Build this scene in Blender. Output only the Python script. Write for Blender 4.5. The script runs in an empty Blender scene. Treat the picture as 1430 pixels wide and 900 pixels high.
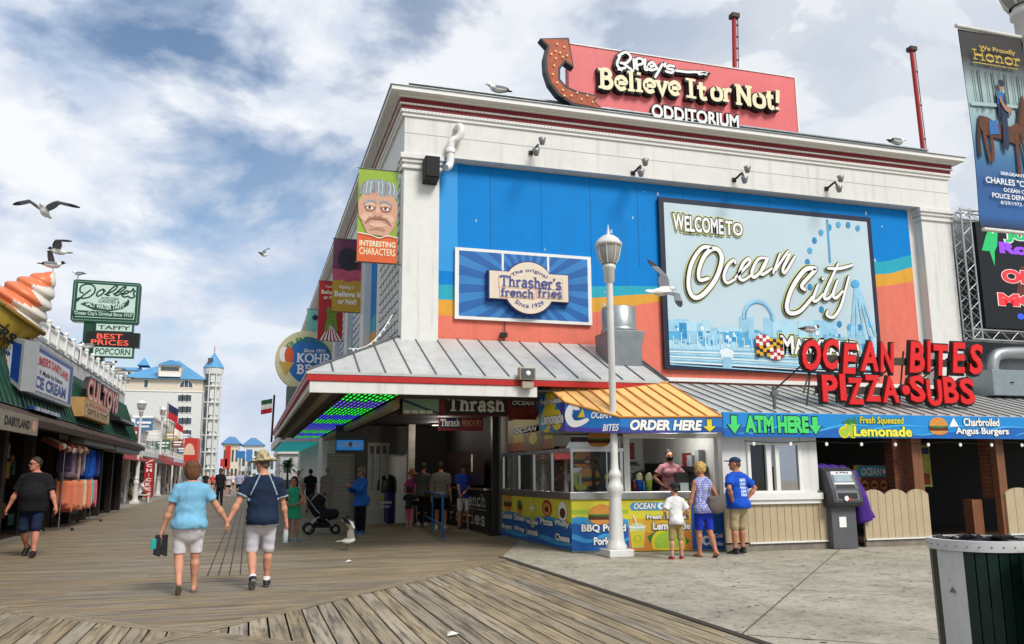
import bpy, bmesh, math, random
import numpy as np
from mathutils import Matrix, Vector
R = math.radians
random.seed(7); rng = np.random.default_rng(7)
SC = bpy.context.scene
COL = SC.collection

# ------------------------------------------------------------------ camera
FPX, PIT, YAW, ROL, CZ = 1177., R(10.17), R(17.15), R(-.33), 1.5
_fw = np.array([math.sin(YAW), math.cos(YAW), 0]); _r0 = np.array([math.cos(YAW), -math.sin(YAW), 0]); _up = np.array([0, 0, 1.])
_f3 = _fw*math.cos(PIT)+_up*math.sin(PIT); _u0 = -_fw*math.sin(PIT)+_up*math.cos(PIT)
_rt = _r0*math.cos(ROL)+_u0*math.sin(ROL); _u3 = -_r0*math.sin(ROL)+_u0*math.cos(ROL)
cam = bpy.data.cameras.new('camera'); camo = bpy.data.objects.new('camera', cam); COL.objects.link(camo)
camo.matrix_world = Matrix([[_rt[0], _u3[0], -_f3[0], 0], [_rt[1], _u3[1], -_f3[1], 0], [_rt[2], _u3[2], -_f3[2], CZ], [0, 0, 0, 1]])
cam.sensor_width = 36; cam.lens = FPX/1430*36; cam.clip_end = 3000; cam.clip_start = .05
SC.camera = camo
def _ray(x, y): return (x-715)*_rt-(y-450)*_u3+FPX*_f3
def G(x, y, z=0):
    d = _ray(x, y); t = (z-CZ)/d[2]; return (d[0]*t, d[1]*t)
def PY(x, y, Y):
    d = _ray(x, y); t = Y/d[1]; return (d[0]*t, CZ+d[2]*t)          # X, Z on a plane facing the plaza
def PX(x, y, X):
    d = _ray(x, y); t = X/d[0]; return (d[1]*t, CZ+d[2]*t)          # Y, Z on a plane along the street

# ------------------------------------------------------------------ sky, sun, exposure
SUN_EL, SUN_AZ = 45, 158          # azimuth clockwise from +Y (the street)
w = bpy.data.worlds.new('World'); SC.world = w; w.use_nodes = True
nt = w.node_tree; N = nt.nodes; L = nt.links; N.clear()
def nd(t, **k):
    n = N.new(t)
    for a, b in k.items(): setattr(n, a, b)
    return n
out = nd('ShaderNodeOutputWorld'); bg = nd('ShaderNodeBackground'); L.new(bg.outputs[0], out.inputs[0])
sky = nd('ShaderNodeTexSky', sky_type='NISHITA', sun_disc=False, sun_elevation=R(SUN_EL), sun_rotation=R(SUN_AZ), air_density=1.0, dust_density=.6, ozone_density=1.5)
tc = nd('ShaderNodeTexCoord'); sep = nd('ShaderNodeSeparateXYZ'); L.new(tc.outputs['Generated'], sep.inputs[0])
def mth(op, a, b=None, c=None):
    n = nd('ShaderNodeMath', operation=op)
    for i, v in enumerate((a, b, c)):
        if v is None: continue
        if hasattr(v, 'links'): L.new(v, n.inputs[i])
        else: n.inputs[i].default_value = v
    return n.outputs[0]
zc = mth('MAXIMUM', sep.outputs[2], 0.0); zd = mth('ADD', zc, .22)
cx = nd('ShaderNodeCombineXYZ'); L.new(sep.outputs[0], cx.inputs[0]); L.new(sep.outputs[1], cx.inputs[1]); L.new(mth('MULTIPLY_ADD', sep.outputs[2], 1.75, 2.2), cx.inputs[2])
def noise(vec, scale, detail, rough, dist=0, lac=2.0):
    n = nd('ShaderNodeTexNoise'); L.new(vec, n.inputs['Vector']); n.inputs['Scale'].default_value = scale; n.inputs['Detail'].default_value = detail
    n.inputs['Roughness'].default_value = rough; n.inputs['Distortion'].default_value = dist; n.inputs['Lacunarity'].default_value = lac; return n.outputs['Fac']
def ramp(fac, stops):
    n = nd('ShaderNodeValToRGB'); e = n.color_ramp.elements
    while len(e) < len(stops): e.new(.5)
    for el, (p, c) in zip(e, stops): el.position = p; el.color = (*c, 1)
    L.new(fac, n.inputs[0]); return n.outputs[0]
def mixc(f, a, b):
    n = nd('ShaderNodeMix', data_type='RGBA'); 
    if hasattr(f, 'links'): L.new(f, n.inputs['Factor'])
    else: n.inputs['Factor'].default_value = f
    for s, v in ((6, a), (7, b)):
        if hasattr(v, 'links'): L.new(v, n.inputs[s])
        else: n.inputs[s].default_value = (*v, 1)
    return n.outputs[2]
n1 = noise(cx.outputs[0], 4.6, 9, .54, .25)
n2 = noise(cx.outputs[0], 6.5, 8, .55, .15)
mask = ramp(n1, [(.365, (0, 0, 0)), (.495, (1, 1, 1))])
shade = ramp(mth('ADD', mth('MULTIPLY', n2, .55), mth('MULTIPLY', n1, .45)), [(.42, (4.2, 5.0, 6.4)), (.49, (5.5, 6.0, 6.9)), (.56, (7.4, 7.6, 7.95))])
skc = nd('ShaderNodeMix', data_type='RGBA', blend_type='MULTIPLY'); skc.inputs['Factor'].default_value = 1
L.new(sky.outputs[0], skc.inputs[6]); skc.inputs[7].default_value = (1.05, 1.05, 1.02, 1)
# a whiter, brighter side over the plaza, bluer over the street; thin veil near the horizon
azf = ramp(mth('ADD', mth('MULTIPLY', sep.outputs[0], .62), mth('MULTIPLY', zc, .12)), [(.0, (0, 0, 0)), (.42, (1, 1, 1))])
m2 = mth('MAXIMUM', mask, mth('MULTIPLY', azf, .85))
hz = ramp(zc, [(.0, (1, 1, 1)), (.27, (0, 0, 0))])
cl = mixc(mth('MULTIPLY', azf, .7), shade, (6.1, 6.4, 6.8))
c1 = mixc(m2, skc.outputs[2], cl)
c2 = mixc(mth('MULTIPLY', hz, .7), c1, (4.7, 5.4, 6.5))
L.new(c2, bg.inputs[0]); bg.inputs[1].default_value = .1
sl = bpy.data.lights.new('sun', 'SUN'); sl.energy = 2.5; sl.angle = R(20); sl.color = (1, .96, .9)
so = bpy.data.objects.new('sun', sl); COL.objects.link(so); so.location = (20, -20, 40)
_sd = Vector((math.sin(R(SUN_AZ))*math.cos(R(SUN_EL)), math.cos(R(SUN_AZ))*math.cos(R(SUN_EL)), math.sin(R(SUN_EL))))
so.rotation_euler = _sd.to_track_quat('Z', 'Y').to_euler()
vs = SC.view_settings; vs.view_transform = 'Standard'; vs.look = 'None'; vs.gamma = 1; vs.use_curve_mapping = False; vs.exposure = .36
SC.cycles.use_denoising = True; SC.cycles.max_bounces = 8; SC.cycles.diffuse_bounces = 4; SC.cycles.caustics_reflective = False; SC.cycles.caustics_refractive = False

# ------------------------------------------------------------------ materials
def lin(h):
    if not isinstance(h, str): return tuple(h)
    c = [int(h[i:i+2], 16)/255 for i in (0, 2, 4)]
    return tuple(v/12.92 if v <= .04045 else ((v+.055)/1.055)**2.4 for v in c)
MATS = {}
def M(name, col='888888', rough=.55, metal=0, var=.12, vs=5., bump=0., bs=60., streak=0., spots=0., emit=0, alpha=1, trans=0, stretch=None, spec=.4, dirt='3a342c'):
    """A surface: base colour broken up by noise, optional rain streaks / spots of dirt, fine bump."""
    if name in MATS: return MATS[name]
    m = bpy.data.materials.new(name); m.use_nodes = True; t = m.node_tree; b = t.nodes['Principled BSDF']; c = lin(col)
    b.inputs['Roughness'].default_value = rough; b.inputs['Metallic'].default_value = metal; b.inputs['Specular IOR Level'].default_value = spec
    n = t.nodes.new; l = t.links.new
    tco = n('ShaderNodeTexCoord'); src = tco.outputs['Object']
    if stretch:
        mp = n('ShaderNodeMapping'); mp.inputs['Scale'].default_value = stretch; l(src, mp.inputs[0]); src = mp.outputs[0]
    def nz(s, d=4, r=.6, v=src):
        q = n('ShaderNodeTexNoise'); q.inputs['Scale'].default_value = s; q.inputs['Detail'].default_value = d; q.inputs['Roughness'].default_value = r; l(v, q.inputs['Vector']); return q.outputs['Fac']
    def mx(f, a, bb, fac=None):
        q = n('ShaderNodeMix'); q.data_type = 'RGBA'
        if fac is not None: q.inputs['Factor'].default_value = fac
        else: l(f, q.inputs['Factor'])
        for s, v in ((6, a), (7, bb)):
            if hasattr(v, 'links'): l(v, q.inputs[s])
            else: q.inputs[s].default_value = (*v, 1)
        return q.outputs[2]
    def rp(f, p0, p1):
        q = n('ShaderNodeMapRange'); q.inputs[1].default_value = p0; q.inputs[2].default_value = p1; l(f, q.inputs[0]); return q.outputs[0]
    def ml(f, k):
        q = n('ShaderNodeMath'); q.operation = 'MULTIPLY'; l(f, q.inputs[0]); q.inputs[1].default_value = k; return q.outputs[0]
    col_o = c
    if var:
        lo = tuple(x*(1-var) for x in c); hi = tuple(min(1, x*(1+var*.6)) for x in c)
        col_o = mx(rp(nz(vs), .3, .7), lo, hi)
    if streak:
        mp = n('ShaderNodeMapping'); mp.inputs['Scale'].default_value = (3.2, 3.2, .22); l(tco.outputs['Object'], mp.inputs[0])
        col_o = mx(ml(rp(nz(1.6, 5, .65, mp.outputs[0]), .52, .8), streak), col_o, lin(dirt))
    if spots:
        col_o = mx(ml(rp(nz(17, 3, .7), .6, .72), spots), col_o, lin(dirt))
    if hasattr(col_o, 'links'): l(col_o, b.inputs['Base Color'])
    else: b.inputs['Base Color'].default_value = (*c, 1)
    if bump:
        bp = n('ShaderNodeBump'); bp.inputs['Strength'].default_value = bump; bp.inputs['Distance'].default_value = .01; l(nz(bs, 5, .65), bp.inputs['Height']); l(bp.outputs[0], b.inputs['Normal'])
    if emit:
        b.inputs['Emission Strength'].default_value = emit; b.inputs['Emission Color'].default_value = (*c, 1)
    if trans: b.inputs['Transmission Weight'].default_value = trans; b.inputs['IOR'].default_value = 1.1
    if alpha < 1: b.inputs['Alpha'].default_value = alpha
    MATS[name] = m; return m
def glass(name, col='c8d8d8', alpha=.16, rough=.03):
    if name in MATS: return MATS[name]
    m = bpy.data.materials.new(name); m.use_nodes = True; t = m.node_tree; t.nodes.clear(); n = t.nodes.new; l = t.links.new
    o = n('ShaderNodeOutputMaterial'); mixs = n('ShaderNodeMixShader'); tr = n('ShaderNodeBsdfTransparent'); gl = n('ShaderNodeBsdfGlossy'); fr = n('ShaderNodeFresnel'); fr.inputs[0].default_value = 1.35
    gl.inputs['Roughness'].default_value = rough; tr.inputs[0].default_value = (*lin(col), 1)
    ad = n('ShaderNodeMath'); ad.operation = 'ADD'; l(fr.outputs[0], ad.inputs[0]); ad.inputs[1].default_value = alpha; ad.use_clamp = True
    l(ad.outputs[0], mixs.inputs[0]); l(tr.outputs[0], mixs.inputs[1]); l(gl.outputs[0], mixs.inputs[2]); l(mixs.outputs[0], o.inputs[0])
    MATS[name] = m; return m

# ------------------------------------------------------------------ objects
W = {}
def tag(o, label=None, cat=None, group=None, kind=None):
    if label: o['label'] = label
    if cat: o['category'] = cat
    if group: o['group'] = group
    if kind: o['kind'] = kind
    return o
def thing(name, label, cat, loc=(0, 0, 0), rz=0, group=None):
    o = bpy.data.objects.new(name, None); COL.objects.link(o); o.empty_display_size = .2
    o.location = loc; o.rotation_euler = (0, 0, rz); W[o] = Matrix.Translation(loc) @ Matrix.Rotation(rz, 4, 'Z')
    return tag(o, label, cat, group)
def copy_tree(o, parent=None):
    c = o.copy(); COL.objects.link(c)
    if parent: c.parent = parent
    for ch in list(o.children): copy_tree(ch, c)
    return c
def place(o, loc, rz=None, label=None, scale=None, group=None):
    o.location = loc
    if rz is not None: o.rotation_euler = (0, 0, rz)
    if label: o['label'] = label
    if scale: o.scale = (scale,)*3 if not hasattr(scale, '__len__') else scale
    if group: o['group'] = group
    return o
def frame(ox, oy, oz=0, a=0):
    c, s = math.cos(a), math.sin(a)
    return lambda u, z, d=0: (ox+u*c+d*s, oy+u*s-d*c, oz+z)
FRONT = lambda Y: frame(0, Y)                         # u = X
EAST = lambda X: frame(X, 0, 0, math.pi/2)            # faces +X (left-hand shops), u = Y
WEST = lambda X: frame(X, 0, 0, -math.pi/2)           # faces -X, u = -Y
def smooth_path(p, n=6, closed=False):
    p = [np.array(q, float) for q in p]
    if len(p) < 3: return p
    o = []; k = len(p)
    rngi = range(k if closed else k-1)
    for i in rngi:
        if closed: a, b, c, d = p[(i-1) % k], p[i], p[(i+1) % k], p[(i+2) % k]
        else: a, b, c, d = p[max(i-1, 0)], p[i], p[i+1], p[min(i+2, k-1)]
        for j in range(n):
            t = j/n
            o.append(.5*((2*b)+(c-a)*t+(2*a-5*b+4*c-d)*t*t+(3*b-a-3*c+d)*t**3))
    if not closed: o.append(p[-1])
    return o
_TC = {}
def text2d(s, off=0., shear=0., sp=1.):
    k = (s, round(off, 4), shear, sp)
    if k not in _TC:
        c = bpy.data.curves.new('t', 'FONT'); c.body = s; c.offset = off; c.shear = shear; c.space_character = sp; c.resolution_u = 3; c.fill_mode = 'FRONT'
        o = bpy.data.objects.new('t', c); me = o.to_mesh()
        v = np.array([q.co[:2] for q in me.vertices]) if len(me.vertices) else np.zeros((0, 2)); f = [tuple(q.vertices) for q in me.polygons]
        o.to_mesh_clear(); bpy.data.objects.remove(o); bpy.data.curves.remove(c); _TC[k] = (v, f)
    return _TC[k]
class MB:
    def __init__(s, m=None, fr=None): s.v = []; s.f = []; s.mi = []; s.ms = []; s.cur = 0; s.fr = fr or FRONT(0); s.eps = 0; s.sm = []; s.smooth = False; s.use(m) if m else None
    def use(s, m):
        if m not in s.ms: s.ms.append(m)
        s.cur = s.ms.index(m); return s
    def add(s, vs, fs):
        b = len(s.v); s.v += [tuple(map(float, q)) for q in vs]
        for f in fs: s.f.append(tuple(b+i for i in f)); s.mi.append(s.cur); s.sm.append(s.smooth)
        return s
    def box(s, x0, y0, z0, x1, y1, z1):
        return s.add([(x, y, z) for z in (z0, z1) for y in (y0, y1) for x in (x0, x1)], [(0, 2, 3, 1), (4, 5, 7, 6), (0, 1, 5, 4), (2, 6, 7, 3), (0, 4, 6, 2), (1, 3, 7, 5)])
    def hexa(s, p): return s.add(p, [(0, 3, 2, 1), (4, 5, 6, 7), (0, 1, 5, 4), (1, 2, 6, 5), (2, 3, 7, 6), (3, 0, 4, 7)])
    def quad(s, *p): return s.add(p, [tuple(range(len(p)))])
    def prism(s, poly, d0, d1, ax='z'):
        n = len(poly); mk = {'z': lambda a, b, d: (a, b, d), 'y': lambda a, b, d: (a, d, b), 'x': lambda a, b, d: (d, a, b)}[ax]
        return s.add([mk(a, b, d0) for a, b in poly]+[mk(a, b, d1) for a, b in poly], [tuple(range(n))[::-1], tuple(range(n, 2*n))]+[(i, (i+1) % n, n+(i+1) % n, n+i) for i in range(n)])
    def tube(s, pts, r, n=8, caps=True):
        pts = [np.array(p, float) for p in pts]; k = len(pts); rr = r if hasattr(r, '__len__') else [r]*k; vs = []; sm = s.smooth; s.smooth = True; up = None
        for i in range(k):
            t = pts[min(i+1, k-1)]-pts[max(i-1, 0)]; t = t/(np.linalg.norm(t)+1e-9)
            if up is None: up = np.array([0, 0, 1.]) if abs(t[2]) < .9 else np.array([1., 0, 0])
            a = np.cross(t, up); a /= np.linalg.norm(a)+1e-9; b = np.cross(a, t); up = b
            vs += [pts[i]+rr[i]*(a*math.cos(q)+b*math.sin(q)) for q in np.linspace(0, 2*math.pi, n, False)]
        fs = [(i*n+j, i*n+(j+1) % n, (i+1)*n+(j+1) % n, (i+1)*n+j) for i in range(k-1) for j in range(n)]
        s.add(vs, fs); s.smooth = False
        if caps: s.add(vs[:n], [tuple(range(n))[::-1]]); s.add(vs[-n:], [tuple(range(n))])
        s.smooth = sm; return s
    def lathe(s, prof, o=(0, 0, 0), n=20, sq=(1, 1)):
        vs = [(o[0]+r*sq[0]*math.cos(a), o[1]+r*sq[1]*math.sin(a), o[2]+z) for r, z in prof for a in np.linspace(0, 2*math.pi, n, False)]; k = len(prof)
        sm = s.smooth; s.smooth = True
        s.add(vs, [(i*n+j, i*n+(j+1) % n, (i+1)*n+(j+1) % n, (i+1)*n+j) for i in range(k-1) for j in range(n)])
        s.smooth = sm; return s
    def ell(s, c, r, n=12, m=8):
        prof = [(math.sin(t), -math.cos(t)*r[2]) for t in np.linspace(.02, math.pi-.02, m)]
        return s.lathe(prof, c, n, (r[0], r[1]))
    # ---- in the sign's own frame (u right, z up, d towards the viewer)
    def lay(s): s.eps += .0004; return s.eps
    def fbox(s, u0, z0, u1, z1, d0, d1):
        F = s.fr; return s.hexa([F(u0, z0, d0), F(u1, z0, d0), F(u1, z0, d1), F(u0, z0, d1), F(u0, z1, d0), F(u1, z1, d0), F(u1, z1, d1), F(u0, z1, d1)])
    def rect(s, u0, z0, u1, z1, d): F = s.fr; return s.quad(F(u0, z0, d), F(u1, z0, d), F(u1, z1, d), F(u0, z1, d))
    def poly(s, pts, d): F = s.fr; return s.quad(*[F(a, b, d) for a, b in pts])
    def fprism(s, pts, d0, d1):
        F = s.fr; n = len(pts)
        return s.add([F(a, b, d0) for a, b in pts]+[F(a, b, d1) for a, b in pts], [tuple(range(n))[::-1], tuple(range(n, 2*n))]+[(i, (i+1) % n, n+(i+1) % n, n+i) for i in range(n)])
    def disc(s, u, z, ru, rz, d, n=20, a0=0, a1=2*math.pi):
        return s.poly([(u+ru*math.cos(t), z+rz*math.sin(t)) for t in np.linspace(a0, a1, n, abs(a1-a0) < 6.28)], d)
    def text(s, t, u0, z0, u1, z1, d, off=.02, shear=0., sp=1., ext=0, warp=None, ref=None):
        v, f = text2d(t, off, shear, sp)
        if not len(v): return s
        rv = text2d(t, ref, shear, sp)[0] if ref is not None else v
        lo = rv.min(0); hi = rv.max(0); q = (v-lo)/(hi-lo+1e-9); q = q*np.array([u1-u0, z1-z0])+np.array([u0, z0])
        if warp: q = np.array([warp(a, b) for a, b in q])
        F = s.fr; s.add([F(a, b, d+ext) for a, b in q], f)
        if ext:
            cnt = {}
            for p in f:
                for i in range(len(p)):
                    e = (p[i], p[(i+1) % len(p)]); cnt[e] = 1
            ed = [e for e in cnt if (e[1], e[0]) not in cnt]; n = len(q)
            s.add([F(a, b, d+ext) for a, b in q]+[F(a, b, d) for a, b in q], [(a, a+n, b+n, b) for a, b in ed])
        return s
    def stroke(s, pts, wd, d, curve=True, n=7, d0=None, taper=False, rnd=True):
        p = smooth_path(pts, n) if curve else [np.array(q, float) for q in pts]; k = len(p); e = s.lay(); F = s.fr; Lp = []; Rp = []
        for i in range(k):
            t0 = p[i]-p[max(i-1, 0)]; t1 = p[min(i+1, k-1)]-p[i]; a = t0/(np.linalg.norm(t0)+1e-9) if i else t1/(np.linalg.norm(t1)+1e-9); b = t1/(np.linalg.norm(t1)+1e-9) if i < k-1 else a
            t = a+b; t /= np.linalg.norm(t)+1e-9; nn = np.array([-t[1], t[0]]); mit = 1/max(.45, abs(nn@np.array([-a[1], a[0]])))
            ww = wd[0]+(wd[1]-wd[0])*math.sin(math.pi*i/(k-1)) if hasattr(wd, '__len__') else wd
            Lp.append(p[i]+nn*ww/2*mit); Rp.append(p[i]-nn*ww/2*mit)
        vs = [F(*q, d+e) for q in Lp]+[F(*q, d+e) for q in Rp]
        s.add(vs, [(i, k+i, k+i+1, i+1) for i in range(k-1)])
        if d0 is not None:
            vb = [F(*q, d0) for q in Lp]+[F(*q, d0) for q in Rp]; m = 2*k; fs = []
            for i in range(k-1): fs += [(i, i+1, m+i+1, m+i), (k+i, m+k+i, m+k+i+1, k+i+1)]
            fs += [(0, m, m+k, k), (k-1, 2*k-1, m+2*k-1, m+k-1)]; s.add(vs+vb, fs)
        if rnd:
            for q, ww in ((p[0], wd), (p[-1], wd)):
                r = (ww[0] if hasattr(ww, '__len__') else ww)/2*.98; e2 = s.lay(); s.poly([(q[0]+r*math.cos(t), q[1]+r*math.sin(t)) for t in np.linspace(0, 2*math.pi, 10, False)], d+e2)
        return s
    def build(s, name, parent=None, bevel=0, label=None, cat=None, group=None, kind=None, smooth=False, wob=0):
        if parent is not None: Mi = W[parent].inverted(); vs = [tuple(Mi @ Vector(q)) for q in s.v]; loc = None
        else:
            a = np.array(s.v); lo = a.min(0); hi = a.max(0); loc = ((lo[0]+hi[0])/2, (lo[1]+hi[1])/2, lo[2]); vs = [tuple(q) for q in a-np.array(loc)]
        me = bpy.data.meshes.new(name); me.from_pydata(vs, [], s.f)
        for m in s.ms: me.materials.append(m)
        me.polygons.foreach_set('material_index', s.mi); me.polygons.foreach_set('use_smooth', [True]*len(s.f) if smooth else s.sm)
        bm = bmesh.new(); bm.from_mesh(me); bmesh.ops.recalc_face_normals(bm, faces=bm.faces); bm.to_mesh(me); bm.free()
        o = bpy.data.objects.new(name, me); COL.objects.link(o)
        if parent is not None: o.parent = parent; W[o] = W[parent]
        else: o.location = loc; W[o] = Matrix.Translation(loc)
        if bevel:
            b = o.modifiers.new('edge', 'BEVEL'); b.width = bevel; b.segments = 2; b.limit_method = 'ANGLE'; b.angle_limit = R(40)
        return tag(o, label, cat, group, kind)
def arcwarp(uc, zc, rad, sgn=1):
    """bend text round a circle of radius rad (sgn 1: over the top)"""
    def f(a, b):
        t = (a-uc)/rad
        return (uc+(rad+(b-zc)*sgn)*math.sin(t), zc-sgn*rad+sgn*(rad+(b-zc)*sgn)*math.cos(t))
    return f
# a slab-serif alphabet drawn with the pen: width, strokes ('c' first = curve), serif centres (x, y[, half length])
SLAB = {
 'B': (.78, [[(.17, 0), (.17, 1)], ['c', (.17, .93), (.45, .93), (.57, .75), (.45, .55), (.17, .54)], ['c', (.17, .54), (.48, .53), (.63, .3), (.48, .07), (.17, .07)]], [(.1, .06, .12), (.1, .94, .12)]),
 'e': (.64, [['c', (.1, .37), (.54, .37), (.52, .56), (.33, .66), (.12, .52), (.1, .26), (.3, .06), (.55, .15)]], []),
 'l': (.4, [[(.2, 0), (.2, 1)]], [(.2, .05, .18), (.12, .95, .1)]),
 'i': (.4, [[(.2, 0), (.2, .66)], [(.2, .84), (.2, .98)]], [(.2, .05, .18), (.12, .62, .1)]),
 'v': (.66, [[(.1, .64), (.33, .03), (.56, .64)]], [(.1, .62, .15), (.56, .62, .13)]),
 'I': (.46, [[(.23, 0), (.23, 1)]], [(.23, .06, .21), (.23, .94, .21)]),
 't': (.46, [['c', (.2, .9), (.2, .25), (.27, .07), (.44, .12)], [(.04, .62), (.42, .62)]], []),
 'o': (.66, [['c', (.33, .64), (.1, .52), (.1, .16), (.33, .05), (.56, .16), (.56, .52), (.33, .64), (.25, .62)]], []),
 'r': (.54, [[(.17, 0), (.17, .66)], ['c', (.17, .42), (.3, .62), (.5, .58)]], [(.17, .05, .17), (.1, .62, .1)]),
 'N': (.9, [[(.17, 0), (.17, 1)], [(.17, .95), (.71, .05)], [(.71, 0), (.71, 1)]], [(.17, .05, .16), (.12, .95, .12), (.71, .95, .17)]),
 '!': (.36, [[(.22, 1), (.17, .36)], [(.15, .14), (.15, .02)]], []),
 'T': (.8, [[(.4, 0), (.4, .95)], [(.05, .93), (.75, .93)], [(.07, .74), (.07, .95)], [(.73, .74), (.73, .95)]], [(.4, .05, .2)]),
 'h': (.7, [[(.17, 0), (.17, 1)], ['c', (.17, .45), (.35, .64), (.52, .5), (.53, .0)]], [(.17, .05, .15), (.53, .05, .14), (.1, .95, .1)]),
 'n': (.7, [[(.17, 0), (.17, .66)], ['c', (.17, .42), (.35, .64), (.52, .5), (.53, .0)]], [(.17, .05, .15), (.53, .05, .14), (.1, .62, .1)]),
 'a': (.64, [['c', (.12, .55), (.3, .66), (.46, .55), (.47, .1), (.58, .05)], ['c', (.46, .37), (.2, .36), (.1, .2), (.22, .04), (.46, .16)]], []),
 's': (.56, [['c', (.48, .54), (.3, .66), (.1, .54), (.2, .38), (.42, .28), (.46, .13), (.28, .03), (.06, .15)]], []),
 'f': (.46, [['c', (.44, .9), (.3, .98), (.2, .84), (.2, .5), (.2, 0)], [(.04, .62), (.4, .62)]], [(.2, .05, .17)]),
 'c': (.58, [['c', (.5, .52), (.32, .66), (.1, .5), (.1, .2), (.3, .05), (.52, .17)]], []),
 "'": (.26, [[(.13, 1), (.1, .76)]], []),
 'H': (.92, [[(.18, 0), (.18, 1)], [(.74, 0), (.74, 1)], [(.18, .5), (.74, .5)]], [(.18, .05, .16), (.18, .95, .16), (.74, .05, .16), (.74, .95, .16)]),
 'K': (.86, [[(.18, 0), (.18, 1)], [(.18, .42), (.66, .97)], [(.32, .55), (.7, .03)]], [(.18, .05, .16), (.18, .95, .16), (.68, .95, .14), (.7, .05, .14)]),
 'O': (.92, [['c', (.46, .96), (.12, .74), (.12, .26), (.46, .04), (.8, .26), (.8, .74), (.46, .96), (.4, .95)]], []),
 'R': (.84, [[(.18, 0), (.18, 1)], ['c', (.18, .94), (.5, .94), (.62, .73), (.5, .5), (.18, .5)], [(.4, .5), (.7, .04)]], [(.16, .05, .14), (.12, .95, .12), (.72, .05, .1)]),
 'S': (.7, [['c', (.6, .82), (.36, .97), (.12, .8), (.24, .56), (.54, .42), (.6, .18), (.34, .03), (.08, .2)]], []),
 ' ': (.3, [], [])}
def slab(mb, s, u0, z0, u1, z1, d, wd=.19, d0=None, warp=None, sw=.11):
    tot = sum(SLAB[c][0] for c in s); kx = (u1-u0)/tot; kz = z1-z0; x = 0
    W_ = warp or (lambda a, b: (a, b)); T = lambda a, b: W_(u0+(x+a)*kx, z0+b*kz); k = min(kx, kz)
    for ch in s:
        wv, st, sf = SLAB[ch]
        for q in st:
            c = q[0] == 'c'; pts = [T(*p) for p in (q[1:] if c else q)]; mb.stroke(pts, wd*k, d, curve=c, d0=d0, rnd=False)
        for q in sf: hl = q[2]; mb.stroke([T(q[0]-hl, q[1]), T(q[0]+hl, q[1])], sw*k, d, curve=False, d0=d0, rnd=False)
        x += wv
    return mb
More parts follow.
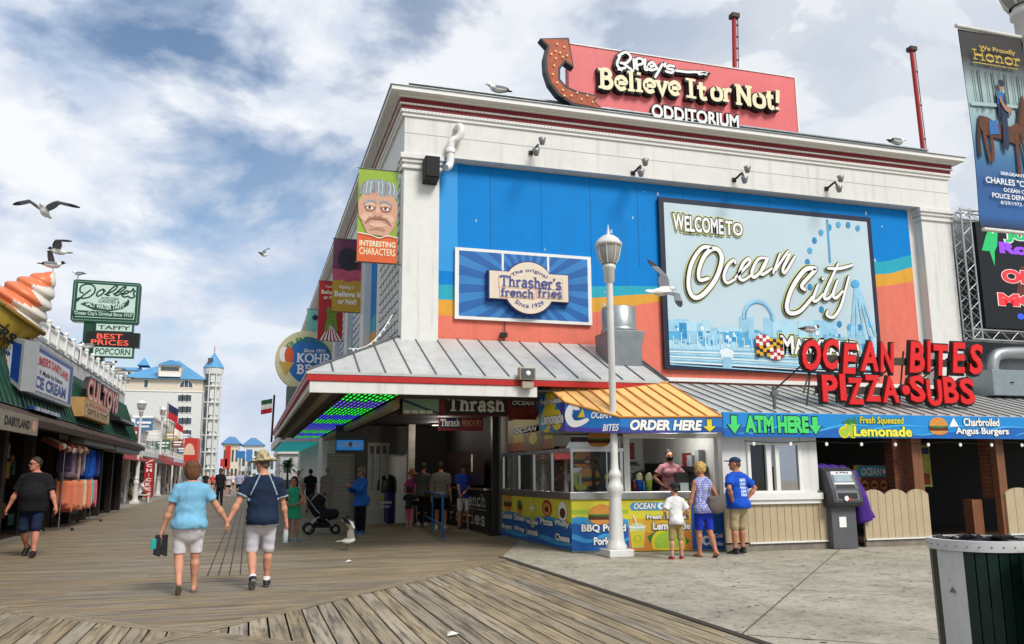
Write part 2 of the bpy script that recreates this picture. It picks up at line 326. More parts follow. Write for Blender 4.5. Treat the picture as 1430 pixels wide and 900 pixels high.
# ------------------------------------------------------------------ figures: one continuous skin drawn from a distance field
V3 = lambda *a: np.array(a, float)
class SDF:
    def __init__(s, lo, hi, h):
        s.h = h; s.lo = np.array(lo, float); n = np.ceil((np.array(hi)-s.lo)/h).astype(int)+1
        s.ax = [(s.lo[i]+h*np.arange(n[i])).astype(np.float32) for i in range(3)]; s.d = np.full(n, 9., np.float32)
    def _sub(s, lo, hi):
        sl = tuple(slice(max(0, int((lo[i]-s.lo[i])/s.h)), max(0, int((hi[i]-s.lo[i])/s.h)+2)) for i in range(3))
        return sl, s.ax[0][sl[0]][:, None, None], s.ax[1][sl[1]][None, :, None], s.ax[2][sl[2]][None, None, :]
    def _mix(s, sl, q, k):
        a = s.d[sl]
        if a.size == 0: return
        if k <= 0: s.d[sl] = np.minimum(a, q); return
        h = np.maximum(k-np.abs(a-q), 0)/k; s.d[sl] = np.minimum(a, q)-h*h*k*.25
    def cone(s, a, b, r1, r2, k=.03, sy=1., flat=False):
        a = np.array(a, float); b = np.array(b, float); m = max(r1, r2)+k+2*s.h
        sl, X, Y, Z = s._sub(np.minimum(a, b)-m, np.maximum(a, b)+m); ba = b-a; L2 = ba@ba+1e-12
        x, y, z = X-a[0], (Y-a[1]), Z-a[2]; tr = (x*ba[0]+y*ba[1]+z*ba[2])/L2; t = np.clip(tr, 0, 1)
        q = np.sqrt((x-t*ba[0])**2+((y-t*ba[1])/sy)**2+(z-t*ba[2])**2)-(r1+(r2-r1)*t)
        if flat: q = np.maximum(q, (tr-1)*math.sqrt(L2))
        s._mix(sl, q, k)
    def ell(s, c, r, k=.03, rot=None):
        c = np.array(c, float); r = np.array(r, float); m = (max(r) if rot is not None else r)+k+2*s.h
        sl, X, Y, Z = s._sub(c-m, c+m); x, y, z = X-c[0], Y-c[1], Z-c[2]
        if rot is not None: x, y, z = (rot[0][i]*x+rot[1][i]*y+rot[2][i]*z for i in range(3))
        x, y, z = np.broadcast_arrays(x, y, z)
        k0 = np.sqrt((x/r[0])**2+(y/r[1])**2+(z/r[2])**2)+1e-6; k1 = np.sqrt((x/r[0]**2)**2+(y/r[1]**2)**2+(z/r[2]**2)**2)+1e-6
        s._mix(sl, (k0*(k0-1)/k1).astype(np.float32), k)
    def cut(s, p, n):
        n = np.array(n, float)/np.linalg.norm(n)
        s.d = np.maximum(s.d, ((s.ax[0][:, None, None]-p[0])*n[0]+(s.ax[1][None, :, None]-p[1])*n[1]+(s.ax[2][None, None, :]-p[2])*n[2]).astype(np.float32))
    def warp(s, fn): s.d += fn(s.ax[0][:, None, None], s.ax[1][None, :, None], s.ax[2][None, None, :]).astype(np.float32)
    def mesh(s):
        D = s.d; D[0] = D[-1] = 1; D[:, 0] = D[:, -1] = 1; D[:, :, 0] = D[:, :, -1] = 1; neg = D < 0
        c8 = [(i, j, k) for i in (0, 1) for j in (0, 1) for k in (0, 1)]; n = np.array(D.shape)-1
        cnt = sum(neg[i:n[0]+i, j:n[1]+j, k:n[2]+k].astype(np.int8) for i, j, k in c8); act = (cnt > 0) & (cnt < 8); I = np.argwhere(act)
        if not len(I): return np.zeros((0, 3)), np.zeros((0, 4), int)
        val = np.stack([D[I[:, 0]+i, I[:, 1]+j, I[:, 2]+k] for i, j, k in c8], 1); P = np.zeros((len(I), 3)); C = np.zeros(len(I)); co = np.array(c8)
        for a in range(8):
            for b in range(a+1, 8):
                if abs(co[a]-co[b]).sum() != 1: continue
                va, vb = val[:, a], val[:, b]; m = (va < 0) != (vb < 0); t = np.where(m, va/(va-vb+1e-12), 0)
                P += np.where(m[:, None], co[a]+(co[b]-co[a])*t[:, None], 0); C += m
        P = (P/C[:, None]+I)*s.h+s.lo; idx = np.full(act.shape, -1, int); idx[tuple(I.T)] = np.arange(len(I)); Q = []
        for ax in range(3):
            u, v = (ax+1) % 3, (ax+2) % 3; a = [slice(None)]*3; b = [slice(None)]*3; a[ax] = slice(0, -1); b[ax] = slice(1, None)
            ch = neg[tuple(a)] != neg[tuple(b)]; E = np.argwhere(ch); E = E[(E[:, u] > 0) & (E[:, v] > 0)]
            inside = neg[tuple(E.T)]; o = []
            for du, dv in ((-1, -1), (0, -1), (0, 0), (-1, 0)):
                e = E.copy(); e[:, u] += du; e[:, v] += dv; e = np.minimum(e, np.array(act.shape)-1); o.append(idx[tuple(e.T)])
            q = np.stack(o, 1); q[~inside] = q[~inside][:, ::-1]; Q.append(q[(q >= 0).all(1)])
        return P, np.concatenate(Q)
def npobj(name, P, Q, mats, mi=None, parent=None, sc=1.):
    me = bpy.data.meshes.new(name); me.vertices.add(len(P)); me.vertices.foreach_set('co', (P*sc).astype(np.float32).ravel())
    me.loops.add(len(Q)*4); me.loops.foreach_set('vertex_index', Q.astype(np.int32).ravel()); me.polygons.add(len(Q))
    me.polygons.foreach_set('loop_start', np.arange(len(Q), dtype=np.int32)*4)
    for m in mats: me.materials.append(m)
    if mi is not None: me.polygons.foreach_set('material_index', mi.astype(np.int32))
    me.polygons.foreach_set('use_smooth', np.ones(len(Q), bool)); me.update(calc_edges=True)
    o = bpy.data.objects.new(name, me); COL.objects.link(o)
    if parent is not None: o.parent = parent
    return o
def ik(a, t, l1, l2, pole):
    d = t-a; Ld = np.linalg.norm(d); u = d/(Ld+1e-9); Lc = min(Ld, (l1+l2)*.999); x = (l1*l1-l2*l2+Lc*Lc)/(2*Lc); h = math.sqrt(max(0, l1*l1-x*x))
    p = np.array(pole, float); p = p-u*(p@u); p /= np.linalg.norm(p)+1e-9
    return a+u*x+p*h, a+u*Lc
def rotm(yaw=0, pitch=0):
    c, s = math.cos(R(yaw)), math.sin(R(yaw)); a, b = math.cos(R(pitch)), math.sin(R(pitch))
    return np.array([[c, -s, 0], [s, c, 0], [0, 0, 1]]) @ np.array([[1, 0, 0], [0, a, -b], [0, b, a]])
SKIN = {'light': 'c98f74', 'tan': 'b47a5c', 'red': 'c0806a', 'dark': '5e3a28'}
EYE = lambda: M('eye_dark', '241a16', .4, var=0)
def cloth(c): return M('cloth_'+c, c, .92, var=.16, vs=7, bump=.35, bs=140, spec=.2)
def person(label, x, y, face=0, H=1.75, sex='m', g=1., arms=None, feet=None, top=None, bot=None, shoe=None, hair=None, hat=None, head=(0, 0), lean=0, hz=.93, skin='light',
           vox=.012, glasses=False, mask=None, group=None, hs=1., z=0., knee=(0, 1, 0), curl=.5, belly=0., sit=False, side=None):
    """Standing height H. Poses are given for a body of 1.75 m: x to its right, y ahead of it."""
    sc = H/1.75; h = vox/sc; fem = sex == 'f'; child = hs > 1.05
    sm = M('skin_'+skin, SKIN[skin], .6, var=.14, vs=11, bump=.15, bs=160, spec=.3); lip = M('lips_'+skin, '9a5a4c' if skin != 'dark' else '3d201a', .5, var=0)
    shw = .172 if fem else .19
    if child: shw = .165
    dz = hz-.93
    Lr = R(lean)
    def U(p): p = np.array(p, float); q = p-V3(0, 0, .93); return V3(p[0], q[1]*math.cos(Lr)+q[2]*math.sin(Lr), .93+dz+q[2]*math.cos(Lr)-q[1]*math.sin(Lr))
    hips = [V3(-.092, 0, hz), V3(.092, 0, hz)]; shs = [U((-shw, 0, 1.385)), U((shw, 0, 1.385))]
    feet = feet or [(-.11, 0, .075, 0, 8), (.11, .02, .075, 0, -8)]
    arms = arms or {}
    legs = []
    for i in (0, 1):
        an = V3(*feet[i][:3]); kn, an = ik(hips[i], an, .43, .425, np.array(knee)+V3((-.15, .15)[i], 0, 0)); legs.append((hips[i], kn, an, rotm(feet[i][4], -feet[i][3])))
    arm = []
    for i, k in enumerate('LR'):
        t, pole = arms.get(k, ((( -1, 1)[i]*(shw+.075), .03, .84+dz), ((-1, 1)[i]*.4, -1, 0)))[:2]
        el, wr = ik(shs[i], np.array(t, float), .285, .255, pole); arm.append((shs[i], el, wr, arms.get(k, (0, 0, None))[2] if k in arms and len(arms[k]) > 2 else None))
    hr = rotm(head[0], head[1]); hc0 = U((0, .03, 1.635)); nk = U((0, 0, 1.5)); Hd = lambda p: nk+hr@(np.array(p, float)*hs+(hc0-nk)*(hs if child else 1))
    hc = Hd((0, 0, 0)); hsz = hs
    wst = (.128 if fem else .145)*g; chs = (.155 if fem else .168)*(1+(g-1)*.6); hip = (.172 if fem else .16)*(1+(g-1)*.75)
    if child: wst, chs, hip = .125, .14, .14
    allp = np.array([p for l in legs for p in l[:3]]+[p for a in arm for p in a[:3]]+[hc, U((0, 0, 1.3))]); lo = allp.min(0)-.3; hi = allp.max(0)+.3; lo[2] = -.02
    def torso(S, f=0.):
        S.cone((0, 0, hz-.05), U((0, 0, 1.08)), hip+f, wst+f, .06, .70); S.cone(U((0, 0, 1.08)), U((0, -.005, 1.30)), wst+f, chs+f, .06, .68)
        [S.cone(U((0, -.01, 1.425)), U((q*shw*.8, 0, 1.372)), .07+f*.7, .068+f*.8, .06) for q in (-1, 1)]; S.cone(U((0, -.005, 1.30)), U((0, 0, 1.42)), chs*.92+f, .085+f, .06, .68)
        if fem and not child:
            for q in (-.07, .07): S.ell(U((q, .095*(1+(g-1)*.5), 1.27)), (.068+f,)*3, .05)
        if belly: S.ell(U((0, .06+belly*.3, 1.09)), (wst*.98+f, .11+belly+f, .17), .08)
        S.ell((0, -.05, hz-.03), (hip*.93+f, .115*(1+(g-1)*.5)+f, .12), .05)
    # ---------------- body
    B = SDF(lo, hi, h); torso(B)
    tg = 1+(g-1)*.38
    for hp, kn, an, fr in legs:
        B.cone(hp, kn, .086*tg, .054*tg, .04); B.cone(kn, an, .054*tg, .036, .03)
        ca = kn+(an-kn)*.3+V3(0, -.018, 0); B.cone(ca, kn+(an-kn)*.55, .05*tg, .04*tg, .04)
        B.cone(an+fr@V3(0, -.045, -.042), an+fr@V3(0, .10, -.047), .032, .03, .03); B.cone(an, an+fr@V3(0, .06, -.035), .034, .03, .03); B.cone(an+fr@V3(0, .10, -.05), an+fr@V3(0, .165, -.055), .028, .018, .02)
        B.cone(an+fr@V3(.02, .1, -.05), an+fr@V3(.015, .16, -.055), .022, .017, .02)
    for i, (sh, el, wr, hd) in enumerate(arm):
        sg = (-1, 1)[i]; B.cone(sh, el, .052*tg, .038*tg, .03); B.cone(el, el+(wr-el)*.35, .038*tg, .039*tg, .012); B.cone(el+(wr-el)*.35, wr, .04*tg, .026, .03)
        hd = (wr-el) if hd is None else np.array(hd, float); hd = hd/np.linalg.norm(hd)
        sd = np.array(side if side is not None else (0, 1, 0), float); sd = sd-hd*(sd@hd); sd /= np.linalg.norm(sd)+1e-6; pn = np.cross(hd, sd)
        if pn[0]*sg > 0: pn = -pn
        B.cone(wr, wr+hd*.085+sd*.022, .024, .021, .015); B.cone(wr, wr+hd*.08-sd*.022, .023, .02, .015)
        for j, (o, ln) in enumerate(((.033, .068), (.011, .078), (-.011, .072), (-.032, .055))):
            b0 = wr+hd*.085+sd*o; b1 = b0+(hd*math.cos(curl*.6)+pn*math.sin(curl*.6))*ln*.55; b2 = b1+(hd*math.cos(curl*1.7)+pn*math.sin(curl*1.7))*ln*.5
            B.cone(b0, b1, .0105, .0095, .004); B.cone(b1, b2, .0095, .008, .004)
        t0 = wr+hd*.03+sd*.026; t1 = t0+(hd*.6+sd*.65+pn*.3)*.05; B.cone(t0, t1, .014, .011, .008); B.cone(t1, t1+(hd*.9+sd*.1+pn*.3)*.035, .011, .009, .004)
    B.cone(U((0, -.01, 1.43)), Hd((0, -.02, -.07)), .058*(1 if not fem else .88), .056*(1 if not fem else .88), .03)
    e = lambda c, r, k=.02: B.ell(Hd(c), np.array(r)*hsz, k, hr)
    e((0, -.005, .015), (.078, .097, .112), .02); e((0, .03, -.055), (.058, .062, .062), .03)
    B.cone(Hd((0, .088, .012)), Hd((0, .108, -.022)), .010*hsz, .014*hsz, .012); e((0, .078, .03), (.052, .02, .012), .015)
    for q in (-1, 1): e((q*.079, -.005, -.005), (.011, .024, .032), .008); e((q*.034, .086, .008), (.017, .012, .01), .004)
    e((0, .085, -.058), (.026, .014, .011), .006); e((0, .07, -.092), (.025, .022, .02), .02)
    P, Q = B.mesh(); ce = P[Q].mean(1); mi = np.zeros(len(Q), int)
    loc = (ce-hc)@hr/hsz
    for q in (-1, 1): mi[(np.abs(loc[:, 0]-q*.034) < .017) & (np.abs(loc[:, 2]-.009) < .0085) & (loc[:, 1] > .06)] = 1; mi[(np.abs(loc[:, 0]-q*.036) < .024) & (np.abs(loc[:, 2]-.034) < .006) & (loc[:, 1] > .06)] = 3
    mi[(np.abs(loc[:, 0]) < .025) & (np.abs(loc[:, 2]+.057) < .008) & (loc[:, 1] > .07)] = 2
    body = npobj('person', P, Q, [sm, EYE(), lip, M('brow_brown', '4a3222', .8, var=0)], mi, None, sc)
    body.location = (x, y, z); body.rotation_euler = (0, 0, R(face)); tag(body, label, 'person', group); W[body] = Matrix.Translation((x, y, z)) @ Matrix.Rotation(R(face), 4, 'Z') @ Matrix.Scale(sc, 4)
    def part(name, S, mats, mif=None, lab=None):
        P, Q = S.mesh()
        if not len(Q): return
        mi = mif(P[Q].mean(1)) if mif else None
        o = npobj(name, P, Q, mats, mi, body, sc)
        if lab: o['label'] = lab
        return o
    ph = rng.uniform(0, 6, 8)
    folds = lambda a: (lambda X, Y, Z: a*(np.sin(X*15+Z*22+ph[0]+2.2*np.sin(X*7-Z*9+ph[5]))*np.sin(Y*13-Z*17+ph[1]+2*np.sin(X*11+ph[6]))+.8*np.sin(Z*48+X*17+Y*9+ph[2]+2.5*np.sin(X*13+Z*6+ph[7]))*np.clip(np.sin(X*9+Y*12+Z*8+ph[3]), 0, 1)+.35*np.sin(X*71-Z*24+ph[4]+2*np.sin(Z*19))))
    # ---------------- lower garment
    if bot:
        kind, c, ln = bot[:3]; lo2 = lo.copy(); S = SDF(lo2, np.array([hi[0], hi[1], hz+.3]), h); wl = 1.02
        if kind in ('skirt',):
            S.cone(U((0, 0, wl)), (0, 0, ln), wst+.025, bot[3] if len(bot) > 3 else .26, .02, .8, True); S.cut((0, 0, ln), (0, 0, -1))
        else:
            S.cone((0, 0, hz-.06), U((0, 0, wl)), hip+.012, wst+.016 if not belly else wst+.01, .05, .72, True); S.ell((0, -.05, hz-.03), (hip*.93+.013, .13*(1+(g-1)*.5), .12), .05)
            for hp, kn, an, fr in legs:
                lw = .02 if kind == 'shorts' else .016
                if ln <= 1: en = hp+(kn-hp)*ln; S.cone(hp, en, .09*tg+.012, (.086+(.054-.086)*ln)*tg+lw, .022, flat=True)
                else: S.cone(hp, kn, .09*tg+.012, .056*tg+lw, .022); S.cone(kn, kn+(an-kn)*(ln-1), .056*tg+lw, .042+lw+(.02 if len(bot) > 3 else 0), .03, flat=True)
        S.warp(folds(.0028)); part({'shorts': 'shorts', 'pants': 'trousers', 'skirt': 'skirt'}[kind], S, [cloth(c)] if not (len(bot) > 4) else bot[4])
    # ---------------- upper garment
    if top:
        c, sl, hem = top['c'], top.get('sleeve', .6), top.get('hem', .84)+0; fl = top.get('flare', 1.0); lo2 = lo.copy(); S = SDF(lo2, hi, h); f = top.get('loose', .014)
        torso(S, f); hb = (0, 0, hem+dz) if hem < .93 else U((0, 0, hem)); S.cone(U((0, belly*.5, 1.1)), hb, wst+f+.012+belly*.3, (hip+.02)*fl+f*.5, .04, .76 if not belly else .9, True); S.ell((0, -.055, max(hz-.03, hb[2]+.06)), (hip*.97+f+.012, .13*(1+(g-1)*.5)+f+.014, .125), .05) if hem < .9 else None; S.cut(hb, (0, 0, -1))
        for i, (sh, el, wr, _) in enumerate(arm):
            if sl <= 0: continue
            if sl <= 1: S.cone(sh, sh+(el-sh)*sl, .064*tg+f*.6, .056*tg+f+.008, .03, flat=True)
            else: S.cone(sh, el, .062*tg+f*.6, .05*tg+f*.8, .03); S.cone(el, el+(wr-el)*(sl-1), .05*tg+f*.8, .038+f*.6, .03, flat=True)
        npz = top.get('neck', 1.492); S.cone(U((0, -.01, 1.44)), U((0, .0, 1.5)), .066+f*.4, .062+f*.3, .03) if sl > 0 else None; S.cut(U((0, .0, npz)), U((0, -.25, 1.))-U((0, 0, 0)) if top.get('vneck') else (0, 0, 1))
        S.warp(folds(top.get('fold', .0035)))
        mats = [cloth(c)]; mf = None
        if top.get('trim'):
            mats.append(cloth(top['trim']))
            def mf(ce):
                m = np.zeros(len(ce), int)
                for sh, el, wr, _ in arm:
                    d = (el-sh); L = np.linalg.norm(d); t = ((ce-sh)@d)/L/L; r = np.linalg.norm(ce-sh-t[:, None]*d, axis=1); m[(t > sl-.07) & (t < sl+.05) & (r < .12)] = 1
                m[(ce[:, 2] < hb[2]+.012)] = 1
                bk = np.abs(np.abs(ce[:, 0])-(.075+(1.46+dz-ce[:, 2])*.42)) < .008; m[bk & (ce[:, 2] > 1.22+dz) & (ce[:, 1] < .02)] = 1
                return m
        if top.get('print'):
            mats.append(cloth(top['print'])); w_, zl, zh, bk = top['box']
            mf = lambda ce: ((np.abs(ce[:, 0]) < w_) & (ce[:, 2] > zl+dz) & (ce[:, 2] < zh+dz) & ((ce[:, 1] < 0) if bk else (ce[:, 1] > 0)) & (np.sin(ce[:, 2]*95)+np.sin(ce[:, 0]*160+ce[:, 2]*40) > -.35)).astype(int)
        if top.get('speck'):
            mats.append(cloth(top['speck'])); sp = top.get('sp', 70)
            mf = lambda ce: ((np.sin(ce[:, 0]*sp+ce[:, 2]*23)+np.sin(ce[:, 2]*sp*1.1+ce[:, 1]*31)+np.sin(ce[:, 1]*sp) > .75)).astype(int)
        part(top.get('name', 'shirt'), S, mats, mf)
    # ---------------- shoes
    if shoe:
        sm2 = [M('shoe_'+shoe[0], shoe[0], .6, var=.2, vs=20), M('sole_'+shoe[1], shoe[1], .7, var=.1), cloth(shoe[2] if len(shoe) > 2 else shoe[0])]; flop = len(shoe) > 3
        for hp, kn, an, fr in legs:
            S = SDF(an-.27, an+.27, h*.8); off = V3(0, 0, 0)
            if flop: S.ell(an+fr@V3(0, .05, -.068), (.045, .13, .012), 0, fr)
            else:
                S.cone(an+fr@V3(0, -.05, -.042), an+fr@V3(0, .09, -.045), .04, .042, .03); S.cone(an+fr@V3(0, .09, -.05), an+fr@V3(0, .17, -.055), .04, .028, .03); S.cone(an+fr@V3(0, -.02, .01), an+fr@V3(0, .07, -.03), .045, .035, .03)
                if len(shoe) > 2: S.cone(an+fr@V3(0, -.005, 0), an+(kn-an)*.12, .044, .045, .02, flat=True)
                S.cut(an+fr@V3(0, 0, -.078), fr@V3(0, 0, -1))
            def mf(ce, an=an, fr=fr):
                l = (ce-an)@fr; m = np.zeros(len(ce), int); m[l[:, 2] < -.052] = 1
                if len(shoe) > 2 and not flop: m[l[:, 2] > .012] = 2
                return m
            part('sandal' if flop else 'shoe', S, sm2, mf)
    # ---------------- head
    hl = hc; bx = (hl-.34*hs, hl+.34*hs); ee = lambda S, c, r, k=.02: S.ell(Hd(c), np.array(r)*hsz, k, hr)
    def hp_(S, p, n): S.cut(Hd(p), hr@np.array(n, float))
    if hair:
        st, c = hair[:2]; S = SDF(*bx, h*.9)
        if st != 'cap': ee(S, (0, -.012, .022), (.091, .106, .117))
        if st in ('short', 'cap'):
            if st == 'cap': ee(S, (0, -.014, .0), (.084, .1, .1))
            hp_(S, (0, .072, .085), (0, .66, -.75))
            if st == 'cap': hp_(S, (0, 0, .05), (0, 0, 1))
        elif st == 'bob':
            ee(S, (0, -.035, -.02), (.105, .1, .12), .04); ee(S, (0, -.02, .07), (.1, .1, .08), .03); hp_(S, (0, .07, .055), (0, .8, -.45)); hp_(S, (0, 0, -.13), (0, 0, -1))
        elif st == 'long':
            S.cone(Hd((0, -.06, .0)), Hd((0, -.1, -.28)), .09*hs, .07*hs, .04); hp_(S, (0, .068, .05), (0, .85, -.4))
        elif st == 'bun': ee(S, (0, -.06, .12), (.05, .05, .045), .02); hp_(S, (0, .072, .085), (0, .66, -.75))
        am = .007 if st == 'curly' else .0045 if st == 'bob' else .003
        if st == 'curly': ee(S, (0, -.02, .03), (.115, .115, .12), .03); hp_(S, (0, .072, .04), (0, .72, -.55))
        S.warp(lambda X, Y, Z: am*(.8*np.sin(X*67+Y*31+Z*23+ph[0]+2*np.sin(Z*29+X*17))+.6*np.sin(Y*81-X*43+ph[2]+2*np.sin(Z*37))+.4*np.sin(X*131+Z*47+Y*19+ph[3])))
        part('hair', S, [M('hair_'+c, c, .65, var=.5, vs=45, bump=1., bs=110, stretch=(1, 1, .3))])
    if hat:
        kind, c = hat[:2]; S = SDF(hl-.36*hs, hl+.36*hs, h*.8)
        if kind == 'cap':
            ee(S, (0, -.01, .045), (.096, .112, .088)); hp_(S, (0, 0, .045), (0, 0, -1)); sgn = -1 if len(hat) > 2 and hat[2] == 'back' else 1
            ee(S, (0, sgn*.12, .05), (.072, .085, .012), .01)
        else:
            br = .175 if kind == 'boonie' else .19; ee(S, (0, -.01, .07), (.098, .11, .10)); S.cone(Hd((0, -.01, .06)), Hd((0, -.01, .12)), .1*hs, .085*hs, .02, 1.1)
            hp_(S, (0, 0, .045), (0, 0, -1)); ee(S, (0, -.005, .045), (br, br, .018), .015)
            S.warp(lambda X, Y, Z: .012*np.sin(np.arctan2(Y-hl[1], X-hl[0])*2+ph[0])*np.clip(np.hypot(X-hl[0], Y-hl[1])*8-.8, 0, 1)+0*Z)
        m2 = [cloth(c)]; mf = None
        if len(hat) > 3: m2.append(cloth(hat[3])); mf = lambda ce: (np.sin(ce[:, 0]*70+ce[:, 2]*50)+np.sin(ce[:, 1]*66-ce[:, 2]*80)+np.sin(ce[:, 0]*37-ce[:, 1]*51) > .9).astype(int)
        part('hat', S, m2, mf)
    if glasses:
        S = SDF(hl-.16, hl+.16, .006)
        for q in (-1, 1): ee(S, (q*.033, .1, .01), (.028, .012, .02), 0); S.cone(Hd((q*.062, .09, .014)), Hd((q*.086, 0, .014)), .005, .005, 0)
        S.cone(Hd((-.02, .104, .014)), Hd((.02, .104, .014)), .005, .005, 0); part('sunglasses', S, [M('sunglass_black', '0b0b0c', .15, var=0)])
    if mask:
        S = SDF(hl-.16, hl+.16, h*.7); ee(S, (0, .04, -.05), (.069, .079, .062)); hp_(S, (0, .03, 0), (0, -1, 0)); hp_(S, (0, 0, -.012), (0, -.2, 1)); part('face_mask', S, [cloth(mask)])
    return body
STAND = [(-.11, 0, .075, 0, 8), (.11, .02, .075, 0, -8)]
def stride(a=.2, b=-.24, s=1):
    """a: leading foot ahead, b: trailing foot behind, heel up"""
    f = (.09*s, a, .08, -8, 0); t = (-.1*s, b, .135, 38, 0)
    return [t, f] if s > 0 else [f, t]
def gull(label, loc, face=0, pose='stand', L=.42, up=(.25, .15), bank=0, pitch=0, dark=True, vox=.011, group='gulls round the boardwalk'):
    sc = L/.46; S = SDF((-.75, -.45, -.4), (.75, .42, .75), vox/sc if vox/sc > .006 else .006); sm = pose == 'stand'
    S.ell((0, -.02, 0), (.07, .17, .075), .03); S.cone((0, .10, .02), (0, .17, .075), .045, .038, .03); S.ell((0, .185, .085), (.04, .052, .042), .015); S.cone((0, .22, .08), (0, .285, .068), .013, .005, .008)
    S.ell((0, -.24, .01), (.045, .12, .014), .03)
    if sm:
        for q in (-1, 1): S.ell((q*.06, -.06, .02), (.026, .19, .055), .015); S.cone((q*.03, 0, -.05), (q*.03, .0, -.19), .010, .008, .01); S.cone((q*.03, 0, -.192), (q*.03, .05, -.195), .009, .008, .004)
    else:
        for i, q in enumerate((-1, 1)):
            u1, u2 = up; a = V3(q*.03, .05, .03); b = V3(q*.27, .10, .03+u1); c = V3(q*.60, -.06, .03+u1+u2)
            for p0, p1, ch in ((a, b, .115), (b, c, .08)):
                d = p1-p0; ln = np.linalg.norm(d); d /= ln; f = np.cross(V3(0, 0, 1), d); f = f-d*(f@d); f /= np.linalg.norm(f); n = np.cross(d, f); S.ell((p0+p1)/2, (ln*.62, ch, .017), .03, np.stack([d, f, n], 1))
        if pose == 'land':
            for q in (-1, 1): S.cone((q*.03, -.02, -.05), (q*.03, -.06, -.2), .010, .008, .01)
    P, Q = S.mesh(); ce = P[Q].mean(1); mi = np.zeros(len(Q), int)
    if sm: mi[(ce[:, 2] > .0) & (ce[:, 1] < .07) & (np.abs(ce[:, 0]) > .0)] = 1; mi[(ce[:, 1] < -.2)] = 2
    else:
        mi[np.abs(ce[:, 0]) > .075] = 1; mi[np.abs(ce[:, 0]) > .47] = 2
        if pose == 'white': mi[(np.abs(ce[:, 0]) > .075) & (np.abs(ce[:, 0]) < .5)] = 1
    if pose == 'land': mi[(np.abs(ce[:, 0]) > .075) & (np.abs(ce[:, 0]) < .42)] = 0
    if dark: mi[(ce[:, 1] > .15) & (ce[:, 2] > .045)] = 2
    mi[(ce[:, 1] > .24)] = 2; mi[(ce[:, 2] < -.075)] = 2
    o = npobj('gull', P, Q, [M('gull_white', 'dedcd6', .7, var=.08), M('gull_grey', '70747a', .7, var=.15), M('gull_black', '1d1c1d', .6, var=.1)], mi, None, sc)
    if sm: loc = (loc[0], loc[1], loc[2]+.2*sc)
    o.location = loc; o.rotation_euler = (R(pitch), R(bank), R(face)); W[o] = Matrix.Identity(4)
    return tag(o, label, 'gull', group)
